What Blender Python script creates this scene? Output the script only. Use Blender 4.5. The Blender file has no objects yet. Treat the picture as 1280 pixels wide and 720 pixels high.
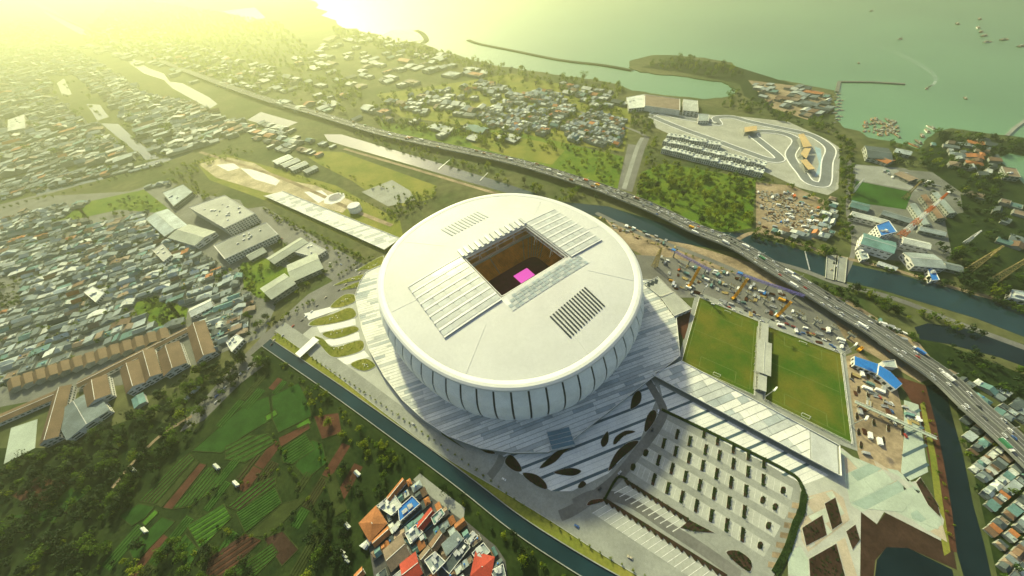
import bpy, bmesh, math, random
import numpy as np
from mathutils import Matrix, Vector
from mathutils.geometry import tessellate_polygon

# ------------------------------------------------------------------ camera, sky, sun, exposure
SC = bpy.context.scene
COL = SC.collection
CAM_H = 370.0
F_PX, NAD_X, NAD_Y = 395.0, 678.0, 705.0          # focal length in photo pixels and the nadir point
_n = Vector((NAD_X - 640, NAD_Y - 360, F_PX)).normalized()
_fw = (Vector((0, 0, 1)) - _n * _n.z).normalized()
_r = _n.cross(_fw)
_M = Matrix((_r, _fw, -_n)) @ Matrix(((1, 0, 0), (0, -1, 0), (0, 0, -1)))
cam_data = bpy.data.cameras.new('camera')
cam_data.sensor_width = 36.0
cam_data.lens = F_PX / 1280 * 36
cam_data.clip_start = 1.0
cam_data.clip_end = 120000
cam = bpy.data.objects.new('camera', cam_data)
cam.matrix_world = Matrix.Translation((0, 0, CAM_H)) @ _M.to_4x4()
COL.objects.link(cam)
SC.camera = cam

SUN_EL, SUN_AZ = 32.0, -20.0                      # degrees; azimuth from +Y towards +X
world = bpy.data.worlds.new('World')
SC.world = world
world.use_nodes = True
_wn = world.node_tree.nodes
_sky = _wn.new('ShaderNodeTexSky')
_sky.sky_type = 'NISHITA'
_sky.sun_disc = False
_sky.sun_elevation = math.radians(SUN_EL)
_sky.sun_rotation = math.radians(SUN_AZ)
_sky.altitude = 0
_sky.air_density = 1.0
_sky.dust_density = 3.0
_sky.ozone_density = 1.0
world.node_tree.links.new(_sky.outputs['Color'], _wn['Background'].inputs['Color'])
_wn['Background'].inputs['Strength'].default_value = 0.10
sun_data = bpy.data.lights.new('sun', 'SUN')
sun_data.energy = 4.8
sun_data.angle = math.radians(3.5)
sun_data.color = (0.97, 0.95, 0.50)
sun = bpy.data.objects.new('sun', sun_data)
_sd = Vector((math.sin(math.radians(SUN_AZ)) * math.cos(math.radians(SUN_EL)),
              math.cos(math.radians(SUN_AZ)) * math.cos(math.radians(SUN_EL)),
              math.sin(math.radians(SUN_EL))))
sun.rotation_euler = _sd.to_track_quat('Z', 'Y').to_euler()
sun.location = (-600, 1500, 900)
COL.objects.link(sun)
SC.view_settings.view_transform = 'Standard'
SC.view_settings.look = 'None'
SC.view_settings.exposure = 0.68
SC.view_settings.gamma = 1.0
SC.view_settings.use_curve_mapping = False
SC.cycles.max_bounces = 6
SC.cycles.diffuse_bounces = 2
SC.cycles.glossy_bounces = 2
SC.cycles.transmission_bounces = 3
SC.cycles.volume_bounces = 0
SC.cycles.transparent_max_bounces = 6
SC.cycles.use_denoising = True

R = random.Random(7)

# ------------------------------------------------------------------ helpers
def G(px, py, z=0.0):
    """photo pixel -> world x, y on the plane of height z (survey of the photograph)"""
    d = Vector((px - 640, py - 360, F_PX))
    t = (CAM_H - z) / d.dot(_n)
    p = d * t
    return (p.dot(_r), p.dot(_fw))
def GP(pts, z=0.0):
    return [G(a, b, z) for a, b in pts]

_mats = {}
def mat(name, col, rough=0.85, var=0.25, scale=0.05, spec=0.3, metal=0.0, col2=None, scale2=None, bump=0.0, rnd=0.0):
    """procedural surface: base colour broken up by two octaves of world-space noise"""
    if name in _mats:
        return _mats[name]
    m = bpy.data.materials.new(name)
    m.use_nodes = True
    nt = m.node_tree
    b = nt.nodes['Principled BSDF']
    b.inputs['Roughness'].default_value = rough
    b.inputs['Metallic'].default_value = metal
    b.inputs['Specular IOR Level'].default_value = spec
    geo = nt.nodes.new('ShaderNodeNewGeometry')
    n1 = nt.nodes.new('ShaderNodeTexNoise')
    n1.inputs['Scale'].default_value = scale
    n1.inputs['Detail'].default_value = 6
    n1.inputs['Roughness'].default_value = 0.65
    nt.links.new(geo.outputs['Position'], n1.inputs['Vector'])
    ramp = nt.nodes.new('ShaderNodeValToRGB')
    c2 = col2 or tuple(min(1, c * (1 + var)) for c in col)
    c1 = col if col2 else tuple(c * (1 - var) for c in col)
    ramp.color_ramp.elements[0].color = (*c1, 1)
    ramp.color_ramp.elements[1].color = (*c2, 1)
    ramp.color_ramp.elements[0].position = 0.36
    ramp.color_ramp.elements[1].position = 0.64
    nt.links.new(n1.outputs['Fac'], ramp.inputs['Fac'])
    out = ramp.outputs['Color']
    n2 = nt.nodes.new('ShaderNodeTexNoise')
    n2.inputs['Scale'].default_value = scale2 or scale * 9
    n2.inputs['Detail'].default_value = 4
    nt.links.new(geo.outputs['Position'], n2.inputs['Vector'])
    mr = nt.nodes.new('ShaderNodeMapRange')
    mr.inputs['From Min'].default_value = 0.3
    mr.inputs['From Max'].default_value = 0.7
    mr.inputs['To Min'].default_value = 1 - var * 0.7
    mr.inputs['To Max'].default_value = 1 + var * 0.5
    nt.links.new(n2.outputs['Fac'], mr.inputs['Value'])
    hsv = nt.nodes.new('ShaderNodeHueSaturation')
    nt.links.new(out, hsv.inputs['Color'])
    if rnd:
        oi = nt.nodes.new('ShaderNodeObjectInfo')
        mm = nt.nodes.new('ShaderNodeMapRange')
        mm.inputs['To Min'].default_value = 1 - rnd
        mm.inputs['To Max'].default_value = 1 + rnd
        nt.links.new(oi.outputs['Random'], mm.inputs['Value'])
        mu = nt.nodes.new('ShaderNodeMath')
        mu.operation = 'MULTIPLY'
        nt.links.new(mm.outputs['Result'], mu.inputs[0])
        nt.links.new(mr.outputs['Result'], mu.inputs[1])
        nt.links.new(mu.outputs[0], hsv.inputs['Value'])
    else:
        nt.links.new(mr.outputs['Result'], hsv.inputs['Value'])
    nt.links.new(hsv.outputs['Color'], b.inputs['Base Color'])
    if bump:
        bp = nt.nodes.new('ShaderNodeBump')
        bp.inputs['Strength'].default_value = 1.0
        bp.inputs['Distance'].default_value = bump
        nt.links.new(n2.outputs['Fac'], bp.inputs['Height'])
        nt.links.new(bp.outputs['Normal'], b.inputs['Normal'])
    _mats[name] = m
    return m

def water_mat(name, col, rough=0.12, wave=0.25, scale=0.06, patch=0.0022, lo=0.75, hi=1.35):
    m = bpy.data.materials.new(name)
    m.use_nodes = True
    nt = m.node_tree
    b = nt.nodes['Principled BSDF']
    b.inputs['Base Color'].default_value = (*col, 1)
    b.inputs['Roughness'].default_value = rough
    b.inputs['IOR'].default_value = 1.33
    geo = nt.nodes.new('ShaderNodeNewGeometry')
    n1 = nt.nodes.new('ShaderNodeTexNoise')
    n1.inputs['Scale'].default_value = scale
    n1.inputs['Detail'].default_value = 8
    n1.inputs['Roughness'].default_value = 0.6
    nt.links.new(geo.outputs['Position'], n1.inputs['Vector'])
    n3 = nt.nodes.new('ShaderNodeTexNoise')
    n3.inputs['Scale'].default_value = patch
    n3.inputs['Detail'].default_value = 5
    nt.links.new(geo.outputs['Position'], n3.inputs['Vector'])
    mx = nt.nodes.new('ShaderNodeMix')
    mx.data_type = 'RGBA'
    mx.inputs['A'].default_value = (*[c * lo for c in col], 1)
    mx.inputs['B'].default_value = (*[c * hi for c in col], 1)
    nt.links.new(n3.outputs['Fac'], mx.inputs['Factor'])
    nt.links.new(mx.outputs['Result'], b.inputs['Base Color'])
    bp = nt.nodes.new('ShaderNodeBump')
    bp.inputs['Strength'].default_value = 1.0
    bp.inputs['Distance'].default_value = wave
    nt.links.new(n1.outputs['Fac'], bp.inputs['Height'])
    nt.links.new(bp.outputs['Normal'], b.inputs['Normal'])
    _mats[name] = m
    return m

def foliage_mat(name, c1, c2):
    m = mat(name, c1, rough=0.7, var=0.35, scale=0.09, spec=0.2, col2=c2, scale2=0.9, rnd=0.18)
    nt = m.node_tree
    b = nt.nodes['Principled BSDF']
    tr = nt.nodes.new('ShaderNodeBsdfTranslucent')
    mix = nt.nodes.new('ShaderNodeMixShader')
    mix.inputs[0].default_value = 0.25 if 'dark' in name else 0.5
    src = b.inputs['Base Color'].links[0].from_socket
    nt.links.new(src, tr.inputs['Color'])
    nt.links.new(b.outputs[0], mix.inputs[1])
    nt.links.new(tr.outputs[0], mix.inputs[2])
    nt.links.new(mix.outputs[0], nt.nodes['Material Output'].inputs['Surface'])
    return m

class MB:
    """collects faces of one mesh"""
    def __init__(s):
        s.v = []; s.f = []; s.m = []
    def quad(s, pts, mi=0):
        k = len(s.v); s.v += [tuple(p) for p in pts]
        s.f.append(tuple(range(k, k + len(pts)))); s.m.append(mi)
    def prism(s, poly, z0, z1, mi=0, side=None, bottom=False, inset=0.0):
        """poly: ccw or cw list of xy; z0/z1 numbers or lists"""
        a = sum(p[0] * q[1] - q[0] * p[1] for p, q in zip(poly, poly[1:] + poly[:1]))
        if a < 0: poly = poly[::-1]
        n = len(poly); k = len(s.v)
        if inset:
            cx = sum(p[0] for p in poly) / n; cy = sum(p[1] for p in poly) / n
            top = [(cx + (p[0] - cx) * (1 - inset), cy + (p[1] - cy) * (1 - inset)) for p in poly]
        else:
            top = poly
        s.v += [(p[0], p[1], z0) for p in poly] + [(p[0], p[1], z1) for p in top]
        side = mi if side is None else side
        for i in range(n):
            j = (i + 1) % n
            s.f.append((k + i, k + j, k + n + j, k + n + i)); s.m.append(side)
        if n <= 4:
            s.f.append(tuple(range(k + n, k + 2 * n))); s.m.append(mi)
        else:
            for t in tessellate_polygon([[Vector((p[0], p[1], 0)) for p in poly]]):
                a_, b_, c_ = [poly[i] for i in t]
                cr = (b_[0]-a_[0])*(c_[1]-a_[1]) - (b_[1]-a_[1])*(c_[0]-a_[0])
                if cr < 0: t = t[::-1]
                s.f.append(tuple(k + n + i for i in t)); s.m.append(mi)
        if bottom:
            s.f.append(tuple(range(k + n - 1, k - 1, -1))); s.m.append(side)
        return s
    def box(s, c, d, rz=0.0, mi=0, side=None, bottom=False):
        """c = centre of the base, d = dims"""
        ca, sa = math.cos(rz), math.sin(rz)
        p = []
        for u, w in ((-.5, -.5), (.5, -.5), (.5, .5), (-.5, .5)):
            x, y = u * d[0], w * d[1]
            p.append((c[0] + x * ca - y * sa, c[1] + x * sa + y * ca))
        return s.prism(p, c[2], c[2] + d[2], mi, side, bottom)
    def bar(s, a, b, w, mi=0, h=None):
        """square bar between two 3d points"""
        a = Vector(a); b = Vector(b); d = (b - a)
        if d.length < 1e-6: return s
        d.normalize()
        up = Vector((0, 0, 1)) if abs(d.z) < 0.9 else Vector((1, 0, 0))
        x = d.cross(up).normalized() * w / 2
        y = x.cross(d).normalized() * (h or w) / 2
        k = len(s.v)
        for p in (a, b):
            for q in (-x - y, x - y, x + y, -x + y):
                s.v.append(tuple(p + q))
        for i in range(4):
            j = (i + 1) % 4
            s.f.append((k + i, k + j, k + 4 + j, k + 4 + i)); s.m.append(mi)
        s.f.append((k + 3, k + 2, k + 1, k)); s.m.append(mi)
        s.f.append((k + 4, k + 5, k + 6, k + 7)); s.m.append(mi)
        return s
    def cyl(s, c, r, h, n=10, r2=None, mi=0, cap=True):
        r2 = r if r2 is None else r2
        k = len(s.v)
        for z, q in ((0, r), (h, r2)):
            for i in range(n):
                t = 2 * math.pi * i / n
                s.v.append((c[0] + q * math.cos(t), c[1] + q * math.sin(t), c[2] + z))
        for i in range(n):
            j = (i + 1) % n
            s.f.append((k + i, k + j, k + n + j, k + n + i)); s.m.append(mi)
        if cap:
            s.f.append(tuple(range(k + n, k + 2 * n))); s.m.append(mi)
        return s
    def gable(s, w, l, z, rise, over=0.4, mi=0, wall=None):
        """ridge along y; footprint w x l centred"""
        a, b = w / 2 + over, l / 2 + over
        e = z - over * rise / (w / 2)
        t = 0.25
        A = [(-a, -b, e), (0, -b, z + rise), (a, -b, e)]
        B = [(-a, b, e), (0, b, z + rise), (a, b, e)]
        s.quad([A[1], B[1], B[0], A[0]], mi); s.quad([A[2], B[2], B[1], A[1]], mi)
        s.quad([A[0], B[0], (B[0][0], b, e - t), (A[0][0], -b, e - t)], mi)
        s.quad([B[2], A[2], (A[2][0], -b, e - t), (B[2][0], b, e - t)], mi)
        if wall is not None:
            g = w / 2; q = l / 2
            s.quad([(-g, -q, z), (g, -q, z), (0, -q, z + rise)], wall)
            s.quad([(g, q, z), (-g, q, z), (0, q, z + rise)], wall)
        return s
    def hip(s, w, l, z, rise, over=0.4, mi=0):
        a, b = w / 2 + over, l / 2 + over
        r = max(0.0, b - a)
        c = [(-a, -b, z), (a, -b, z), (a, b, z), (-a, b, z)]
        p, q = (0, -r, z + rise), (0, r, z + rise)
        if r < 0.01:
            for i in range(4): s.quad([c[i], c[(i + 1) % 4], p], mi)
        else:
            s.quad([c[0], c[1], p], mi); s.quad([c[1], c[2], q, p], mi)
            s.quad([c[2], c[3], q], mi); s.quad([c[3], c[0], p, q], mi)
        return s
    def mesh(s, name, mats):
        me = bpy.data.meshes.new(name)
        me.from_pydata(s.v, [], s.f)
        for m in (mats if isinstance(mats, (list, tuple)) else [mats]):
            me.materials.append(m)
        if any(s.m): me.polygons.foreach_set('material_index', s.m)
        me.update()
        return me
    def build(s, name, mats, parent=None, loc=None, rz=0.0):
        return link(name, s.mesh(name, mats), parent, loc, rz)

def link(name, me, parent=None, loc=None, rz=0.0, scale=None):
    o = bpy.data.objects.new(name, me)
    COL.objects.link(o)
    if parent is not None: o.parent = parent
    if loc is not None: o.location = loc
    if rz: o.rotation_euler = (0, 0, rz)
    if scale is not None: o.scale = scale
    return o
def tag(o, label=None, cat=None, group=None, kind=None):
    if label: o['label'] = label
    if cat: o['category'] = cat
    if group: o['group'] = group
    if kind: o['kind'] = kind
    return o
def thing(name, label, cat, loc=(0, 0, 0), rz=0.0, group=None, scale=None):
    o = bpy.data.objects.new(name, None)
    o.empty_display_size = 1.0
    COL.objects.link(o)
    o.location = loc
    o.rotation_euler = (0, 0, rz)
    if scale is not None: o.scale = scale
    return tag(o, label, cat, group)
def struct(name, mb, m, parent=None):
    o = mb.build(name, m, parent)
    if parent is None: o['kind'] = 'structure'
    return o
def copy_tree(o, parent=None):
    c = o.copy(); COL.objects.link(c); c.parent = parent
    for ch in o.children:
        copy_tree(ch, c)
    return c

def sheet_px(name, pts, z, m, h=0.0, kind='structure', parent=None):
    """flat patch of ground surveyed from photo pixels"""
    mb = MB(); mb.prism(GP(pts), z - 0.5, z + h)
    o = mb.build(name, m, parent)
    if parent is None: o['kind'] = kind
    return o
def resample(pts, n):
    """smooth (Catmull-Rom) resampling of a polyline"""
    out = []
    P = [Vector(p) for p in pts]
    P = [P[0] * 2 - P[1]] + P + [P[-1] * 2 - P[-2]]
    for i in range(1, len(P) - 2):
        for k in range(n):
            t = k / n
            a, b, c, d = P[i - 1], P[i], P[i + 1], P[i + 2]
            out.append(0.5 * ((2 * b) + (c - a) * t + (2 * a - 5 * b + 4 * c - d) * t * t + (3 * b - a - 3 * c + d) * t ** 3))
    out.append(P[-2])
    return out
def offset_line(line, d):
    out = []
    for i, p in enumerate(line):
        a = line[max(0, i - 1)]; b = line[min(len(line) - 1, i + 1)]
        t = Vector((b[0] - a[0], b[1] - a[1])).normalized()
        out.append((p[0] - t.y * d, p[1] + t.x * d))
    return out
def ribbon(mb, line, d0, d1, z0, z1, mi=0, side=None):
    """strip with thickness along a line, between the offsets d0 < d1 (d positive to the left)"""
    A = offset_line(line, d1); B = offset_line(line, d0)
    side = mi if side is None else side
    for i in range(len(line) - 1):
        mb.quad([(*B[i], z1), (*B[i + 1], z1), (*A[i + 1], z1), (*A[i], z1)], mi)
        mb.quad([(*A[i], z1), (*A[i + 1], z1), (*A[i + 1], z0), (*A[i], z0)], side)
        mb.quad([(*B[i + 1], z1), (*B[i], z1), (*B[i], z0), (*B[i + 1], z0)], side)
    return mb
def inside(p, poly):
    c = False; n = len(poly); x, y = p
    for i in range(n):
        x1, y1 = poly[i]; x2, y2 = poly[i - 1]
        if (y1 > y) != (y2 > y) and x < (x2 - x1) * (y - y1) / (y2 - y1) + x1: c = not c
    return c
def clip_convex(sub, clip):
    """Sutherland-Hodgman, clip polygon counter-clockwise"""
    a = sum(p[0] * q[1] - q[0] * p[1] for p, q in zip(clip, clip[1:] + clip[:1]))
    if a < 0: clip = clip[::-1]
    out = list(sub)
    for i in range(len(clip)):
        A, B = clip[i], clip[(i + 1) % len(clip)]
        def side(p): return (B[0] - A[0]) * (p[1] - A[1]) - (B[1] - A[1]) * (p[0] - A[0])
        inp, out = out, []
        for j in range(len(inp)):
            p, q = inp[j - 1], inp[j]
            sp, sq = side(p), side(q)
            if sq >= 0:
                if sp < 0:
                    t = sp / (sp - sq); out.append((p[0] + (q[0] - p[0]) * t, p[1] + (q[1] - p[1]) * t))
                out.append(q)
            elif sp >= 0:
                t = sp / (sp - sq); out.append((p[0] + (q[0] - p[0]) * t, p[1] + (q[1] - p[1]) * t))
        if not out: return []
    return out

# ------------------------------------------------------------------ materials
M = {}
M['land'] = mat('land', (0.045, 0.07, 0.022), 0.95, 0.45, 0.006, 0.1, col2=(0.12, 0.12, 0.055), scale2=0.07)
M['grass'] = mat('grass', (0.065, 0.13, 0.012), 0.9, 0.35, 0.03, 0.1, col2=(0.13, 0.18, 0.018), scale2=0.35)
M['grassdry'] = mat('grass_dry', (0.13, 0.16, 0.025), 0.9, 0.3, 0.02, 0.1, col2=(0.22, 0.21, 0.045), scale2=0.4)
M['turf'] = mat('turf', (0.045, 0.10, 0.010), 0.9, 0.2, 0.022, 0.1, col2=(0.125, 0.125, 0.018), scale2=0.5)
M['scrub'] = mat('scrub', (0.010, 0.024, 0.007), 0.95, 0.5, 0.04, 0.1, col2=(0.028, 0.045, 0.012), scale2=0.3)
M['soil'] = mat('soil', (0.042, 0.024, 0.018), 0.95, 0.35, 0.05, 0.1, scale2=0.5)
M['redsoil'] = mat('red_soil', (0.078, 0.034, 0.023), 0.95, 0.3, 0.05, 0.1, scale2=0.5)
M['sand'] = mat('sand', (0.42, 0.36, 0.24), 0.95, 0.3, 0.025, 0.1, scale2=0.25)
M['dirt'] = mat('dirt', (0.27, 0.21, 0.14), 0.95, 0.35, 0.03, 0.1, scale2=0.3)
M['concrete'] = mat('concrete', (0.25, 0.26, 0.235), 0.85, 0.16, 0.03, 0.3, scale2=0.4)
M['concrete_d'] = mat('concrete_dark', (0.14, 0.145, 0.13), 0.85, 0.2, 0.03, 0.3, scale2=0.4)
M['paleconc'] = mat('pale_concrete', (0.37, 0.38, 0.34), 0.8, 0.12, 0.04, 0.3, scale2=0.5)
M['asphalt'] = mat('asphalt', (0.075, 0.075, 0.075), 0.85, 0.25, 0.03, 0.3, scale2=0.4)
M['asphalt_l'] = mat('asphalt_worn', (0.14, 0.14, 0.13), 0.85, 0.22, 0.02, 0.3, scale2=0.4)
M['white'] = mat('white_paint', (0.78, 0.78, 0.75), 0.6, 0.06, 0.1, 0.4)
M['roadpaint'] = mat('road_paint', (0.62, 0.62, 0.58), 0.7, 0.2, 0.3, 0.3)
M['dark'] = mat('dark_metal', (0.018, 0.028, 0.034), 0.5, 0.2, 0.2, 0.4)
M['steel'] = mat('galvanised_steel', (0.42, 0.43, 0.43), 0.5, 0.15, 0.2, 0.5, metal=0.3)
M['yellow'] = mat('yellow_paint', (0.70, 0.36, 0.03), 0.5, 0.12, 0.3, 0.4)
M['redpaint'] = mat('red_paint', (0.56, 0.13, 0.035), 0.5, 0.12, 0.3, 0.4)
M['bluepaint'] = mat('blue_paint', (0.03, 0.17, 0.50), 0.5, 0.12, 0.3, 0.4)
M['glassd'] = mat('dark_glass', (0.03, 0.045, 0.05), 0.12, 0.2, 0.2, 0.6)
M['wall'] = mat('house_wall', (0.30, 0.31, 0.27), 0.9, 0.25, 0.06, 0.2, scale2=0.9, rnd=0.25)
M['wallw'] = mat('white_wall', (0.62, 0.61, 0.57), 0.85, 0.15, 0.06, 0.2, scale2=0.9, rnd=0.12)
M['bark'] = mat('bark', (0.06, 0.045, 0.03), 0.95, 0.3, 0.5, 0.1)
M['sea'] = water_mat('sea_water', (0.115, 0.225, 0.12), 0.3, 0.9, 0.035)
M['canalw'] = water_mat('canal_water', (0.009, 0.026, 0.032), 0.12, 0.16, 0.12, 0.02, 0.35, 2.1)
M['pondw'] = water_mat('dark_pond_water', (0.005, 0.012, 0.015), 0.10, 0.10, 0.15, 0.03, 0.4, 1.9)
FOL = [foliage_mat('leaves_dark', (0.008, 0.025, 0.006), (0.024, 0.052, 0.010)),
       foliage_mat('leaves_mid', (0.055, 0.12, 0.010), (0.115, 0.18, 0.018)),
       foliage_mat('leaves_yellow', (0.13, 0.20, 0.010), (0.25, 0.28, 0.018))]
ROOFCOL = [('grey metal', (0.15, 0.185, 0.19)), ('pale grey metal', (0.31, 0.36, 0.355)), ('white metal', (0.50, 0.53, 0.48)),
           ('brown tiled', (0.15, 0.095, 0.06)), ('orange tiled', (0.34, 0.135, 0.05)), ('dark slate', (0.06, 0.078, 0.082)),
           ('teal metal', (0.11, 0.21, 0.20)), ('rusty metal', (0.21, 0.16, 0.115))]
ROOFM = [mat('roof_' + n.replace(' ', '_'), c, 0.72, 0.25, 0.05, 0.25, scale2=0.8, rnd=0.22) for n, c in ROOFCOL]
# ------------------------------------------------------------------ land, sea, haze
coast = [(384, -34), (392, -10), (398, 6), (410, 22), (427, 33), (470, 42), (533, 56), (560, 66), (620, 82), (660, 88), (700, 94), (740, 99), (770, 105),
         (790, 113), (830, 119), (880, 124), (915, 120), (922, 113), (902, 102), (850, 95), (800, 90), (786, 84), (787, 76), (815, 69),
         (845, 69), (880, 72), (915, 78), (930, 90), (950, 97), (1000, 104), (1043, 113), (1046, 121), (1042, 135), (1046, 150),
         (1056, 160), (1075, 164), (1086, 172), (1120, 178), (1148, 186), (1158, 174), (1172, 165), (1190, 160), (1230, 166), (1280, 172), (1335, 176)]
cw = GP(coast)
def wobble(pts, amp, n=5):
    out = []
    for i in range(len(pts) - 1):
        a, b = Vector(pts[i]), Vector(pts[i + 1])
        nrm = Vector((-(b - a).y, (b - a).x))
        for k in range(n):
            t = k / n
            j = R.uniform(-amp, amp) * (0 if k == 0 else 1)
            p = a + (b - a) * t + nrm * j
            out.append((p.x, p.y))
    out.append(tuple(pts[-1]))
    return out
land = wobble(cw, 0.05)
mb = MB()
mb.prism(land + [(45000, cw[-1][1]), (45000, -3000), (-45000, -3000), (-45000, 42000), (cw[0][0], 42000)], -3.0, 0.0)
struct('ground', mb, M['land'])
mb = MB(); mb.quad([(-46000, -3500, -1.6), (46000, -3500, -1.6), (46000, 43000, -1.6), (-46000, 43000, -1.6)])
struct('sea', mb, M['sea'])

def ponds(name, pts, m=None, z=0.127):
    return sheet_px(name, pts, z, m or M['canalw'])
W2 = M['canalw']
ponds('river', [(128, 57), (150, 62), (185, 85), (205, 92), (212, 102), (228, 104), (262, 122), (272, 130), (262, 136), (240, 124), (215, 110), (205, 100), (180, 92), (155, 74), (132, 62)])
ponds('river', [(40, 0), (62, 10), (95, 30), (115, 44), (108, 47), (80, 32), (55, 16)])
ponds('pond', [(71, 104), (80, 98), (90, 118), (78, 120)])
ponds('pond', [(108, 130), (125, 131), (136, 146), (122, 151)])
ponds('pond', [(126, 154), (148, 155), (170, 175), (200, 198), (182, 200), (155, 178)])
ponds('pond', [(277, 14), (318, 9), (332, 22), (310, 28), (295, 20)])
ponds('pond', [(309, 150), (326, 140), (372, 153), (352, 162)])
ponds('lagoon', [(470, 47), (490, 38), (520, 38), (532, 50), (515, 52), (495, 54)])
ponds('inlet', [(1246, 198), (1262, 192), (1330, 205), (1360, 262), (1286, 236), (1262, 212)], M['sea'])
# river along the toll road
def river(name, up, lo, m, z=0.124):
    return sheet_px(name, up + lo[::-1], z, m)
river('river', [(405, 168), (427, 168), (480, 184), (560, 207), (640, 232), (700, 252), (760, 258), (850, 286), (935, 292), (1000, 312), (1060, 330), (1130, 345), (1200, 362), (1290, 392), (1400, 430)],
      [(410, 176), (430, 182), (520, 208), (580, 226), (640, 243), (700, 260), (770, 276), (830, 300), (920, 316), (990, 335), (1050, 350), (1100, 362), (1160, 380), (1220, 398), (1290, 425), (1400, 480)], W2)
ponds('pond', [(1143, 409), (1160, 404), (1215, 412), (1285, 432), (1340, 455), (1340, 480), (1250, 447), (1185, 430), (1150, 424)], M['pondw'])
ponds('canal', [(1157, 482), (1180, 480), (1190, 520), (1204, 570), (1216, 630), (1230, 680), (1242, 735), (1210, 740), (1196, 690), (1190, 640), (1180, 580), (1170, 530)], M['pondw'])
ponds('pond', [(1092, 735), (1096, 700), (1108, 684), (1135, 685), (1190, 712), (1196, 740)], M['pondw'])
# canal below the stadium: blue upper reach, dark lower reach
CANAL = [(333, 428), (427, 492), (560, 588), (640, 650), (700, 690), (760, 726), (840, 770)]
cl = GP(CANAL)
mb = MB(); ribbon(mb, resample(cl, 6), -6.5, 6.5, -0.4, 0.133); struct('canal', mb, W2)
cl_s = resample(cl, 6)
for d0, d1, h, nm in ((6.5, 7.3, 1.4, 'canal_wall'), (-7.3, -6.5, 1.1, 'canal_wall')):
    mb = MB(); ribbon(mb, cl_s, d0, d1, -0.4, h); o = mb.build(nm, M['concrete'])
    tag(o, 'low concrete embankment wall on the %s side of the straight canal' % ('stadium' if d0 > 0 else 'farmland'), 'wall')
mb = MB(); ribbon(mb, cl_s, 7.3, 20, -0.4, 0.16); struct('grass_verge', mb, M['grassdry'])
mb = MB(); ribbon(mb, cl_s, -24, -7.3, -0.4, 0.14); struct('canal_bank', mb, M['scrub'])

M['crop_lawn'] = mat('sports_grass', (0.03, 0.085, 0.014), .9, .25, .03, .1)
M['apron'] = mat('pale_apron', (0.34, 0.345, 0.30), 0.9, 0.15, 0.03, 0.2, scale2=0.3)
# --- zones of ground cover
Z = sheet_px
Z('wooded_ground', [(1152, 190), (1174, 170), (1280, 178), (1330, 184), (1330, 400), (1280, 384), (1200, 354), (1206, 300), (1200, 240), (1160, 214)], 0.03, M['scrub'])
Z('quarter_ground', [(-60, 292), (60, 262), (140, 246), (204, 226), (222, 230), (210, 240), (150, 242), (60, 276), (-60, 305)], 0.04, M['concrete_d'])
ponds('channel', [(44, 240), (80, 230), (120, 221), (200, 199), (240, 186), (242, 190), (202, 204), (122, 226), (82, 235), (46, 244)])
Z('kampung_ground', [(-60, 268), (60, 245), (150, 240), (205, 236), (300, 250), (345, 320), (365, 330), (330, 420), (280, 440), (215, 470), (100, 490), (-60, 520)], 0.05, M['concrete_d'])
Z('lawn', [(65, 280), (110, 252), (180, 237), (212, 262), (195, 266), (150, 262), (90, 275)], 0.10, M['grass'])
Z('lawn', [(300, 330), (330, 322), (350, 332), (385, 345), (372, 362), (345, 376), (322, 372), (305, 360)], 0.10, M['grass'])
Z('lawn', [(165, 380), (195, 370), (235, 385), (232, 405), (200, 408), (172, 395)], 0.10, M['grass'])
Z('park_ground', [(245, 203), (280, 192), (420, 232), (500, 276), (505, 300), (480, 316), (440, 300), (330, 250), (262, 225)], 0.05, M['grassdry'])
Z('sand_garden', [(248, 205), (282, 196), (318, 204), (352, 224), (395, 232), (442, 252), (428, 266), (400, 258), (350, 244), (330, 240), (270, 222)], 0.10, M['sand'])
Z('lawn', [(372, 188), (428, 190), (545, 232), (540, 248), (505, 258), (460, 240), (440, 226), (400, 206)], 0.10, M['grassdry'])
Z('paved_yard', [(452, 240), (490, 225), (512, 238), (520, 250), (485, 258)], 0.15, M['concrete'])
Z('boulevard', [(300, 262), (330, 258), (400, 300), (455, 330), (470, 346), (430, 360), (385, 330), (340, 290)], 0.08, M['asphalt_l'])
Z('boulevard', [(455, 330), (480, 345), (400, 400), (352, 440), (300, 480), (255, 525), (225, 540), (240, 515), (290, 460), (330, 418), (385, 368)], 0.12, M['asphalt_l'])
Z('forecourt', [(330, 418), (420, 360), (470, 340), (500, 360), (520, 470), (560, 560), (620, 620), (580, 596), (470, 505), (400, 450), (352, 420)], 0.10, M['paleconc'])
Z('forecourt', [(480, 470), (640, 500), (830, 460), (850, 440), (1050, 590), (1000, 620), (940, 735), (860, 735), (700, 645), (640, 605), (560, 545), (500, 500)], 0.12, M['concrete'])
Z('farmland', [(175, 520), (245, 540), (310, 465), (335, 440), (420, 500), (500, 560), (620, 650), (720, 735), (-40, 760), (-60, 560), (60, 560)], 0.05, M['scrub'])
Z('woodland_floor', [(802, 215), (830, 204), (945, 224), (940, 285), (900, 292), (850, 270), (795, 245)], 0.06, M['grass'])
Z('meadow', [(470, 152), (560, 160), (640, 164), (720, 182), (780, 196), (772, 236), (700, 216), (600, 195), (480, 164)], 0.06, M['grass'])
Z('meadow', [(585, 168), (620, 165), (680, 178), (706, 188), (690, 206), (640, 196), (590, 182)], 0.10, M['grassdry'])
Z('estate_ground', [(470, 118), (540, 108), (640, 92), (760, 118), (790, 140), (780, 190), (700, 178), (590, 158), (500, 146)], 0.05, M['grassdry'])
Z('boulevard', [(785, 180), (800, 182), (806, 168), (812, 172), (806, 186), (790, 240), (772, 236)], 0.12, M['asphalt_l'])
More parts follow.
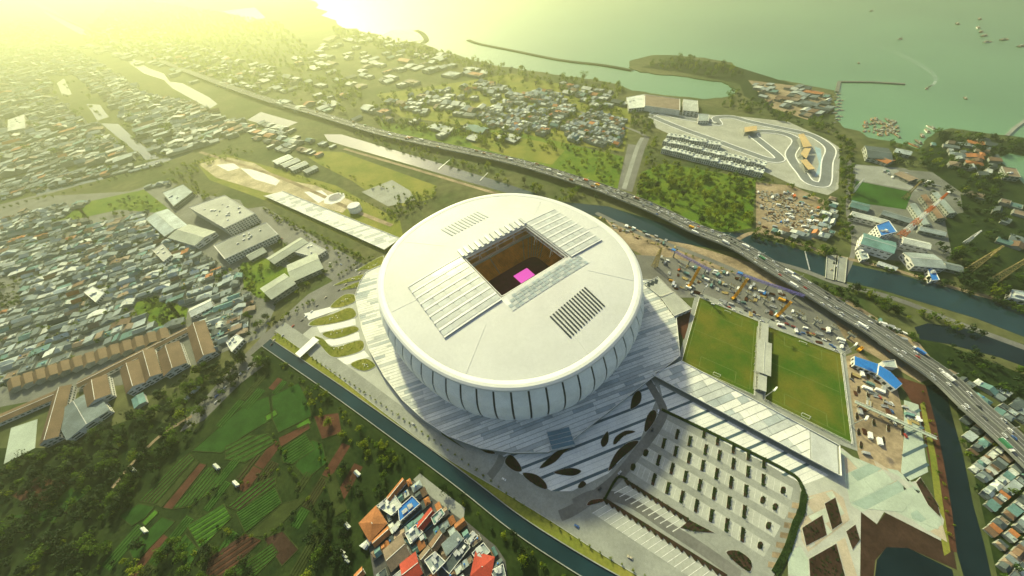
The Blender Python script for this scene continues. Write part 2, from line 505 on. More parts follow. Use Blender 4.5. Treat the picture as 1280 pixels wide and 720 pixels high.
Z('headland', [(800, 84), (850, 72), (910, 80), (1000, 108), (1040, 118), (1036, 150), (970, 140), (930, 120), (925, 105), (850, 90)], 0.05, M['scrub'])
Z('reclaimed_yard', [(935, 100), (1000, 108), (1038, 118), (1036, 138), (1010, 150), (965, 135), (950, 118)], 0.10, M['dirt'])
Z('circuit_apron', [(806, 128), (850, 140), (895, 144), (930, 146), (985, 152), (1035, 175), (1050, 185), (1048, 236), (1035, 244), (1000, 235), (945, 210), (900, 196), (820, 160)], 0.06, M['apron'])
Z('demolition_yard', [(945, 228), (990, 232), (1030, 250), (1034, 300), (985, 296), (945, 290)], 0.06, M['dirt'])
Z('power_plant_yard', [(1066, 205), (1130, 210), (1200, 240), (1210, 300), (1180, 330), (1110, 325), (1066, 312)], 0.05, M['concrete_d'])
Z('sports_lawn', [(1070, 226), (1140, 240), (1132, 262), (1064, 252)], 0.12, M['crop_lawn'])
Z('yard', [(1068, 206), (1120, 210), (1148, 240), (1140, 238), (1070, 225)], 0.10, M['concrete'])
Z('yard', [(1128, 212), (1165, 215), (1205, 243), (1150, 242)], 0.10, M['concrete_d'])
Z('meadow', [(1180, 270), (1225, 262), (1262, 300), (1220, 330), (1190, 318)], 0.08, M['scrub'])
Z('scrubland', [(1140, 420), (1180, 430), (1285, 470), (1330, 520), (1250, 500), (1180, 470), (1120, 425)], 0.05, M['scrub'])
Z('service_road', [(745, 262), (850, 302), (960, 335), (1060, 375), (1150, 430), (1180, 468), (1150, 478), (1050, 420), (960, 385), (860, 350), (790, 312)], 0.06, M['dirt'])
Z('construction_yard', [(790, 318), (840, 322), (950, 350), (1040, 395), (1065, 440), (1052, 446), (960, 405), (880, 372), (835, 372), (800, 350)], 0.10, M['asphalt_l'])
Z('canal_bank', [(1120, 470), (1157, 482), (1170, 530), (1180, 580), (1190, 640), (1196, 690), (1180, 690), (1166, 600), (1150, 520)], 0.10, M['redsoil'])
Z('grass_verge', [(1150, 505), (1155, 502), (1170, 570), (1180, 640), (1188, 690), (1180, 695), (1172, 650), (1162, 570)], 0.14, M['grassdry'])
Z('far_bank', [(1180, 478), (1192, 500), (1210, 560), (1226, 630), (1250, 735), (1330, 740), (1330, 560), (1280, 540), (1215, 490)], 0.05, M['scrub'])
Z('plaza', [(1000, 610), (1052, 560), (1075, 578), (1128, 605), (1150, 600), (1180, 650), (1176, 676), (1125, 650), (1105, 640), (1096, 655), (1076, 640), (1075, 720), (1040, 735), (985, 720), (995, 660)], 0.16, M['paleconc'])
Z('planted_ground', [(1076, 638), (1096, 656), (1108, 640), (1150, 655), (1192, 690), (1196, 712), (1135, 685), (1108, 684), (1094, 700), (1090, 735), (1060, 735), (1076, 690)], 0.12, M['soil'])
Z('works_ground', [(1056, 446), (1075, 440), (1120, 480), (1130, 520), (1128, 600), (1105, 590), (1075, 575), (1064, 540)], 0.08, M['dirt'])

# --- haze: one closed box of even, pale air round everything
hz = MB(); hz.prism([(-47000, -4500), (47000, -4500), (47000, 44000), (-47000, 44000)], -8.0, CAM_H + 12.0, bottom=True)
hm = bpy.data.materials.new('haze_air'); hm.use_nodes = True
_nt = hm.node_tree; _nt.nodes.remove(_nt.nodes['Principled BSDF'])
pv = _nt.nodes.new('ShaderNodeVolumePrincipled')
pv.inputs['Color'].default_value = (0.93, 1.0, 0.58, 1)
pv.inputs['Density'].default_value = HAZE_DENSITY = 0.00023
pv.inputs['Anisotropy'].default_value = 0.68
_nt.links.new(pv.outputs['Volume'], _nt.nodes['Material Output'].inputs['Volume'])
hzo = hz.build('haze', hm)
tag(hzo, 'pale warm haze filling the air over the coast', 'haze', kind='stuff')
# ------------------------------------------------------------------ stadium
SX, SY = -6.2, 304.8
SA, SB, SN = 171.5, 160.4, 2.22
STH = math.radians(-51.0)
def sup(t, k=1.0):
    """point on the stadium's plan outline, scaled by k"""
    c, s = math.cos(t), math.sin(t)
    u = SA * k * math.copysign(abs(c) ** (2 / SN), c); v = SB * k * math.copysign(abs(s) ** (2 / SN), s)
    return (SX + u * math.cos(STH) - v * math.sin(STH), SY + u * math.sin(STH) + v * math.cos(STH))
def rho(x, y):
    dx, dy = x - SX, y - SY
    u = dx * math.cos(STH) + dy * math.sin(STH); v = -dx * math.sin(STH) + dy * math.cos(STH)
    return (abs(u / SA) ** SN + abs(v / SB) ** SN) ** (1 / SN)
def zroof(x, y):
    return 71.0 + 9.0 * (1 - min(1.0, rho(x, y)) ** 2)
# even parameter spacing along the outline
_ts = np.linspace(0, 2 * math.pi, 2001); _pp = np.array([sup(t) for t in _ts])
_ss = np.concatenate([[0], np.cumsum(np.hypot(*np.diff(_pp, axis=0).T))])
def tat(q): return float(np.interp((q % 1.0) * _ss[-1], _ss, _ts))

M['roofw'] = mat('roof_membrane', (0.60, 0.605, 0.585), 0.6, 0.06, 0.012, 0.3, scale2=0.3)
M['ringw'] = mat('rim_cladding', (0.64, 0.645, 0.615), 0.5, 0.04, 0.03, 0.4)
M['facade'] = mat('facade_mesh_panel', (0.80, 0.82, 0.78), 0.6, 0.08, 0.06, 0.4, scale2=1.2)
M['rib'] = mat('roof_rib', (0.62, 0.625, 0.60), 0.5, 0.05, 0.05, 0.4)
M['polyc'] = mat('translucent_sheet', (0.53, 0.55, 0.53), 0.25, 0.10, 0.06, 0.5, scale2=0.4)
M['pane'] = mat('roof_pane', (0.43, 0.49, 0.50), 0.15, 0.18, 0.05, 0.6, scale2=0.2)
M['pane_l'] = mat('roof_pane_pale', (0.56, 0.59, 0.57), 0.2, 0.12, 0.05, 0.6, scale2=0.2)
M['seat'] = mat('seating', (0.62, 0.28, 0.06), 0.7, 0.25, 0.08, 0.3, scale2=1.0)
M['seat2'] = mat('seating_brown', (0.50, 0.27, 0.09), 0.7, 0.25, 0.08, 0.3, scale2=1.0)
M['pitch'] = mat('pitch_pink_spill', (0.11, 0.02, 0.05), 0.9, 0.2, 0.1, 0.1)  # purple tint: spill of the pink lamps put into the pitch colour

M['strip_a'] = mat('paving_white', (0.66, 0.66, 0.62), 0.8, 0.09, 0.06, 0.3, scale2=0.6)
M['strip_b'] = mat('paving_grey', (0.44, 0.46, 0.45), 0.8, 0.12, 0.06, 0.3, scale2=0.6)
M['strip_c'] = mat('paving_dark', (0.36, 0.40, 0.41), 0.8, 0.15, 0.06, 0.3, scale2=0.6)
def translucent(m, f):
    nt = m.node_tree; b = nt.nodes['Principled BSDF']; tr = nt.nodes.new('ShaderNodeBsdfTranslucent'); mx = nt.nodes.new('ShaderNodeMixShader'); mx.inputs[0].default_value = f
    nt.links.new(b.inputs['Base Color'].links[0].from_socket, tr.inputs['Color']); nt.links.new(b.outputs[0], mx.inputs[1]); nt.links.new(tr.outputs[0], mx.inputs[2]); nt.links.new(mx.outputs[0], nt.nodes['Material Output'].inputs['Surface'])
for k_, f_ in (('roofw', .12), ('polyc', .15), ('pane', .3), ('pane_l', .2)): translucent(M[k_], f_)
stadium = thing('stadium', 'huge white round stadium with open square roof and pale ribbed facade', 'stadium', (0, 0, 0))
NP = 60
ZB = 6.0
prof = [(0.0, 1.055), (0.2, 1.068), (0.42, 1.072), (0.65, 1.058), (0.85, 1.028), (1.0, 1.0)]
ZT = 66.0
def fac(t, h, off=0.0):
    k = float(np.interp(h, [p[0] for p in prof], [p[1] for p in prof])) + off / 166
    x, y = sup(t, k)
    return (x, y, ZB + (ZT - ZB) * h)
# dark frame drum behind the panels
mb = MB(); hs = [p[0] for p in prof]
for i in range(NP * 2):
    t0, t1 = tat(i / (2 * NP)), tat((i + 1) / (2 * NP) if i < 2 * NP - 1 else 0.99999)
    for a, b in zip(hs[:-1], hs[1:]):
        mb.quad([fac(t0, a, -1.2), fac(t1, a, -1.2), fac(t1, b, -1.2), fac(t0, b, -1.2)])
frame = mb.build('facade_frame', M['dark'], stadium)
for i in range(NP):
    g = 0.06 / NP
    q0, q1 = i / NP + g, (i + 1) / NP - g
    mb = MB()
    hh = np.linspace(0.0, 0.968, 7)
    cols = 3
    for c in range(cols):
        t0 = tat(q0 + (q1 - q0) * c / cols); t1 = tat(q0 + (q1 - q0) * (c + 1) / cols)
        b0 = 0.35 * math.sin(math.pi * c / cols); b1 = 0.35 * math.sin(math.pi * (c + 1) / cols)
        for a, b in zip(hh[:-1], hh[1:]):
            mb.quad([fac(t0, a, b0), fac(t1, a, b1), fac(t1, b, b1), fac(t0, b, b0)])
    for q in (q0, q1):
        t = tat(q)
        for a, b in zip(hh[:-1], hh[1:]):
            mb.quad([fac(t, a), fac(t, b), fac(t, b, -1.0), fac(t, a, -1.0)])
    mb.build('facade_panel', M['facade'], stadium)
# white rim ring: rounded section swept round the outline
mb = MB()
sec = [(0.985, 66.3), (1.012, 66.8), (1.022, 68.6), (1.018, 70.8), (1.004, 72.2), (0.985, 72.6), (0.962, 72.0), (0.950, 70.9)]
NR = 160
for i in range(NR):
    t0, t1 = tat(i / NR), tat((i + 1) / NR if i < NR - 1 else 0.999999)
    for (ka, za), (kb, zb) in zip(sec[:-1], sec[1:]):
        mb.quad([(*sup(t0, ka), za), (*sup(t1, ka), za), (*sup(t1, kb), zb), (*sup(t0, kb), zb)])
ring = mb.build('roof_rim', M['ringw'], stadium)
for p in ring.data.polygons: p.use_smooth = True
mb = MB()
for i in range(NR):
    t0, t1 = tat(i / NR), tat((i + 1) / NR if i < NR - 1 else 0.999999)
    mb.quad([(*sup(t0, .9605), 71.75), (*sup(t1, .9605), 71.75), (*sup(t1, .949), 71.75), (*sup(t0, .949), 71.75)])
mb.build('gutter', M['strip_b'], stadium)
# opening: best rectangle through the four surveyed corners
oc = [Vector(G(a, b, 80)) for a, b in ((577, 323), (660, 277), (705, 320), (630, 372))]
OC = sum(oc, Vector((0, 0))) / 4
ua = ((oc[1] - oc[0]) + (oc[2] - oc[3])); va = ((oc[0] - oc[3]) + (oc[1] - oc[2]))
th1 = math.atan2(ua.y, ua.x); th2 = math.atan2(va.y, va.x) - math.pi / 2
OT = (th1 + th2) / 2
OU = Vector((math.cos(OT), math.sin(OT))); OV = Vector((-OU.y, OU.x))
HU = ua.length / 4; HV = va.length / 4
def uv(u, v): return (OC.x + OU.x * u + OV.x * v, OC.y + OU.y * u + OV.y * v)
def uvz(u, v, dz=0.0):
    x, y = uv(u, v); return (x, y, zroof(x, y) + dz)
def to_uv(px, py, z=79):
    p = Vector(G(px, py, z)) - OC
    return (p.dot(OU), p.dot(OV))
# roof shell between the opening and the rim
mb = MB(); NA = 144
def rect_hit(a):
    c, s = math.cos(a), math.sin(a)
    k = min(HU / abs(c) if abs(c) > 1e-9 else 1e9, HV / abs(s) if abs(s) > 1e-9 else 1e9)
    return Vector(uv(c * k, s * k))
def rim_hit(a):
    d = OU * math.cos(a) + OV * math.sin(a); lo, hi = 0.0, 300.0
    for _ in range(40):
        m_ = (lo + hi) / 2; p = OC + d * m_
        if rho(p.x, p.y) < 0.957: lo = m_
        else: hi = m_
    return OC + d * lo
angs = sorted(list(np.linspace(0, 2 * math.pi, NA, endpoint=False)) + [math.atan2(b * HV, a * HU) % (2 * math.pi) for a, b in ((1, 1), (-1, 1), (-1, -1), (1, -1))])
rows = []
for a in angs:
    p0, p1 = rect_hit(a), rim_hit(a)
    rows.append([tuple(p0 + (p1 - p0) * k / 8) for k in range(9)])
for i in range(len(rows)):
    A, B = rows[i], rows[(i + 1) % len(rows)]
    for k in range(8):
        mb.quad([(*p, zroof(*p)) for p in (A[k], A[k + 1], B[k + 1], B[k])])
    mb.quad([(*A[0], zroof(*A[0])), (*B[0], zroof(*B[0])), (*B[0], zroof(*B[0]) - 6), (*A[0], zroof(*A[0]) - 6)])
shell = mb.build('roof_shell', M['roofw'], stadium)
# raised seam strips that divide the membrane into bays
for a in np.linspace(0, 2 * math.pi, 8, endpoint=False) + 0.62:
    p0, p1 = rect_hit(a), rim_hit(a); mb = MB()
    P = [p0 + (p1 - p0) * (0.42 + 0.57 * k / 6) for k in range(7)]
    for k in range(6):
        mb.bar((*P[k], zroof(*P[k]) + 0.1), (*P[k + 1], zroof(*P[k + 1]) + 0.1), 0.55, h=0.35)
    mb.build('roof_seam', M['rib'], stadium)
# sliding roof wings: sheets with white ribs
def wing(u0, u1, v0, v1, n, lift, nm):
    deck = MB()
    m = 6
    for k in range(m):
        a, b = u0 + (u1 - u0) * k / m, u0 + (u1 - u0) * (k + 1) / m
        q = [uvz(a, v0, lift), uvz(b, v0, lift), uvz(b, v1, lift), uvz(a, v1, lift)]
        if u1 < u0: q = q[::-1]
        deck.quad(q)
        deck.quad([uvz(a, v0, lift), uvz(b, v0, lift), uvz(b, v0, 0), uvz(a, v0, 0)])
        deck.quad([uvz(a, v1, lift), uvz(b, v1, lift), uvz(b, v1, 0), uvz(a, v1, 0)])
    deck.quad([uvz(u1, v0, lift), uvz(u1, v1, lift), uvz(u1, v1, 0), uvz(u1, v0, 0)])
    w = deck.build('sliding_roof', M['polyc'], stadium)
    for i in range(n + 1):
        v = v0 + (v1 - v0) * i / n
        mb = MB()
        for k in range(m):
            a, b = u0 + (u1 - u0) * k / m, u0 + (u1 - u0) * (k + 1) / m
            mb.bar(uvz(a, v, lift + 0.35), uvz(b, v, lift + 0.35), (3.4 if i % n else 1.8), h=0.4)
        mb.build('roof_rib', M['rib'], w)
    for i in range(n):                                     # translucent sheets between the ribs, in lengths
        va_, vb_ = v0 + (v1 - v0) * (i + 0.2) / n, v0 + (v1 - v0) * (i + 0.8) / n
        for k in range(5):
            a, b = u0 + (u1 - u0) * (k + 0.04) / 5, u0 + (u1 - u0) * (k + 0.96) / 5
            mb = MB(); q = [uvz(a, va_, lift + 0.25), uvz(b, va_, lift + 0.25), uvz(b, vb_, lift + 0.25), uvz(a, vb_, lift + 0.25)]
            if u1 < u0: q = q[::-1]
            mb.quad(q)
            mb.build('roof_sheet', M['pane_l'] if (i * 3 + k * 5) % 4 == 0 else M['polyc'], w)
    return w
we = [to_uv(509, 362), to_uv(564, 427)]
U_W = (we[0][0] + we[1][0]) / 2
ee = [to_uv(694, 260), to_uv(752, 295)]
U_E = (ee[0][0] + ee[1][0]) / 2
wing(-HU - 1.5, U_W, -HV - 3, HV + 3, 8, 1.3, 'west')
wing(HU + 1.5, U_E, -HV - 3, HV + 3, 8, 1.3, 'east')
# glazed strip along the near long side: a grid of panes
glz = MB()
glz.quad([uvz(-HU - 2, -HV - 25.2, 0.25), uvz(HU + 14, -HV - 25.2, 0.25), uvz(HU + 14, -HV - 4, 0.25), uvz(-HU - 2, -HV - 4, 0.25)])
gs = glz.build('glazed_strip', M['ringw'], stadium)
NU, NV = 20, 4
for i in range(NU):
    for j in range(NV):
        u0 = -HU - 1 + (2 * HU + 14) * i / NU; u1 = u0 + (2 * HU + 14) / NU - 0.9
        v0 = -HV - 24.6 + 20.6 * j / NV; v1 = v0 + 20.6 / NV - 0.8
        if i - j < -1.5 or (i + (3 - j) * 0 > NU - 1 + j): continue
        mb = MB(); mb.quad([uvz(u0, v0, 0.6), uvz(u1, v0, 0.6), uvz(u1, v1, 0.6), uvz(u0, v1, 0.6)])
        mb.build('pane', M['pane'] if (i * 7 + j * 13 + i * j) % 3 else M['pane_l'], gs)
# ridged strip along the far long side
for i in range(13):
    u = -HU + 3 + (2 * HU - 2) * i / 12
    mb = MB(); mb.bar(uvz(u, HV + 1, 1.0), uvz(u + 1, HV + 17, 0.9), 4.4, h=1.8); mb.build('roof_ridge', M['rib'] if i % 2 else M['polyc'], stadium)
# louvre fields
def louvre(corners, n, m, w):
    A, B, C_, D = [to_uv(*c, z=75) for c in corners]
    for i in range(n):
        t = (i + 0.5) / n
        a = (A[0] + (B[0] - A[0]) * t, A[1] + (B[1] - A[1]) * t); b = (D[0] + (C_[0] - D[0]) * t, D[1] + (C_[1] - D[1]) * t)
        mb = MB()
        P = [(a[0] + (b[0] - a[0]) * k / 3, a[1] + (b[1] - a[1]) * k / 3) for k in range(4)]
        for k in range(3):
            mb.bar(uvz(*P[k], 0.35), uvz(*P[k + 1], 0.35), w, h=0.9)
        mb.build('louvre', m, stadium)
louvre([(686, 398), (732, 359), (757, 381), (712, 423)], 14, M['dark'], 1.75)
louvre([(550, 288), (598, 264), (612, 272), (564, 297)], 12, M['strip_b'], 2.0)
# trusses round the opening
def truss(a, b, n):
    mb = MB()
    A, B = Vector(a), Vector(b)
    for k in range(n):
        p, q = A + (B - A) * k / n, A + (B - A) * (k + 1) / n
        mb.bar(p, q, 0.7); lo = Vector((0, 0, -6.5))
        mb.bar(p + lo, q + lo, 0.7); mb.bar(p, q + lo if k % 2 else p + lo, 0.45); mb.bar(p + lo, q, 0.45)
    mb.build('truss', M['rib'], stadium)
e = 2.2
cs = [(-HU + e, -HV + e), (HU - e, -HV + e), (HU - e, HV - e), (-HU + e, HV - e)]
for i in range(4):
    a, b = cs[i], cs[(i + 1) % 4]
    truss(uvz(*a, -1.5), uvz(*b, -1.5), 16)
# roof supports hanging into the bowl
for u, v in ((-30, HV - 3), (0, HV - 3), (30, HV - 3), (HU - 3, 20), (HU - 3, -15)):
    x, y, z = uvz(u, v, -7); mb = MB()
    mb.bar((x, y, z), (x + 2.5, y + 2.5, z - 12), 0.6); mb.bar((x, y, z), (x - 2.5, y - 2.5, z - 12), 0.6)
    mb.build('hanger', M['rib'], stadium)
# seating bowl: rounded rectangles stepping outwards
def rrect(hu, hv, n=96, p=9.0):
    out = []
    for i in range(n):
        a = 2 * math.pi * i / n; c, s = math.cos(a), math.sin(a)
        out.append(uv(hu * math.copysign(abs(c) ** (2 / p), c), hv * math.copysign(abs(s) ** (2 / p), s)))
    return out
def loft(steps, nm, m):
    mb = MB(); rs = [(rrect(a, b), z) for a, b, z in steps]
    for (r0, z0), (r1, z1) in zip(rs[:-1], rs[1:]):
        n = len(r0)
        for i in range(n):
            j = (i + 1) % n
            mb.quad([(*r0[i], z0), (*r1[i], z1), (*r1[j], z1), (*r0[j], z0)])
    return mb.build(nm, m, stadium)
def tier(u0, v0, z0, rows, run, rise):
    st = [(u0, v0, z0)]
    for k in range(rows):
        st.append((u0 + run * k, v0 + run * k, z0 + rise * (k + 1))); st.append((u0 + run * (k + 1), v0 + run * (k + 1), z0 + rise * (k + 1)))
    return st
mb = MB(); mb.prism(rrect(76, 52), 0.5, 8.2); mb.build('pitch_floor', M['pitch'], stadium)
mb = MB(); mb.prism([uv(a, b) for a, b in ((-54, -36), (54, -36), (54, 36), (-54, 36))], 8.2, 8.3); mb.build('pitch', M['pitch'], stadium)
loft(tier(70, 46, 8.2, 14, 1.9, 1.15), 'lower_tier', M['seat'])
loft([(96.6, 72.6, 24.3), (100, 76, 24.3), (100, 76, 31)], 'tier_wall', M['strip_a'])
loft(tier(98, 74, 31, 10, 1.9, 1.4), 'middle_tier', M['seat2'])
loft([(117, 93, 45), (119, 95, 45), (119, 95, 50)], 'tier_wall', M['strip_a'])
loft(tier(117, 92, 50, 8, 1.8, 1.7), 'upper_tier', M['seat'])
loft([(131, 106, 63.6), (134, 110, 63.6), (134, 110, 71)], 'bowl_wall', M['concrete_d'])
for (u0, v0, z0, rows, run, rise) in ((70, 46, 8.2, 14, 1.9, 1.15), (98, 74, 31, 10, 1.9, 1.4), (117, 92, 50, 8, 1.8, 1.7)):
    A_, B_ = rrect(u0 + .3, v0 + .3), rrect(u0 + rows * run, v0 + rows * run)
    for i in range(0, 96, 3):
        mb = MB(); mb.bar((*A_[i], z0 + .9), (*B_[i], z0 + rise * rows + .9), 1.3, h=.5); mb.build('aisle', M['concrete'], stadium)
pk = bpy.data.materials.new('pink_grow_light'); pk.use_nodes = True
pb = pk.node_tree.nodes['Principled BSDF']; pb.inputs['Base Color'].default_value = (0.75, 0.08, 0.45, 1)
pb.inputs['Emission Color'].default_value = (1.0, 0.14, 0.62, 1); pb.inputs['Emission Strength'].default_value = 0.55
pp = [G(a, b, 12) for a, b in ((640, 340), (652, 332), (672, 346), (657, 357))]
pc = Vector((sum(p[0] for p in pp) / 4, sum(p[1] for p in pp) / 4))
rig = thing('grow_light_rig', 'glowing pink rectangular lamp rig on the dark stadium pitch', 'light rig', (pc.x, pc.y, 8.3), OT)
mb = MB(); mb.box((0, 0, 2.0), (27, 20, 0.4), bottom=True); mb.build('lamp_panel', pk, rig)
for a, b in ((-12, -9), (12, -9), (12, 9), (-12, 9)):
    mb = MB(); mb.box((a, b, 0), (0.5, 0.5, 2.0)); mb.build('leg', M['steel'], rig)

# ------------------------------------------------------------------ raised concourse deck with paving strips
SM = [M['strip_a'], M['strip_b'], M['strip_c']]
deck_px = [(447, 385), (444, 370), (450, 352), (458, 340), (480, 330)]
deck_low = [(447, 385), (452, 410), (462, 438), (480, 470), (503, 500), (530, 525), (560, 545), (600, 560), (640, 566), (685, 565), (715, 550), (745, 525), (775, 495), (803, 470)]
deck_w = GP(deck_px[1:][::-1] + deck_low, 6) + GP([(850, 445), (845, 395), (815, 350)], 6)
# convex outline of the deck
def hull(pts):
    pts = sorted(set(pts))
    def half(ps):
        h = []
        for p in ps:
            while len(h) > 1 and (h[-1][0]-h[-2][0])*(p[1]-h[-2][1]) - (h[-1][1]-h[-2][1])*(p[0]-h[-2][0]) <= 0: h.pop()
            h.append(p)
        return h
    a = half(pts); b = half(pts[::-1]); return a[:-1] + b[:-1]
deck_h = hull(deck_w)
mb = MB(); mb.prism(deck_h, 0.0, 5.6)
deck = struct('concourse_deck', mb, M['concrete'])
mb = MB()
_dl = deck_h + [deck_h[0]]
for a, b in zip(_dl[:-1], _dl[1:]):
    mb.bar((*a, 6.4), (*b, 6.4), 0.5, h=1.3)
mb.build('parapet', M['strip_a'], deck)
sd = Vector(G(720, 450, 6)) - Vector(G(540, 520, 6))
sd = Vector(G(760, 487, 6)) - Vector(G(620, 540, 6))
sd.normalize(); sn = Vector((-sd.y, sd.x))
def strips(parent, clip, width, lens, z, skip=None, mats=None, dirv=None, pal=(0, 0, 0, 0, 1, 1, 2), seed=3):
    rr = random.Random(seed)
    d = dirv or sd; n = Vector((-d.y, d.x))
    cu = [Vector(p).dot(d) for p in clip]; cv = [Vector(p).dot(n) for p in clip]
    v = min(cv); k = 0
    while v < max(cv):
        u = min(cu) - rr.uniform(0, 20); w = width * rr.choice((0.7, 1.0, 1.0))
        while u < max(cu):
            L = rr.uniform(*lens)
            q = [d * a + n * b for a, b in ((u, v + .25), (u + L - .2, v + .25), (u + L - .2, v + w - .25), (u, v + w - .25))]
            q = clip_convex([(p.x, p.y) for p in q], clip)
            u += L
            if len(q) < 3: continue
            if skip and all(skip(p) for p in q): continue
            mb = MB(); mb.prism(q, z - 0.3, z + (0.05 if rr.random() < .5 else 0.0))
            mb.build('paving_strip', (mats or SM)[rr.choice(pal)], parent)
        v += w
strips(deck, deck_h, 4.6, (18, 60), 6.0, skip=lambda p: rho(*p) < 1.04)
# ------------------------------------------------------------------ around the stadium
def leafy(mb, poly, dens, z0, z1, size, mi=0, rr=R):
    """small leaf clumps strewn over a patch"""
    xs = [p[0] for p in poly]; ys = [p[1] for p in poly]
    area = abs(sum(p[0] * q[1] - q[0] * p[1] for p, q in zip(poly, poly[1:] + poly[:1]))) / 2
    n = int(area * dens); k = 0; tries = 0
    while k < n and tries < n * 6:
        tries += 1
        p = (rr.uniform(min(xs), max(xs)), rr.uniform(min(ys), max(ys)))
        if not inside(p, poly): continue
        k += 1
        z = rr.uniform(z0, z1); a = rr.uniform(0, 6.28); s = size * rr.uniform(.6, 1.3); t = rr.uniform(-.5, .5) * s
        c, q = math.cos(a) * s, math.sin(a) * s
        mb.quad([(p[0] - c, p[1] - q, z - t), (p[0] + q * .6, p[1] - c * .6, z + t * .3), (p[0] + c, p[1] + q, z + t), (p[0] - q * .6, p[1] + c * .6, z)], mi)
def centroid(poly):
    return (sum(p[0] for p in poly) / len(poly), sum(p[1] for p in poly) / len(poly))
def smooth_poly(poly, n=4):
    P = [Vector(p) for p in poly]; N = len(P); out = []
    for i in range(N):
        a, b, c, d = P[i - 1], P[i], P[(i + 1) % N], P[(i + 2) % N]
        for k in range(n):
            t = k / n
            v = 0.5 * ((2 * b) + (c - a) * t + (2 * a - 5 * b + 4 * c - d) * t * t + (3 * b - a - 3 * c + d) * t ** 3)
            out.append((v.x, v.y))
    return out
def bed(pts, label, group=None, soil='soil', fol=0, dens=0.5, h=1.3, smooth=True, kerb=0.35, name='garden_bed', z=0.1):
    poly = GP(pts, z)
    if smooth: poly = smooth_poly(poly)
    cx, cy = centroid(poly)
    loc = [(p[0] - cx, p[1] - cy) for p in poly]
    t = thing(name, label, 'garden bed', (cx, cy, z), 0, group)
    mb = MB(); mb.prism(loc, -0.3, kerb); mb.build('kerb', M['paleconc'], t)
    mb = MB(); mb.prism([(x * 0.95, y * 0.95) for x, y in loc], 0, kerb + 0.08); mb.build('soil', M[soil], t)
    mb = MB(); leafy(mb, [(x * 0.9, y * 0.9) for x, y in loc], dens, kerb + 0.1, kerb + h, 0.9)
    if mb.f: mb.build('planting', FOL[fol], t)['kind'] = 'stuff'
    return t

# raised ramp walking deck towards the training pitches
ramp_h = GP([(815, 468), (851, 451), (1049, 557), (1051, 595)], 6)
mb = MB(); mb.prism(ramp_h, 4.4, 5.6, bottom=True)
ramp = struct('ramp_deck', mb, M['concrete'])
strips(ramp, ramp_h[:2] + GP([(1012, 537), (1013, 575)], 6), 7.5, (8, 26), 6.0, seed=9)
mb = MB(); mb.prism(GP([(1013, 539), (1046, 557), (1048, 592), (1014, 574)], 6), 5.0, 6.05); mb.build('ramp_landing', M['strip_b'], ramp)
for a, b in zip(ramp_h, ramp_h[1:] + ramp_h[:1]):
    if a is ramp_h[0]: continue
    mb = MB(); mb.bar((*a, 6.5), (*b, 6.5), 0.5, h=1.3); mb.build('parapet', M['strip_a'], ramp)
for k in range(14):
    for a, b in ((ramp_h[0], ramp_h[3]), (ramp_h[1], ramp_h[2])):
        p = Vector(a) + (Vector(b) - Vector(a)) * (k + .5) / 14 + (Vector(centroid(ramp_h)) - (Vector(a) + Vector(b)) / 2) * 0.12
        mb = MB(); mb.cyl((p.x, p.y, 0), 0.6, 4.5, 8); mb.build('column', M['concrete'], ramp)
# elevated walkway leaving the stadium on the far side
walk_h = GP([(330, 245), (353, 239), (500, 298), (480, 312)], 5)
mb = MB(); mb.prism(walk_h, 3.6, 4.6, bottom=True)
walk = struct('walkway_deck', mb, M['concrete'])
wd = (Vector(walk_h[1]) - Vector(walk_h[0])).normalized()
strips(walk, walk_h, 7.0, (10, 30), 5.0, dirv=wd, seed=5, pal=(0, 0, 0, 1))
for a, b in ((walk_h[0], walk_h[3]), (walk_h[1], walk_h[2])):
    mb = MB(); mb.bar((*a, 5.6), (*b, 5.6), 0.6, h=1.3); mb.build('parapet', M['strip_a'], walk)
    for k in range(10):
        p = Vector(a) + (Vector(b) - Vector(a)) * (k + .5) / 10
        p += (Vector(centroid(walk_h)) - p).normalized() * 1.5
        mb = MB(); mb.cyl((p.x, p.y, 0), 0.6, 3.7, 8); mb.build('column', M['concrete'], walk)

# striped plaza with dark bands
plazaA = hull(GP([(628, 570), (690, 566), (760, 520), (812, 470), (824, 490), (800, 550), (760, 592), (715, 614), (690, 614), (650, 592)]))
plazaB = GP([(824, 480), (1036, 594), (1004, 606), (985, 598), (832, 512)])
bd = (Vector(G(804, 545)) - Vector(G(677, 596))).normalized(); bn = Vector((-bd.y, bd.x))
gap = abs((Vector(G(739, 551)) - Vector(G(735, 574))).dot(bn))
M['band'] = mat('blue_grey_band', (0.06, 0.10, 0.125), 0.7, 0.15, 0.1, 0.3)
for poly, nm in ((plazaA, 'striped_plaza'), (plazaB, 'striped_plaza')):
    mb = MB(); mb.prism(poly, -0.3, 0.20); pz = struct(nm, mb, M['strip_a'])
    cu = [Vector(p).dot(bd) for p in poly]; cv = [Vector(p).dot(bn) for p in poly]
    v = Vector(G(735, 574)).dot(bn); v -= gap * math.ceil((v - min(cv)) / gap)
    while v < max(cv):
        q = clip_convex([(p.x, p.y) for p in (bd * a + bn * b for a, b in ((min(cu), v - 1.3), (max(cu), v - 1.3), (max(cu), v + 1.3), (min(cu), v + 1.3)))], poly)
        if len(q) > 2:
            mb = MB(); mb.prism(q, 0.1, 0.26); mb.build('paving_band', M['band'], pz)
        # paving joints between two bands
        for f in (1 / 3, 2 / 3):
            w = v + gap * f
            q = clip_convex([(p.x, p.y) for p in (bd * a + bn * b for a, b in ((min(cu), w - .2), (max(cu), w - .2), (max(cu), w + .2), (min(cu), w + .2)))], poly)
            if len(q) > 2:
                mb = MB(); mb.prism(q, 0.1, 0.23); mb.build('paving_joint', M['strip_b'], pz)
        v += gap
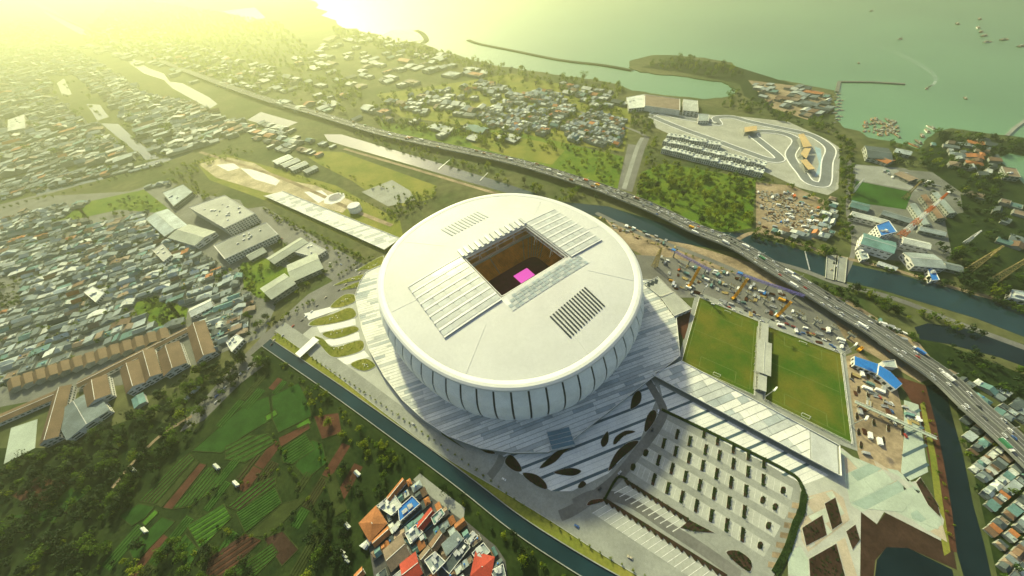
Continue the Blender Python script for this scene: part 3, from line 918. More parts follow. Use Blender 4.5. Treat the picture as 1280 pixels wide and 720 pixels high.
BEDS = [[(741, 511), (750, 501.5), (759, 490), (767, 487), (769, 491), (767, 499), (757.5, 508)], [(775, 489), (780, 480), (787, 480), (783, 491), (777, 498)],
        [(788, 508), (791, 495), (798, 488), (802, 493), (800, 504), (789, 512)], [(805, 538), (807, 525), (812, 515), (818, 512), (821, 517), (818, 527), (808, 540)],
        [(751, 551), (759, 539), (761, 546), (759, 555), (753, 559)], [(766, 555), (769, 546.5), (780, 539), (789, 538), (794, 540), (780, 545), (770, 555)],
        [(760, 590), (765, 574), (774, 561), (787.5, 552), (799, 551), (791, 561), (776, 574)], [(674, 585), (681, 577), (697.5, 563), (714, 559), (705, 566), (694, 577.5), (679, 585)],
        [(692, 591.5), (701, 587), (716, 585), (727, 589), (716, 595)], [(631, 579), (634, 570), (640, 569), (649, 579), (652.5, 589), (643, 589)],
        [(654, 590.6), (671, 593.5), (682.5, 604), (683.5, 612), (671, 607.5), (656, 597)], [(590, 553), (606, 558), (620, 567), (607, 566)],
        [(722, 609), (727.5, 601), (733, 605), (727.5, 610)], [(822, 420), (826, 424), (832.5, 439), (831.6, 442.5), (827, 435)],
        [(844, 418), (847.5, 420), (846.5, 438), (844, 430)], [(836, 399), (840, 403), (837.5, 412)]]
BL = ['long dark leaf-shaped bed against the concourse edge', 'narrow dark bed at the foot of the ramp', 'plump dark leaf-shaped bed on the striped plaza near the ramp',
      'dark bed in the bend of the ring road', 'small dark leaf-shaped bed in the middle of the striped plaza', 'hooked dark bed in the middle of the striped plaza',
      'long crescent bed along the ring road by the striped plaza', 'long wavy dark bed below the blue skylight', 'reddish leaf-shaped bed on the striped plaza',
      'upper half of a dark double bed beside the canal road', 'lower half of a dark double bed beside the canal road', 'dark bed tucked under the round concourse edge',
      'tiny dark bed at the lowest tip of the striped plaza', 'slim curved bed on the white paving beside the training pitch', 'straight slim bed beside the training pitch fence', 'short slim bed below the white service building']
for b, l in zip(BEDS, BL): bed(b, l, fol=0, dens=0.35)
TER = [[(412.5, 383.5), (429, 369), (443, 368), (444, 377), (425, 384.6)], [(386, 407.5), (392, 400), (417, 392), (435, 384.6), (444, 387), (444, 397), (412.5, 405.5)],
       [(402, 417), (425, 411.6), (444, 407.5), (448, 414), (417, 424)], [(392, 420), (404, 424), (417, 434.6), (452, 425), (455, 437), (435, 445), (417, 447), (406, 439)],
       [(437.5, 455.5), (456, 448), (466.7, 453), (469, 458.5), (454, 464)], [(416, 357.5), (433, 349), (458, 342.5), (471, 347), (462, 347), (435, 353)],
       [(425, 363), (446, 353), (460, 352), (462.5, 357.5), (446, 359.6)], [(444, 339), (477, 320), (479, 326), (473, 339), (458, 337)]]
TL = ['small pointed green terrace bed on the far side of the stadium', 'long tongue-shaped green terrace bed with tan tip', 'short green terrace bed above the curved one',
      'hook-shaped green terrace bed next to the white canopy', 'lowest green terrace bed by the concourse edge', 'thin sickle green terrace bed beside the entrance road',
      'fish-shaped green terrace bed', 'green triangular lawn bed below the walkway end']
for b, l in zip(TER, TL):
    t = bed(b, l, soil='grassdry', fol=2, dens=0.22, h=0.8, z=0.2)
    poly = GP(b, 0.2); cx, cy = centroid(poly)
    for k in range(5):
        w = [R.random() for _ in poly]; s = sum(w); q = (sum(p[0] * a for p, a in zip(poly, w)) / s - cx, sum(p[1] * a for p, a in zip(poly, w)) / s - cy)
        mb = MB(); mb.cyl((q[0], q[1], 0.4), 0.7, 0.9, 7, 0.5); mb.build('stone_light', M['white'], t)
# pale steps between the terraces
for k, pts in enumerate([[(396, 408), (444, 398), (445, 406), (400, 416)], [(404, 426), (448, 415), (450, 424), (416, 433)], [(380, 392), (412, 384), (426, 386), (386, 400)], [(418, 449), (455, 438), (462, 446), (434, 456)]]):
    o = sheet_px('terrace_path', pts, 0.22, M['strip_a'])
# white entrance canopy beside the canal
cp = GP([(369, 442), (392, 421), (399, 425), (375, 447)], 5)
c0 = centroid(cp); t = thing('entrance_canopy', 'white flat entrance canopy beside the blue canal head', 'canopy', (*c0, 0.1))
mb = MB(); mb.prism([(p[0] - c0[0], p[1] - c0[1]) for p in cp], 4.6, 5.2, bottom=True); mb.build('canopy_roof', M['white'], t)
for p in cp:
    mb = MB(); mb.cyl(((p[0] - c0[0]) * .85, (p[1] - c0[1]) * .85, 0), 0.35, 4.7, 8); mb.build('post', M['steel'], t)
# blue skylight sloping off the deck edge
sp = GP([(683, 541), (711, 534), (719, 557), (690, 564)], 4)
c0 = centroid(sp); t = thing('skylight', 'blue glass skylight sloping off the round concourse edge', 'skylight', (*c0, 0.2))
spl = [(p[0] - c0[0], p[1] - c0[1]) for p in sp]
mb = MB(); mb.prism(spl, 0, 6.6); mb.build('frame', M['strip_b'], t)
M['skyblue'] = mat('blue_glass', (0.07, 0.16, 0.21), 0.2, 0.15, 0.1, 0.6)
for k in range(4):
    a0, a1 = k / 4 + 0.02, (k + 1) / 4 - 0.02
    A, B, C_, D = [Vector(p) * .96 for p in spl]
    mb = MB(); mb.prism([tuple(A + (D - A) * a0), tuple(B + (C_ - B) * a0), tuple(B + (C_ - B) * a1), tuple(A + (D - A) * a1)], 6.4, 6.9); mb.build('pane', M['skyblue'], t)

# roads near the stadium
def road(name, pts, w, z, m, n=6, z0=-0.3):
    mb = MB(); ln = resample(GP(pts), n); ribbon(mb, ln, -w / 2, w / 2, z0, z); return struct(name, mb, m), ln
road('ring_road', [(806, 470), (818, 490), (829, 512), (822, 532), (800, 562), (766, 602), (722, 634), (700, 645)], 9, 0.32, M['asphalt_l'])
canal_road, crl = road('canal_road', [(350, 408), (427, 463), (494, 514), (560, 561), (627, 600), (694, 640), (760, 682), (840, 728), (880, 750)], 17, 0.30, M['concrete'])
road('canal_road_spur', [(612, 596), (622, 583), (628, 570)], 8, 0.34, M['concrete_d'])
mb = MB(); ribbon(mb, crl, -8.5, -8.0, 0, 0.55); struct('kerb', mb, M['paleconc'])

# car park
cpk = [(822, 514), (953, 577), (997, 602), (1002, 620), (985, 670), (962, 735), (930, 720), (860, 652), (776, 598), (802, 566)]
lot = sheet_px('car_park', cpk, 0.24, M['concrete'])
z3 = lambda p: (700 + p[0] / 3.556, 560 + p[1] / 3.556)
rowdir = (Vector(G(*z3((818, 283)))) - Vector(G(*z3((437, 55))))).normalized()
aisle = Vector((-rowdir.y, rowdir.x))
ISL = [(437, 55), (497, 92), (556, 127), (620, 165), (684, 203), (749, 242), (818, 283), (573, 45), (633, 78), (695, 115), (759, 153), (824, 190), (707, 33), (769, 70), (834, 105), (902, 142),
       (416, 140), (478, 178), (541, 217), (605, 257), (671, 300), (740, 342), (810, 385), (513, 15), (646, 8), (770, 2), (836, 32), (905, 66), (700, -34), (575, -30), (640, -66), (520, -60), (460, -20)]
ph = GP([(0, 0)])
proto = None
ISG = 'planter islands of the car park'
sub = MB(); sub.prism([(-1.7, -6), (1.7, -6), (1.7, 6), (-1.7, 6)], -0.2, 0.35, inset=0.04); isl_k = sub.mesh('kerb', M['paleconc'])
sub = MB(); sub.prism([(-1.4, -5.6), (1.4, -5.6), (1.4, 5.6), (-1.4, 5.6)], 0, 0.45); isl_s = sub.mesh('soil', M['soil'])
isl_l = []
for k in range(3):
    sub = MB(); leafy(sub, [(-1.4, -5.6), (1.4, -5.6), (1.4, 5.6), (-1.4, 5.6)], 1.1, 0.5, 2.2, 0.9); isl_l.append(sub.mesh('hedge', FOL[0]))
idir = Vector(G(*z3((441, 32)))) - Vector(G(*z3((430, 78)))); iang = math.atan2(idir.y, idir.x) - math.pi / 2
for k, p in enumerate(ISL):
    x, y = G(*z3(p))
    t = thing('planter_island', 'narrow dark hedge island between bays of the large car park', 'planter', (x, y, 0.24), iang, ISG)
    link('kerb', isl_k, t); link('soil', isl_s, t); link('hedge', isl_l[k % 3], t)
# rows of paler bays
for off in range(-2, 5):
    p0 = Vector(G(*z3((437, 55)))); p1 = Vector(G(*z3((416, 140)))); stp = (p1 - p0)
    c = p0 + stp * off
    q = clip_convex([(v.x, v.y) for v in (c + rowdir * a + aisle * b for a, b in ((-200, -6.2), (300, -6.2), (300, 6.2), (-200, 6.2)))], hull(GP([(822, 518), (953, 580), (992, 606), (985, 640), (950, 705), (865, 648), (785, 598), (805, 566)])))
    if len(q) > 2:
        mb = MB(); mb.prism(q, 0.2, 0.27); mb.build('bay_row', M['paleconc'], lot)
    for k in range(-20, 46):
        a = c + rowdir * (k * 5.0)
        if not inside((a.x, a.y), GP([(826, 520), (953, 582), (985, 606), (980, 640), (948, 700), (865, 644), (790, 598), (808, 566)])): continue
        mb = MB(); mb.box((a.x, a.y, 0.2), (0.22, 11.5, 0.1), math.atan2(rowdir.y, rowdir.x)); mb.build('bay_line', M['roadpaint'], lot)
for p, l in (((380, 22), 'round tree bed at the corner of the car park beside the crescent bed'), ((323, 85), 'round tree bed by the car park entry kerb'), ((900, 232), 'reddish square tree bed inside the car park end'), ((955, 262), 'curled tree bed at the car park end'),
             ((925, 345), 'oval tree bed at the car park exit'), ((888, 432), 'oval tree bed by the striped exit bays'), ((990, 188), 'square tree bed under the plaza corner')):
    a, b = z3(p); bed([(a - 3.2, b + 3), (a - 2, b - 4), (a + 2.5, b - 4.5), (a + 3.5, b), (a + 1, b + 4.5)], l, fol=0, dens=0.8, h=1.8, z=0.24)
# hedges round the car park
def hedge(pts, w, h, label, fol=0, dens=1.0, group=None):
    ln = resample(GP(pts), 5); c0 = ln[0]
    t = thing('hedge', label, 'hedge', (c0[0], c0[1], 0.2), 0, group)
    loc = [(p[0] - c0[0], p[1] - c0[1]) for p in ln]
    mb = MB(); ribbon(mb, loc, -w / 2, w / 2, -0.3, h * .55); mb.build('hedge_core', M['scrub'], t)
    mb = MB(); poly = offset_line(loc, w / 2) + offset_line(loc, -w / 2)[::-1]; leafy(mb, poly, dens, h * .5, h, 0.8); mb.build('hedge_leaves', FOL[fol], t)['kind'] = 'stuff'
hedge([(827, 512), (880, 537), (953, 573), (985, 590), (998, 600), (1005, 616)], 3.0, 1.6, 'long dark hedge between the striped plaza and the car park')
hedge([(1005, 616), (1001, 640), (994, 655), (984, 686), (968, 717)], 5.0, 1.6, 'dark hedge at the tan bays of the car park end')
# sawtooth bus bays
def saw(p0, p1, n, depth, label):
    A, B = Vector(G(*z3(p0))), Vector(G(*z3(p1))); d = (B - A) / n; nn = Vector((-d.y, d.x)).normalized()
    t = thing('sawtooth_hedge', label, 'hedge', (A.x, A.y, 0.25))
    poly = []
    for k in range(n):
        poly += [tuple(d * k - nn * 0.0), tuple(d * (k + .85) - nn * depth)]
    poly += [tuple(d * n + nn * 2.2), tuple(nn * 2.2)]
    mb = MB(); mb.prism(poly, -0.2, 0.5); mb.build('soil', M['soil'], t)
    mb = MB(); leafy(mb, poly, 0.8, .5, 1.6, 0.7); mb.build('planting', FOL[0], t)
    return A, d, nn
lot2 = sheet_px('coach_park', [(776, 600), (860, 655), (930, 722), (962, 738), (860, 760), (730, 640)], 0.22, M['concrete'])
for (p0, p1, n, lab) in (((285, 145), (570, 325), 11, 'sawtooth hedge along the short coach bays'), ((190, 228), (740, 575), 19, 'sawtooth hedge along the long coach bays')):
    A, d, nn = saw(p0, p1, n, 2.6, lab)
    for k in range(n):
        q0 = A + d * (k + .85) - nn * 2.4
        e1 = q0 - nn * 13 + d.normalized() * -9
        mb = MB(); mb.bar((*q0, .3), (*e1, .3), 0.6, h=0.1); mb.build('bay_line', M['roadpaint'], lot2)
        q1 = q0 + d * 0.12; q2 = q0 + d * 0.9; e2 = q2 - nn * 13 + d.normalized() * -9; e1 = q1 - nn * 13 + d.normalized() * -9
        mb = MB(); mb.prism([tuple(q1), tuple(q2), tuple(e2), tuple(e1)], 0.2, 0.29); mb.build('coach_bay', M['paleconc'], lot2)
hedge([z3((195, 232)), z3((255, 132)), z3((300, 140))], 2.0, 1.2, 'short curved hedge at the head of the coach bays')
road('bus_lane', [z3(p) for p in ((60, 250), (160, 210), (300, 235), (470, 345), (640, 455), (800, 570))], 9, 0.34, M['asphalt_l'])
bed([z3(p) for p in ((530, 355), (575, 318), (690, 378), (600, 372))], 'dark pointed bed in the middle of the coach park', fol=0, smooth=False)
bed([z3(p) for p in ((735, 462), (790, 455), (850, 500), (845, 552), (790, 520))], 'dark rounded bed at the low end of the coach park', fol=0)
bed([z3(p) for p in ((118, 255), (135, 232), (190, 225), (200, 235), (150, 250))], 'small red-brown bed at the car park entry', soil='redsoil', fol=0, dens=0.15)
for k in range(7):                                      # tan exit bays
    a = Vector(z3((1050, 255))) + (Vector(z3((935, 540))) - Vector(z3((1050, 255)))) * k / 6.5
    sheet_px('tan_bay', [(a.x - 5, a.y - 4), (a.x + 6, a.y - 2), (a.x + 5, a.y + 5), (a.x - 6, a.y + 3)], 0.36, M['dirt'])

# ---- lower right plaza: teal and tan paving, square beds
M['teal_pave'] = mat('teal_paving', (0.36, 0.42, 0.35), 0.8, 0.12, 0.04, 0.3, scale2=0.5)
M['tan_pave'] = mat('tan_paving', (0.40, 0.34, 0.26), 0.8, 0.15, 0.04, 0.3, scale2=0.5)
Z('teal_paving', [(1050, 562), (1080, 580), (1122, 588), (1150, 612), (1176, 648), (1177, 660), (1160, 664), (1140, 650), (1100, 630), (1078, 640), (1064, 632), (1056, 600)], 0.20, M['teal_pave'])
Z('tan_paving', [(1092, 575), (1108, 585), (1130, 612), (1112, 606), (1098, 592)], 0.24, M['tan_pave'])
Z('tan_paving', [(1004, 622), (1040, 612), (1054, 622), (1062, 650), (1010, 690), (1002, 675), (1000, 650)], 0.20, M['tan_pave'])
Z('tan_paving', [(1045, 678), (1056, 672), (1072, 722), (1058, 735)], 0.24, M['tan_pave'])
Z('tan_paving', [(1162, 664), (1178, 656), (1184, 678)], 0.24, M['tan_pave'])
Z('teal_paving', [(1130, 500), (1148, 506), (1155, 560), (1160, 590), (1135, 602), (1126, 590), (1130, 545)], 0.20, M['teal_pave'])
Z('teal_paving', [(985, 692), (1000, 682), (1008, 695), (1020, 712), (1006, 722), (985, 718)], 0.24, M['teal_pave'])
PMT = [M['teal_pave'], M['paleconc'], M['tan_pave'], mat('teal_paving_dark', (0.28, 0.36, 0.31), .8, .12, .05), mat('sage_paving', (0.40, 0.44, 0.36), .8, .12, .05)]
for pl, sd_ in (([(1054, 566), (1122, 594), (1150, 614), (1128, 640), (1080, 636), (1062, 628)], 21), ([(1128, 606), (1150, 614), (1176, 650), (1172, 662), (1140, 648)], 22)):
    q = hull(GP(pl)); mb = MB(); mb.prism(q, 0, .22); base = struct('mosaic_plaza', mb, M['teal_pave']); strips(base, q, 11, (8, 30), .28, mats=PMT, dirv=bd, pal=(0, 0, 0, 4, 4, 1, 3, 2), seed=sd_)
q = hull(GP([(1006, 624), (1040, 614), (1060, 650), (1012, 686)])); mb = MB(); mb.prism(q, 0, .22); base = struct('mosaic_plaza', mb, M['tan_pave']); strips(base, q, 9, (6, 20), .26, mats=PMT, dirv=bd, pal=(2, 2, 2, 1, 4), seed=23)
for a, b in (((1132, 522), (1150, 512)), ((1130, 545), (1154, 534)), ((1128, 570), (1158, 556)), ((1130, 595), (1160, 580))):
    mb = MB(); mb.bar((*G(*a), .24), (*G(*b), .24), 2.4, h=.1); o = struct('paving_band', mb, M['band'])
for b, l in (([(1030, 629), (1044, 621), (1053, 654), (1040, 663)], 'tall dark rectangular bed on the tan plaza'), ([(1001.6, 659.6), (1028, 643), (1034, 669), (1007, 683)], 'square bed with green shrubs on the tan plaza'),
             ([(1057, 664), (1069, 655), (1075, 675), (1065.5, 688)], 'narrow green and brown bed beside the teal paving strip'), ([(1010, 698), (1045.6, 678), (1057, 720), (1040, 735), (1012, 735)], 'large dark bed at the lowest corner of the tan plaza'),
             ([(1144, 602), (1150, 596), (1172, 630), (1176, 648), (1160, 632)], 'long brown bed between teal paving and canal verge')):
    bed(b, l, fol=0, dens=0.16, smooth=False, h=0.9)

# ---- training pitches
M['cropb_line'] = mat('pitch_line', (0.13, 0.17, 0.045), .9, .2, .1)
FLD = [[(874, 372), (948, 402), (942, 495), (851, 454)], [(959, 408), (1050, 442), (1064, 555), (955, 500)]]
sheet_px('pitch_surround', [(870, 364), (1056, 436), (1072, 564), (1040, 552), (948, 505), (846, 456)], 0.20, M['concrete'])
goalp = None
for fi, f in enumerate(FLD):
    pit = sheet_px('training_pitch', f, 0.30, M['turf'])
    A, B, C_, D = [Vector(p) for p in GP(f)]
    def bl(s, t):
        return A * (1 - s) * (1 - t) + B * s * (1 - t) + C_ * s * t + D * (1 - s) * t
    def ln(s0, t0, s1, t1):
        p, q = bl(s0, t0), bl(s1, t1)
        mb = MB(); mb.bar((p.x, p.y, .31), (q.x, q.y, .31), 0.5, h=0.06); mb.build('line_marking', M['cropb_line'], pit)
    m = 0.055
    for a in ((m, m, 1 - m, m), (1 - m, m, 1 - m, 1 - m), (1 - m, 1 - m, m, 1 - m), (m, 1 - m, m, m), (m, .5, 1 - m, .5)): ln(*a)
    for t0, t1 in ((m, m + .13), (1 - m, 1 - m - .13)):
        ln(.25, t0, .25, t1); ln(.75, t0, .75, t1); ln(.25, t1, .75, t1)
    for t0 in (m, 1 - m):
        p = bl(.5, t0); d = bl(1, t0) - bl(0, t0); rz = math.atan2(d.y, d.x)
        tt = thing('goal', 'white goal at the %s end of the pitch beside %s' % ('ramp' if t0 > .5 else 'building site', 'the service building' if fi == 0 else 'the works yard'), 'goal', (p.x, p.y, .3), rz)
        s = 1 if t0 < .5 else -1
        for x in (-3.7, 3.7):
            mb = MB(); mb.box((x, 0, 0), (.3, .3, 2.5)); mb.build('post', M['white'], tt)
        mb = MB(); mb.bar((-3.7, 0, 2.5), (3.7, 0, 2.5), .3); mb.build('crossbar', M['white'], tt)
        mb = MB(); mb.bar((-3.7, s * 2.2, .15), (3.7, s * 2.2, .15), .25); mb.bar((-3.7, 0, 2.4), (-3.7, s * 2.2, .1), .2); mb.bar((3.7, 0, 2.4), (3.7, s * 2.2, .1), .2); mb.build('net_frame', M['white'], tt)
    # boundary fence
    c0 = A
    tt = thing('pitch_fence', 'low pale mesh fence around the training pitch beside %s' % ('the white service building' if fi == 0 else 'the dirt works yard'), 'fence', (c0.x, c0.y, .2))
    P = [A, B, C_, D]
    for i in range(4):
        p, q = P[i] - c0, P[(i + 1) % 4] - c0
        mb = MB(); mb.bar((p.x, p.y, 2.2), (q.x, q.y, 2.2), .25); mb.bar((p.x, p.y, .5), (q.x, q.y, .5), .25); mb.build('rail', M['strip_a'], tt)
        n = 9
        for k in range(n):
            w = p + (q - p) * k / n
            mb = MB(); mb.box((w.x, w.y, 0), (.3, .3, 2.3)); mb.build('post', M['strip_a'], tt)
# small stand between the pitches
s0, s1 = Vector(G(953, 404)), Vector(G(948, 498)); sdv = (s1 - s0); rz = math.atan2(sdv.y, sdv.x); L = sdv.length
st = thing('grandstand', 'narrow white-roofed stand between the two green training pitches', 'grandstand', ((s0.x + s1.x) / 2, (s0.y + s1.y) / 2, .2), rz)
for a, b, w, z in ((-.46, -.18, 8, 6.5), (-.18, .25, 15, 8.0), (.25, .44, 8.5, 6.5)):
    mb = MB(); mb.box((L * (a + b) / 2, 0, z), (L * (b - a) - .6, w, .5), bottom=True); mb.build('roof', M['paleconc'], st)
    if w > 10:
        mb = MB(); mb.box((L * (a + b) / 2, 0, z + .5), (L * (b - a) - .6, .5, .4)); mb.build('roof_seam', M['strip_b'], st)
    for k in range(5):
        for y in (-w / 2 + .6, w / 2 - .6):
            mb = MB(); mb.box((L * (a + (b - a) * (k + .5) / 5), y, 0), (.4, .4, z)); mb.build('column', M['steel'], st)
for k in range(5):
    for sg in (-1, 1):
        mb = MB(); mb.box((0, sg * (1 + k * 1.1), 0), (L * .84, 1.1, 3.6 - k * .7)); mb.build('seat_row', M['concrete'], st)
def mast(px, py, h, label, lean=0):
    x, y = G(px, py)
    t = thing('floodlight_mast', label, 'floodlight', (x, y, .2))
    mb = MB(); mb.cyl((0, 0, 0), .55, h, 8, .3); mb.build('pole', M['steel'], t)
    mb = MB(); mb.box((0, 0, h), (6, 1.2, 2.2), .6, bottom=True); mb.build('lamp_bank', M['white'], t)
    mb = MB(); mb.bar((-2.5, 0, h), (2.5, 0, h), .3); mb.build('crossarm', M['steel'], t)
mast(955, 497, 22, 'floodlight mast at the ramp end of the pitch stand'); mast(956, 407, 24, 'floodlight mast at the construction end of the pitch stand')
mast(1062, 532, 22, 'floodlight mast at the dirt yard edge of the pitch'); mast(876, 370, 20, 'floodlight mast at the corner by the white service building')
mast(1052, 443, 22, 'floodlight mast by the blue-roofed shed')
# white service building beside the pitch
def block(px, z, h0, m_wall, name, label, cat='building', roofm=None, parapet=0.8, wins=None, group=None, base=0.0, rooftop=0, storeys=None):
    """flat-roofed building from the four surveyed roof corners (heights z); windows set in rows on each side"""
    poly = GP(px, z); c0 = centroid(poly); loc = [(p[0] - c0[0], p[1] - c0[1]) for p in poly]
    a = sum(p[0] * q[1] - q[0] * p[1] for p, q in zip(loc, loc[1:] + loc[:1]))
    if a < 0: loc = loc[::-1]
    t = thing(name, label, cat, (*c0, base), 0, group)
    mb = MB(); mb.prism(loc, 0, z); mb.build('wall', m_wall, t)
    mb = MB(); mb.prism([(x * .97, y * .97) for x, y in loc], z - .4, z + .12); rf = mb.build('roof', roofm or M['paleconc'], t)
    if parapet:
        mb = MB()
        for p, q in zip(loc, loc[1:] + loc[:1]): mb.bar((*p, z + parapet / 2), (*q, z + parapet / 2), .5, h=parapet)
        mb.build('parapet', m_wall, t)
    ns = storeys if storeys is not None else max(1, int(z // 4))
    if wins:
        for p, q in zip(loc, loc[1:] + loc[:1]):
            p, q = Vector(p), Vector(q); d = q - p; Lw = d.length
            if Lw < 5: continue
            nn = Vector((d.y, -d.x)).normalized(); nw = max(1, int(Lw / wins))
            for s in range(ns):
                zc = z * (s + .5) / ns
                for k in range(nw):
                    w = p + d * (k + .5) / nw + nn * 0.06
                    mb = MB(); dx = d.normalized() * (wins * .3)
                    hh = z / ns * .27
                    mb.quad([(*(w - dx), zc - hh), (*(w + dx), zc - hh), (*(w + dx), zc + hh), (*(w - dx), zc + hh)])
                    mb.build('window', M['glassd'], t)
    rr = random.Random(len(label) * 7 + int(c0[0]))
    for k in range(rooftop):
        w = [rr.random() ** 2 for _ in loc]; s = sum(w); x, y = sum(p[0] * b for p, b in zip(loc, w)) / s * .8, sum(p[1] * b for p, b in zip(loc, w)) / s * .8
        e = Vector(loc[1]) - Vector(loc[0])
        mb = MB(); mb.box((x, y, z), (rr.uniform(2, 5), rr.uniform(2, 4), rr.uniform(1.2, 2.8)), math.atan2(e.y, e.x)); mb.build('rooftop_unit', rr.choice([M['strip_a'], M['strip_b'], M['steel']]), rf)
    return t
Z('red_earth', [(838, 395), (864, 386), (860, 408), (855, 425)], 0.24, M['redsoil'])
block([(826, 372), (842, 365), (864, 386), (843, 395)], 8, 0, M['wallw'], 'service_building', 'white flat-roofed service building beside the training pitch', wins=6)
t = block([(805, 355), (822, 346), (841, 365), (825, 371)], 7, 0, M['wallw'], 'plant_building', 'pale plant building with three dark roof slots by the stadium rim')
for k in range(3):
    p = Vector(G(811 + k * 4.5, 356 - k * 2, 7)) - Vector(t.location[:2])
    mb = MB(); mb.box((p.x, p.y, 7.0), (4.2, 9, .6), -.5); mb.build('roof_slot', M['dark'], t)
# round tank and round pool
x, y = G(445, 263); t = thing('water_tank', 'white round water tank in the park beside the walkway', 'tank', (x, y, .1))
mb = MB(); mb.cyl((0, 0, 0), 13, 12, 28); mb.build('tank_shell', M['white'], t); mb = MB(); mb.cyl((0, 0, 12), 13.3, 1.2, 28, 11.5); mb.build('tank_lid', M['strip_a'], t)
mb = MB(); mb.cyl((0, 0, 11), 13.6, .5, 28, cap=False); mb.build('rail', M['steel'], t)
x, y = G(418, 248); mb = MB(); mb.cyl((x, y, 0), 24, .35, 8); struct('octagon_terrace', mb, M['strip_a'])
x, y = G(419, 247); t = thing('round_pool', 'round grey pool on a pale octagonal terrace', 'pool', (x, y, .3))
mb = MB(); mb.cyl((0, 0, 0), 15, .7, 28); mb.build('pool_rim', M['strip_b'], t); mb = MB(); mb.cyl((0, 0, 0), 13.5, .78, 28); mb.build('water', M['canalw'], t)
for pts in ([(300, 210), (330, 214), (350, 226), (345, 232), (318, 224)], [(380, 240), (402, 238), (412, 246), (398, 254)], [(270, 206), (292, 204), (300, 210), (285, 214)]):
    Z('sand_path', pts, 0.14, M['strip_a'])
# ------------------------------------------------------------------ buildings
def ppos(x, y, z=0.0):
    """world -> photo pixel (used for ranking by apparent size)"""
    d = Vector((x, y, 0)); c = _r * x + _fw * y + _n * (CAM_H - z)
    return (640 + c.x / c.z * F_PX, 360 + c.y / c.z * F_PX)
def gable_block(px, z, rise, roofm, wallm, name, label, cat='building', group=None, hip=False, wins=0):
    """pitched building from four surveyed eave corners; ridge runs from the middle of edge 0-1 to the middle of edge 2-3"""
    A, B, C_, D = [Vector(p) for p in GP(px, z)]
    c = (A + B + C_ + D) / 4
    ax = ((C_ + D) - (A + B)) / 2; l = ax.length; ax.normalize()
    w = ((B - A).length + (C_ - D).length) / 2
    t = thing(name, label, cat, (c.x, c.y, 0.05), math.atan2(ax.y, ax.x) - math.pi / 2, group)
    mb = MB(); mb.box((0, 0, 0), (w - .8, l - .8, z), bottom=False)
    if not hip:
        g, q = w / 2 - .4, l / 2 - .4
        mb.quad([(-g, -q, z), (g, -q, z), (0, -q, z + rise * .97)]); mb.quad([(g, q, z), (-g, q, z), (0, q, z + rise * .97)])
    mb.build('wall', wallm, t)
    mb = MB()
    if hip: mb.hip(w, l, z, rise, .5)
    else: mb.gable(w, l, z, rise, .5)
    rf = mb.build('roof', roofm, t)
    mb = MB(); mb.bar((0, -l / 2 + (w / 2 if hip else 0), z + rise + .05), (0, l / 2 - (w / 2 if hip else 0), z + rise + .05), .5, h=.25); mb.build('ridge', wallm if wins else roofm, rf)
    if wins:
        for sx in (-1, 1):
            n = max(1, int(l / wins))
            for k in range(n):
                y = -l / 2 + l * (k + .5) / n
                for zz in ([z * .5] if z < 7 else [z * .28, z * .72]):
                    mb = MB(); x = sx * (w / 2 - .4 + .05)
                    mb.quad([(x, y - wins * .3, zz - .8), (x, y + wins * .3, zz - .8), (x, y + wins * .3, zz + .8), (x, y - wins * .3, zz + .8)]); mb.build('window', M['glassd'], t)
        for sy in (-1, 1):
            for k in range(3):
                x = -w / 2 + w * (k + .5) / 3; y = sy * (l / 2 - .35)
                for zz in ([z * .5] if z < 7 else [z * .28, z * .72]):
                    mb = MB(); mb.quad([(x - w * .1, y, zz - .9), (x + w * .1, y, zz - .9), (x + w * .1, y, zz + .9), (x - w * .1, y, zz + .9)]); mb.build('window', M['glassd'], t)
    return t
MASK = []                                              # surveyed plots that generated houses keep clear of
def mark(px, z=0, grow=1.12):
    P = GP(px, z); c = centroid(P); MASK.append([(c[0] + (p[0] - c[0]) * grow, c[1] + (p[1] - c[1]) * grow) for p in P])
RF = {n: m for (n, c), m in zip(ROOFCOL, ROOFM)}
M['schoolroof'] = mat('school_tiles', (0.125, 0.082, 0.048), 0.75, 0.22, 0.05, 0.2, scale2=0.8)
M['greenshed'] = mat('green_grey_sheet', (0.30, 0.33, 0.27), 0.6, 0.15, 0.04, 0.3, scale2=0.5)
M['blueroof'] = mat('blue_sheet', (0.02, 0.16, 0.50), 0.5, 0.1, 0.05, 0.4, scale2=0.6)
SCH = [([(236, 406), (253, 405), (269, 444), (246, 448)], 'tall brown gabled wing at the street end of the school'), ([(201, 433), (219, 434), (232, 460.5), (206, 463)], 'brown gabled wing with white louvred end beside the courtyard'),
       ([(172, 444), (192, 435.5), (201, 469), (182, 476)], 'brown gabled wing between two white-ended wings'), ([(151, 459), (172, 452), (182, 481), (158, 488)], 'brown gabled wing above the blue porch'),
       ([(107, 478.6), (130.5, 474), (136, 499), (110, 503.6)], 'short brown wing beside the grey hall'), ([(71, 488), (86, 483), (74, 547), (47, 556)], 'long brown wing beside the teal sports court')]
for px, l in SCH:
    gable_block(px, 9, 4.5, M['schoolroof'], M['wallw'], 'school_wing', l, group='wings of the brown school', wins=4); mark(px, 9)
for px, l in (([(233, 409), (238, 413), (99, 483), (96, 478)], 'long narrow brown roofed corridor joining the school wings'), ([(69, 490), (69, 497), (-8, 533), (-8, 520)], 'narrow brown roofed corridor leading to the sports court')):
    gable_block(px, 6, 1.6, M['schoolroof'], M['wallw'], 'covered_corridor', l, wins=6); mark(px, 6)
gable_block([(80.5, 505), (107, 499), (146, 517), (74, 545)][::-1], 8, 2.2, RF['grey metal'], M['wallw'], 'school_hall', 'wide grey metal roofed hall in front of the school', wins=5); mark([(80, 503), (107, 497), (150, 518), (74, 548)], 8)
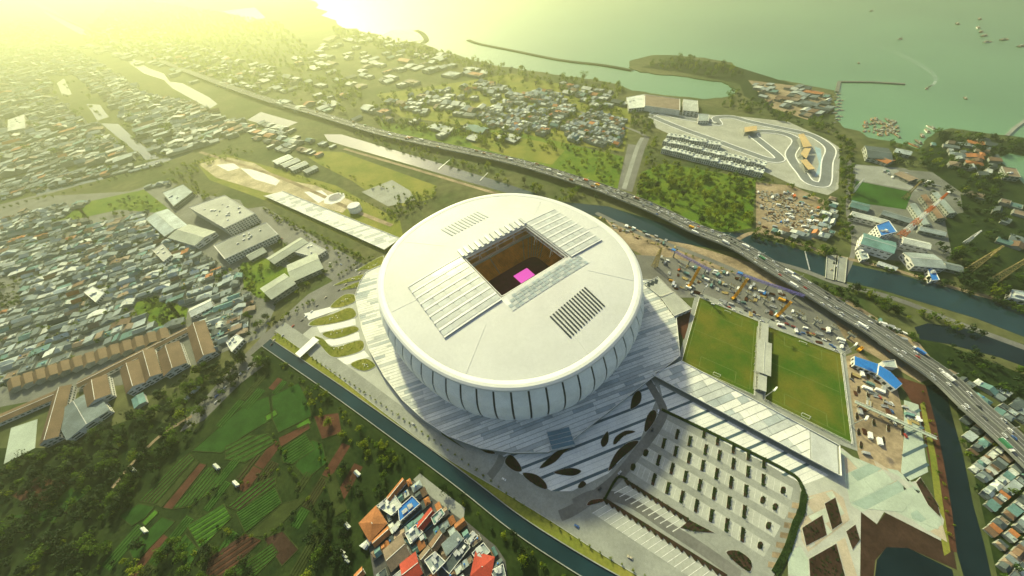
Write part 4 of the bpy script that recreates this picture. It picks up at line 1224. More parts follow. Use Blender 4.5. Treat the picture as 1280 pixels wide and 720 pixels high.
gable_block([(165, 497), (178, 493), (182, 503), (168, 509)], 5, 1.5, RF['teal metal'], M['wallw'], 'porch', 'small pale blue porch below the brown school wing')
sheet_px('sports_court', [(14, 535), (47, 524), (44, 560), (5, 580)], 0.2, M['teal_pave'])
mark([(-20, 515), (60, 490), (250, 400), (275, 445), (150, 520), (60, 560), (0, 590)], 0, 1.0)
for k in range(13):                                     # terrace of brown gables above the school
    t0 = k / 12; x, y = 17 + 185 * t0, 478 - 61 * t0
    gable_block([(x - 7, y - 3), (x + 6, y - 6), (x + 9, y + 6), (x - 4, y + 9)], 6, 3, M['schoolroof'], M['wall'], 'terraced_house',
                'brown gabled terraced house in the row above the school' if 0 < k < 12 else ('brown gabled end house of the terrace beside the %s' % ('white sheds' if k else 'long grey sheds')), 'house', 'terrace row above the school', wins=0)
mark([(5, 482), (205, 410), (212, 424), (10, 498)], 6, 1.0)
IND = [('flat', [(236.6, 259.5), (281, 244), (319, 267), (281, 285.5)], 20, M['wallw'], M['paleconc'], 'large white office block with rooftop plant'),
       ('flat', [(267, 307), (333, 278), (348, 293), (281, 324)], 13, M['wallw'], M['concrete'], 'long white factory office with rows of windows'),
       ('gable', [(181.5, 272), (210.6, 262.5), (232, 281), (207.5, 296)], 10, M['wall'], RF['pale grey metal'], 'pale metal warehouse beside the white office block'),
       ('gable', [(207.5, 296), (238, 281), (272, 291.6), (241, 305)], 10, M['wallw'], M['greenshed'], 'grey-green warehouse with white windowed end'),
       ('gable', [(331, 322), (345, 331), (383, 302), (377, 298)], 9, M['wall'], M['greenshed'], 'long pale green shed beside the boulevard'),
       ('gable', [(348, 333), (376, 351), (405, 330), (394, 320.6)], 9, M['wall'], M['greenshed'], 'wide cream shed with dark roof notch near the boulevard'),
       ('flat', [(366.5, 314.5), (388, 302), (408, 313), (394, 322)], 8, M['wallw'], M['paleconc'], 'white flat-roofed shed between the two cream sheds'),
       ('gable', [(324, 362), (340.5, 372.6), (371, 354), (354, 342)], 11, M['wall'], M['greenshed'], 'lone cream gabled hall on the green lot'),
       ('flat', [(203, 241), (229, 230.5), (241, 240), (217, 258)], 9, M['wall'], RF['pale grey metal'], 'pale flat warehouse at the edge of the lawn'),
       ('gable', [(307, 319), (313, 325), (334, 314.6), (327, 308)], 6, M['wall'], M['greenshed'], 'small green-grey shed below the white factory office'),
       ('flat', [(191, 313), (203, 305), (215, 319), (204.5, 327)], 9, M['wallw'], M['paleconc'], 'cream-roofed white house in the kampung below the warehouses'),
       ('gable', [(340.5, 201), (346, 206), (366, 197), (360, 193)], 8, M['wall'], RF['white metal'], 'first white warehouse of three behind the sand garden'),
       ('gable', [(350, 206), (356, 209), (376, 201), (369, 197)], 8, M['wall'], RF['white metal'], 'middle white warehouse of three behind the sand garden'),
       ('gable', [(360, 210), (366, 213), (386, 205), (380, 201)], 8, M['wall'], RF['white metal'], 'last white warehouse of three behind the sand garden'),
       ('gable', [(378, 214), (383, 216), (397, 210), (393, 206)], 7, M['wall'], RF['white metal'], 'short white shed beside the three warehouses'),
       ('gable', [(235, 387), (241, 395), (268, 382), (262, 374)], 7, M['wallw'], RF['white metal'], 'long white roofed shed by the boulevard junction'),
       ('flat', [(283, 428), (296, 418), (305, 424), (290, 440)], 6, M['wallw'], RF['white metal'], 'white shed beside the road next to the school'),
       ('flat', [(105, 365), (116, 358), (131, 366), (120, 378)], 10, M['wallw'], RF['white metal'], 'white house with curved top deep in the kampung'),
       ('flat', [(10, 150), (30, 143), (32, 160), (10, 164)], 12, M['wallw'], RF['white metal'], 'white block beyond the ponds in the hazy quarter')]
for i, (k, px, z, wm, rm, l) in enumerate(IND):
    if k == 'flat': block(px, z, 0, wm, 'factory_block', l, roofm=rm, wins=5 if i < 7 else 4, rooftop=(16 if i == 0 else 7 if i == 1 else 3))
    else: gable_block(px, z, 3.2, rm, wm, 'warehouse', l, wins=6)
    mark(px, 0, 1.15); mark(px, z, 1.15)
# hamlet below the canal
z8 = lambda p: (420 + p[0] / 5.333, 590 + p[1] / 5.333)
HAM = [('hip', [(165, 345), (265, 240), (320, 340), (235, 450)], 6, 'orange tiled', 'orange hip-roofed house at the corner of the hamlet'), ('gable', [(345, 160), (370, 185), (455, 75), (440, 50)], 6, 'orange tiled', 'narrow orange gabled house at the head of the hamlet'),
       ('flat', [(285, 225), (380, 150), (430, 225), (370, 280)], 6, 'white metal', 'white flat-roofed house beside the blue roof'), ('flat', [(425, 240), (505, 170), (550, 215), (432, 318)], 6, 'blue', 'bright blue flat-roofed house in the hamlet'),
       ('gable', [(545, 345), (572, 385), (650, 290), (630, 245)], 5, 'red', 'red gabled house between the alleys'), ('gable', [(325, 520), (375, 650), (480, 540), (430, 440)], 7, 'rusty metal', 'large rust brown roofed house in the hamlet'),
       ('gable', [(430, 640), (480, 720), (590, 660), (500, 560)], 7, 'red', 'dark red roofed house at the end of the hamlet row'), ('gable', [(630, 470), (665, 530), (720, 440), (690, 400)], 6, 'brown tiled', 'small brown gabled house in the middle row'),
       ('shed', [(710, 480), (800, 400), (840, 450), (740, 550)], 6, 'grey metal', 'grey roofed house beside the white-walled court'), ('flat', [(720, 620), (850, 450), (882, 510), (762, 662)], 4, 'dark slate', 'dark roofed house with bright white parapet'),
       ('flat', [(600, 590), (660, 540), (720, 600), (650, 670)], 7, 'pale grey metal', 'pale flat-roofed house with tanks'), ('hip', [(880, 665), (965, 565), (1062, 592), (1000, 700)], 6, 'red', 'bright red hip-roofed house nearest the canal'),
       ('flat', [(915, 540), (980, 480), (1020, 530), (950, 590)], 5, 'pale grey metal', 'grey annex beside the bright red roof'), ('shed', [(360, 390), (410, 330), (428, 348), (378, 408)], 5, 'white metal', 'white little roof between orange and blue houses'),
       ('gable', [(250, 440), (265, 500), (355, 400), (340, 380)], 5, 'orange tiled', 'slim orange gabled house below the hip roof'), ('flat', [(1040, 660), (1110, 620), (1125, 690), (1060, 705)], 5, 'grey metal', 'grey flat roof behind the bright red one'),
       ('shed', [(160, 490), (215, 445), (237, 462), (200, 515)], 3, 'white metal', 'white lean-to at the hip-roofed house'), ('flat', [(470, 410), (530, 360), (572, 402), (500, 470)], 5, 'pale grey metal', 'grey terrace house in the middle alley'),
       ('flat', [(640, 300), (700, 250), (720, 280), (660, 345)], 5, 'teal metal', 'teal flat-roofed house beside the red gable'), ('gable', [(560, 560), (590, 600), (640, 540), (610, 500)], 5, 'rusty metal', 'rusty little house by the pale flat roof'),
       ('flat', [(860, 460), (910, 400), (940, 430), (890, 480)], 4, 'white metal', 'small white house by the hamlet lane'), ('gable', [(120, 690), (150, 720), (190, 670), (165, 650)], 4, 'orange tiled', 'orange shed among trees beside the hamlet'),
       ('flat', [(380, 700), (430, 660), (460, 700), (420, 740)], 4, 'white metal', 'white roof at the low edge of the hamlet'), ('shed', [(540, 420), (575, 395), (600, 440), (565, 470)], 4, 'teal metal', 'teal lean-to in the middle alley')]
RF['blue'] = M['blueroof']; RF['red'] = mat('roof_red_tiles', (0.36, 0.055, 0.035), 0.7, 0.2, 0.05, 0.2, scale2=0.8)
Z('hamlet_ground', [z8(p) for p in ((180, 360), (330, 180), (430, 60), (540, 60), (700, 190), (880, 300), (930, 380), (1050, 470), (1130, 590), (1150, 740), (260, 740), (230, 560))], 0.08, M['asphalt'])
Z('lane', [z8(p) for p in ((515, 50), (560, 10), (700, 120), (860, 240), (850, 330), (760, 260), (640, 170))], 0.18, M['concrete'])
for a, b in (((280, 520), (640, 190)), ((500, 480), (760, 250)), ((640, 680), (900, 420)), ((410, 380), (600, 620))):
    mb = MB(); mb.bar((*G(*z8(a)), .9), (*G(*z8(b)), .9), .5, h=1.8); o = mb.build('alley_wall', M['skyblue'] if a[0] < 600 else M['paleconc'])
    tag(o, {280: 'blue painted alley wall below the orange hip roof', 500: 'blue painted alley wall in the middle of the hamlet', 640: 'pale alley wall beside the white-parapet house', 410: 'pale cross wall through the hamlet rows'}[a[0]], 'wall')
for kind, px, z, rc, l in HAM:
    p = [z8(q) for q in px]; _c = centroid(p); p = [(_c[0] + (a - _c[0]) * 1.16, _c[1] + (b - _c[1]) * 1.16) for a, b in p]
    mark(p, z, 1.12)
    if kind == 'flat': block(p, z, 0, M['wallw'], 'house', l, 'house', roofm=RF[rc], wins=3.5, rooftop=4, parapet=1.0, group='houses of the hamlet', storeys=2 if z > 5 else 1)
    elif kind == 'shed':
        t = block(p, z, 0, M['wall'], 'house', l, 'house', roofm=RF[rc], wins=3.5, rooftop=1, parapet=0, group='houses of the hamlet', storeys=1)
    else: gable_block(p, z, 2.6, RF[rc], M['wallw'], 'house', l, 'house', 'houses of the hamlet', hip=kind == 'hip', wins=3.5)
# power plant
PW = [('flat', [(1095, 282), (1111, 276), (1121, 290), (1101, 295)], 18, M['wallw'], M['bluepaint'], 'white boiler house with blue roof band at the power plant'), ('gable', [(1065, 264), (1064, 269), (1109, 281), (1111, 275)], 9, M['wallw'], RF['white metal'], 'long white hall along the plant wall'),
      ('gable', [(1076, 290), (1080, 306), (1120, 317), (1117, 303)], 14, M['wallw'], RF['teal metal'], 'pale blue turbine hall'), ('gable', [(1127, 295), (1130, 304), (1162, 311), (1162, 304)], 13, M['wallw'], RF['white metal'], 'white rounded hall below the striped mast'),
      ('gable', [(1130, 316), (1142, 331), (1180, 336), (1170, 317.5)], 10, M['wallw'], RF['pale grey metal'], 'wide pale hall by the river'), ('flat', [(1159, 336), (1167, 336), (1174, 350), (1164, 351)], 6, M['wallw'], M['blueroof'], 'blue roofed shed on the river bank'),
      ('gable', [(1144, 254), (1141, 257), (1158, 283), (1162, 280)], 8, M['wall'], RF['grey metal'], 'grey shed beside the sports lawn'), ('gable', [(1158, 243), (1155, 246), (1176, 275), (1180, 272)], 8, M['wall'], RF['brown tiled'], 'long brown shed under the mast top'),
      ('gable', [(1172, 240), (1169, 243), (1190, 268), (1194, 266)], 8, M['wall'], RF['grey metal'], 'outer grey shed of the three by the sports lawn'), ('gable', [(1104, 262), (1102, 268), (1142, 280), (1145, 275)], 7, M['wall'], RF['grey metal'], 'low grey workshop between lawn and boiler house'),
      ('gable', [(1179, 326), (1182, 336), (1204, 340), (1200, 332)], 6, M['wall'], RF['grey metal'], 'grey low store by the meadow'), ('flat', [(1072, 313), (1082, 311), (1086, 323), (1077, 325)], 5, M['wallw'], RF['pale grey metal'], 'pale gate building at the river bank'),
      ('gable', [(1098, 326), (1097, 330), (1120, 338), (1121, 334)], 4, M['wallw'], RF['white metal'], 'narrow white shed on the river edge'), ('gable', [(1064, 250), (1063, 258), (1084, 264), (1088, 256)], 6, M['wall'], RF['teal metal'], 'pale arched shed beside the lawn'),
      ('gable', [(1150, 283), (1148, 287), (1178, 294), (1184, 290)], 6, M['wall'], RF['pale grey metal'], 'long flat store behind the white rounded hall'), ('flat', [(1264, 362), (1282, 365), (1286, 377), (1262, 372)], 7, M['wallw'], RF['pale grey metal'], 'white pump house beside the lattice pylon'),
      ('gable', [(1085, 183), (1080, 195), (1110, 200), (1116, 186)], 9, M['wall'], RF['dark slate'], 'wide dark slate roofed hall by the harbour'), ('gable', [(1120, 185), (1118, 190), (1138, 194), (1140, 189)], 7, M['wall'], RF['pale grey metal'], 'pale harbour shed beside the dark hall'),
      ('gable', [(1100, 193), (1093, 199), (1112, 205), (1116, 200)], 7, M['wall'], RF['orange tiled'], 'red-orange roofed house behind the harbour'), ('gable', [(1125, 212), (1122, 220), (1140, 226), (1146, 224)], 6, M['wall'], RF['rusty metal'], 'rust roofed shed on the pale yard'),
      ('flat', [(1252, 208), (1270, 211), (1276, 222), (1258, 220)], 8, M['wall'], RF['rusty metal'], 'brown warehouse on the quay of the inlet')]
for k, px, z, wm, rm, l in PW:
    if k == 'flat': block(px, z, 0, wm, 'plant_building', l, roofm=rm, wins=6, rooftop=3)
    else: gable_block(px, z, 2.6, rm, wm, 'plant_hall', l, wins=7)
    mark(px, 0); mark(px, z)
# circuit stands, pit building
for px, l in (([(998, 168), (1004.7, 166.7), (1015, 182.7), (1004.7, 184)], 'tan roofed grandstand at the upper bend of the circuit'), ([(1000.7, 191.7), (1005.7, 185), (1014, 185), (1008, 198)], 'small tan grandstand in the middle of three'),
              ([(1000.7, 200), (1008, 199), (1019, 211), (1010.7, 212)], 'tan grandstand at the lower bend of the circuit'), ([(930.7, 159), (945.7, 157), (946.7, 163), (931, 165)], 'low tan stand at the circuit chicane')):
    poly = GP(px, 10); c0 = centroid(poly); t = thing('circuit_grandstand', l, 'grandstand', (*c0, .1), 0, 'stands of the race circuit')
    lo = [(p[0] - c0[0], p[1] - c0[1]) for p in poly]; M.setdefault('tanroof', mat('tan_canvas', (0.52, 0.38, 0.19), 0.7, 0.1, 0.05, 0.2))
    mb = MB(); mb.prism(lo, 9.2, 10, bottom=True); mb.build('roof', M['tanroof'], t)
    for k in range(5):
        a = 1 - k * .16; mb = MB(); mb.prism([(x * .85 * a + lo[0][0] * (1 - a) * .6, y * .85 * a + lo[0][1] * (1 - a) * .6) for x, y in lo], 1.2 * k, 1.2 * k + 1.2); mb.build('seat_row', M['concrete'], t)
    for x, y in lo:
        mb = MB(); mb.cyl((x * .9, y * .9, 0), .5, 9.3, 6); mb.build('post', M['steel'], t)
block([(783, 122), (805, 118), (806, 134), (786, 136)], 10, 0, M['wallw'], 'pit_building', 'white pit building of the race circuit', roofm=RF['white metal'], wins=7, rooftop=4)
block([(806, 118), (850, 124), (850, 138), (806, 132)], 14, 0, M['wallw'], 'expo_hall', 'white exhibition hall with red-brown roof beside the circuit', roofm=RF['rusty metal'], wins=None)
block([(854, 124), (872, 126), (873, 140), (854, 138)], 12, 0, M['wallw'], 'annex_hall', 'white annex with yellow wall beside the exhibition hall', roofm=RF['white metal'], wins=8)
block([(873, 142), (886, 143), (886, 151), (873, 151)], 8, 0, M['wallw'], 'timing_tower', 'low round-ended white block at the chicane', roofm=RF['pale grey metal'], wins=5)
# terraces of white houses between wood and circuit
WH = MB(); WH.box((0, 0, 0), (1, 1, 1)); wh_wall = WH.mesh('wall', M['wallw'])
WH = MB(); WH.box((0, 0, .98), (.96, .96, .06)); WH.box((.2, .25, 1.04), (.3, .3, .2)); wh_roof = WH.mesh('roof', RF['white metal'])
WH = MB()
for s in (-1, 1):
    for k in range(2): WH.box((-.25 + .5 * k, s * .501, .15), (.24, .02, .3)); WH.box((-.25 + .5 * k, s * .501, .6), (.24, .02, .25))
wh_win = WH.mesh('window_band', M['glassd'])
for (a, b, n, lab) in (((827, 190), (952, 221), 24, 'white terraced house in the row facing the wood'), ((829, 180), (955, 211), 22, 'white terraced house in the middle row beside the circuit'), ((833, 173), (900, 186), 12, 'cream terraced house in the short row backing onto the circuit')):
    A, B = Vector(G(*a)), Vector(G(*b)); d = (B - A); rz = math.atan2(d.y, d.x)
    for k in range(n):
        p = A + d * (k + .5) / n
        t = thing('row_house', lab, 'house', (p.x, p.y, .1), rz, 'white terraced houses beside the race circuit', (d.length / n * .94, R.uniform(13, 17), R.uniform(9, 12)))
        link('wall', wh_wall, t); link('roof', wh_roof, t); link('window_band', wh_win, t)
    mark([(a[0] - 8, a[1] - 8), (b[0] + 8, b[1] - 8), (b[0] + 8, b[1] + 8), (a[0] - 8, a[1] + 8)], 0, 1)
# blue roofed shed in the works yard
t = block([(1068, 445), (1098, 455), (1096, 467), (1068, 456)], 6, 0, M['wallw'], 'site_office', 'bright blue roofed shed beside the training pitch corner', roofm=M['blueroof'], wins=5, parapet=0)
t = block([(1099, 456), (1113, 464.5), (1128, 480), (1120, 487), (1097, 468)], 7, 0, M['wallw'], 'site_office', 'bright blue roofed wing reaching towards the dark canal', roofm=M['blueroof'], wins=5, parapet=0)
block([(1102, 452), (1118, 450), (1121, 460), (1106, 458)], 6, 0, M['wallw'], 'site_hut', 'pale hut between blue roof and toll road', roofm=RF['pale grey metal'])

# ---- generated quarters of small houses
houses = []                                            # x, y, rz, w, l, h, type, colour, place
def quarter(poly_px, dpx, cell, place, cols, skip=.08, lane=(6, 9), hr=(3.2, 7), jit=.12, types=(0, 0, 1, 2, 3), st=4.5, holes=()):
    poly = GP(poly_px); d = Vector(G(*dpx[1])) - Vector(G(*dpx[0])); rz = math.atan2(d.y, d.x); d.normalize(); n = Vector((-d.y, d.x))
    us = [Vector(p).dot(d) for p in poly]; vs = [Vector(p).dot(n) for p in poly]
    hol = [GP(h) for h in holes]
    v = min(vs); row = 0
    while v < max(vs):
        L = cell[1] * R.uniform(.8, 1.25); u = min(us) + R.uniform(0, cell[0]); k = 0
        while u < max(us):
            w = cell[0] * R.choice((.6, .8, 1, 1, 1.3, 1.9)); k += 1
            p = d * (u + w / 2) + n * (v + L / 2); q = (p.x, p.y)
            u += w + R.choice((.1, .3, .6, 1.0)) + (4 if k % lane[1] == 0 else 0)
            if R.random() < skip or not inside(q, poly): continue
            if any(inside(q, m) for m in MASK) or any(inside(q, h) for h in hol): continue
            tp = R.choice(types); W_, L_, rot = w, L * R.uniform(.8, 1.0), rz + R.gauss(0, .025)
            if tp in (0, 1) and R.random() < .7: W_, L_, rot = L_, W_, rot + math.pi / 2
            houses.append((p.x, p.y, rot, W_, L_, R.uniform(*hr), tp, R.choices(range(8), cols)[0], place))
        v += L + R.choice((.3, .6, 1.2)) + (st if row % 2 else 0); row += 1
CK = (8, 8, 3.0, 1.4, .7, 4, 3.2, 2)
quarter([(-40, 355), (60, 320), (150, 300), (190, 285), (265, 330), (320, 385), (300, 418), (275, 440), (240, 400), (200, 415), (100, 446), (-40, 500)], ((60, 420), (180, 380)), (13, 11), 'in the kampung above the school', CK, .07, holes=[[(165, 380), (195, 370), (235, 385), (232, 405), (200, 408), (172, 395)], [(-10, 352), (30, 345), (34, 380), (-10, 392)]])
quarter([(-60, 290), (40, 262), (120, 280), (190, 262), (205, 300), (190, 288), (150, 302), (60, 322), (-60, 365)], ((60, 320), (150, 296)), (14, 12), 'in the kampung by the lawn', CK, .07, holes=[[(65, 280), (110, 252), (180, 237), (212, 262), (195, 266), (150, 262), (90, 275)]])
quarter([(205, 300), (245, 310), (300, 345), (320, 385), (265, 332)], ((60, 420), (180, 380)), (12, 11), 'in the kampung below the warehouses', CK, .05)
quarter([(240, 405), (300, 395), (320, 420), (290, 445), (250, 440)], ((60, 420), (180, 380)), (12, 11), 'in the kampung by the boulevard', CK, .12)
quarter([(1194, 492), (1230, 515), (1330, 600), (1330, 740), (1252, 740), (1238, 680), (1224, 620), (1208, 560)], ((1230, 640), (1275, 600)), (5.4, 6.5), 'across the dark canal', (5, 5, 4, 2, 1, 5, 3, 3), .05, hr=(2.4, 3.8), st=1.6)
quarter([(1130, 445), (1155, 450), (1260, 545), (1330, 600), (1330, 540), (1280, 500), (1200, 470)], ((1140, 440), (1200, 480)), (6, 8), 'in the strip beside the toll road', (4, 5, 4, 2, 1, 4, 3, 3), .3, hr=(2.6, 4), st=2)
quarter([(1030, 260), (1046, 240), (1040, 300), (1000, 302), (960, 290), (985, 285), (1010, 292)], ((985, 280), (1030, 295)), (8, 12), 'round the rubble yard', (4, 5, 6, 2, 1, 2, 2, 3), .25)
quarter([(-60, 290), (60, 261), (140, 246), (204, 227), (222, 231), (180, 236), (120, 250), (70, 274), (-60, 305)], ((0, 275), (100, 251)), (12, 13), 'beside the city road', CK, .12, lane=(5, 7), st=3)
quarter([z8(p) for p in ((190, 380), (330, 190), (430, 70), (540, 70), (690, 200), (860, 320), (920, 400), (1050, 490), (1120, 600), (1130, 720), (280, 720), (240, 560))], (z8((325, 520)), z8((430, 440))), (5, 6.5), 'in the hamlet below the canal', (4, 4, 4, 3, 3, 3, 3, 4), .1, hr=(2.6, 4.6), st=2.0)
n_near = len(houses)
CE = (1, 5, 8, 1, 1.5, 1, 1, 1)
quarter([(700, 160), (740, 140), (782, 150), (775, 186), (715, 178)], ((720, 165), (770, 180)), (11, 14), 'on the villa estate beside the boulevard', CE, .12, (4, 8), (6, 10), types=(0, 1, 2, 2))
quarter([(590, 150), (640, 120), (690, 112), (720, 135), (700, 158), (680, 172), (620, 162)], ((620, 150), (690, 165)), (12, 16), 'on the villa estate beyond the meadow', CE, .25, (4, 7), (6, 10), types=(0, 1, 2, 2))
quarter([(470, 130), (560, 112), (620, 100), (640, 118), (590, 148), (500, 142)], ((500, 130), (590, 140)), (20, 26), 'far', CE, .5, hr=(7, 12), types=(0, 1, 2, 2))
quarter([(700, 106), (760, 116), (785, 132), (740, 136), (700, 116)], ((700, 110), (760, 122)), (16, 22), 'far', CE, .45, hr=(6, 10), types=(0, 2))
quarter([(940, 104), (1000, 110), (1036, 120), (1036, 140), (1010, 148), (960, 132)], ((950, 112), (1030, 130)), (16, 22), 'far', (4, 5, 3, 2, 1, 4, 2, 3), .3, hr=(4, 7), types=(0, 3))
quarter([(1160, 180), (1230, 176), (1250, 200), (1230, 235), (1195, 215)], ((1165, 190), (1230, 200)), (12, 16), 'far', (4, 3, 2, 3, 3, 4, 2, 4), .45)
quarter([(1205, 240), (1290, 250), (1330, 330), (1260, 330)], ((1210, 250), (1280, 270)), (14, 18), 'far', (4, 3, 2, 3, 1, 4, 2, 4), .75)
quarter([(-60, 270), (60, 235), (130, 222), (190, 210), (210, 205), (60, 215), (-60, 240)], ((0, 250), (100, 225)), (15, 20), 'far', CK, .15, types=(0, 2, 3))
quarter([(-60, 235), (60, 212), (205, 198), (300, 170), (320, 160), (240, 130), (190, 120), (90, 60), (30, 20), (-60, 60)], ((0, 200), (120, 170)), (24, 24), 'far', (6, 8, 5, 1.5, .8, 4, 3, 2), .18, hr=(6, 13), types=(0, 2, 3), holes=[[(60, 95), (95, 95), (140, 130), (205, 200), (180, 204), (150, 180), (105, 150), (65, 122)]])
quarter([(100, 60), (260, 110), (420, 150), (640, 195), (640, 170), (470, 140), (420, 110), (350, 90), (250, 60), (150, 20)], ((150, 60), (300, 105)), (30, 36), 'far', CE, .72, hr=(6, 12), types=(0, 2))
quarter([(290, 160), (330, 150), (420, 185), (400, 195), (340, 188)], ((300, 160), (400, 185)), (16, 22), 'far', CE, .4, hr=(5, 8), types=(0, 3))
quarter([(430, 40), (520, 60), (620, 90), (560, 108), (440, 110), (360, 80)], ((430, 60), (560, 85)), (36, 44), 'far', CE, .75, hr=(7, 12), types=(0, 2))

# unit prototypes: wall and roof of the four house kinds
def unit(tp, mb_w, mb_r):
    if tp == 2:
        mb_w.box((0, 0, 0), (1, 1, 1)); mb_r.box((0, 0, .98), (.93, .93, .04))
        for a, b, c, d in ((0, -.48, 1, .04), (0, .48, 1, .04), (-.48, 0, .04, .92), (.48, 0, .04, .92)): mb_w.box((a, b, 1.0), (c, d, .13))
        mb_r.box((.2, -.2, 1.02), (.25, .2, .3))
    elif tp == 3:
        mb_w.v += [(-.5, -.5, 0), (.5, -.5, 0), (.5, .5, 0), (-.5, .5, 0), (-.5, -.5, .85), (.5, -.5, 1.1), (.5, .5, 1.1), (-.5, .5, .85)]
        mb_w.f += [(0, 1, 5, 4), (1, 2, 6, 5), (2, 3, 7, 6), (3, 0, 4, 7)]; mb_w.m += [0] * 4
        mb_r.v += [(-.54, -.54, .85), (.54, -.54, 1.13), (.54, .54, 1.13), (-.54, .54, .85), (-.54, -.54, .82), (.54, -.54, 1.09), (.54, .54, 1.09), (-.54, .54, .82)]
        mb_r.f += [(0, 1, 2, 3), (0, 4, 5, 1), (1, 5, 6, 2), (2, 6, 7, 3), (3, 7, 4, 0)]; mb_r.m += [0] * 5
    else:
        mb_w.box((0, 0, 0), (1, 1, .9))
        if tp == 0:
            mb_w.quad([(-.5, -.5, .9), (.5, -.5, .9), (0, -.5, 1.38)]); mb_w.quad([(.5, .5, .9), (-.5, .5, .9), (0, .5, 1.38)])
            mb_r.gable(1, 1, .9, .5, .05)
        else:
            mb_r.v += [(-.56, -.54, .88), (.56, -.54, .88), (.56, .54, .88), (-.56, .54, .88), (0, -.2, 1.4), (0, .2, 1.4)]
            mb_r.f += [(0, 1, 4), (1, 2, 5, 4), (2, 3, 5), (3, 0, 4, 5)]; mb_r.m += [0] * 4
UN = []
for tp in range(4):
    a, b = MB(), MB(); unit(tp, a, b); UN.append((a, b))
WALLU = [UN[t][0].mesh('wall', M['wall']) for t in range(4)]
ROOFU = [[UN[t][1].mesh('roof', ROOFM[c]) for c in range(8)] for t in range(4)]
tk = MB(); tk.cyl((0, 0, 0), .55, 1.3, 8); tk.cyl((0, 0, 1.3), .55, .25, 8, .1); tank_me = tk.mesh('water_tank', M['bluepaint']); tank_mo = tk.mesh('water_tank', M['yellow'])
SHP = ['gabled', 'hipped', 'flat', 'lean-to']
def hsize(h):
    px = ppos(h[0], h[1]); d = math.sqrt(h[0] ** 2 + h[1] ** 2 + CAM_H ** 2)
    return (h[3] * h[4]) ** .5 / d if -5 < px[0] < 1285 and -5 < px[1] < 725 else 0
kam = [h for h in houses[:n_near]]; est = [h for h in houses[n_near:] if h[8] != 'far']; far = [h for h in houses[n_near:] if h[8] == 'far']
kam.sort(key=hsize, reverse=True); est.sort(key=hsize, reverse=True)
SIZE = lambda h: 'small' if h[3] * h[4] < 85 else ('large' if h[3] * h[4] > 150 else 'middling')
def place_house(h, cat, grp, nm):
    extra = R.random(); ch = ROOFCOL[h[7]][0]
    lab = '%s %s %s %s roof%s %s' % ({'small': 'small', 'large': 'large', 'middling': 'medium'}[SIZE(h)], 'tall' if h[5] > 5.2 else 'low', ch, SHP[h[6]], ' with tank' if extra < .3 else ' house', h[8])
    t = thing(nm, lab, cat, (h[0], h[1], .05), h[2], grp, (h[3], h[4], h[5]))
    link('wall', WALLU[h[6]], t); rf = link('roof', ROOFU[h[6]][h[7]], t)
    if extra < .3:
        link('water_tank', tank_mo if extra < .1 else tank_me, rf, (R.uniform(-.3, .3), R.uniform(-.3, .3), 1.0), 0, (1.4 / h[3], 1.4 / h[4], 1.4 / h[5]))
for h in kam[:300]: place_house(h, 'house', 'houses of the kampung quarters', 'kampung_house')
for h in est[:140]: place_house(h, 'villa', 'villas of the pale estate', 'villa')
def join_houses(lst, name, label):
    V, F, MI = [], [], []
    for h in lst:
        ca, sa = math.cos(h[2]), math.sin(h[2])
        for part, mi in ((UN[h[6]][0], 0), (UN[h[6]][1], 1 + h[7])):
            k = len(V)
            for x, y, z in part.v:
                X, Y = x * h[3], y * h[4]; V.append((h[0] + X * ca - Y * sa, h[1] + X * sa + Y * ca, z * h[5] + .03))
            for f in part.f: F.append(tuple(i + k for i in f)); MI.append(mi)
    mb = MB(); mb.v, mb.f, mb.m = V, F, MI
    o = mb.build(name, [M['wall']] + ROOFM); tag(o, label, 'houses', kind='stuff')
join_houses(kam[300:] + est[140:], 'distant_houses', 'dense mass of small grey roofs filling the kampung further off')
join_houses(far, 'far_town', 'hazy far town of low roofs towards the coast')
print('houses', len(kam), len(est), len(far))
# ------------------------------------------------------------------ toll road and other infrastructure
TOLL = [(20, -2), (60, 14), (120, 40), (187, 70), (300, 113), (400, 143), (470, 164), (527, 177), (640, 201), (727, 227), (760, 238), (815.5, 260), (865.5, 284), (916, 304), (958, 329), (1002, 355.5), (1047, 384), (1090, 410), (1129, 437), (1178, 471), (1218, 508), (1262, 547), (1320, 602)]
tl = resample([G(a, b, 11) for a, b in TOLL], 6)
TZ, TW = 11.0, 13.2
M['tollasph'] = mat('toll_asphalt', (0.092, 0.094, 0.092), .85, .2, .02, .3, scale2=.3)
toll = MB(); ribbon(toll, tl, -TW, TW, TZ - 1.6, TZ, 0, 1); tollo = struct('toll_road', toll, [M['tollasph'], M['concrete']])
for d0, d1 in ((-TW - .5, -TW), (TW, TW + .5), (-.5, .5)):
    mb = MB(); ribbon(mb, tl, d0, d1, TZ - 1.4, TZ + 1.1); mb.build('barrier', M['concrete'], tollo)
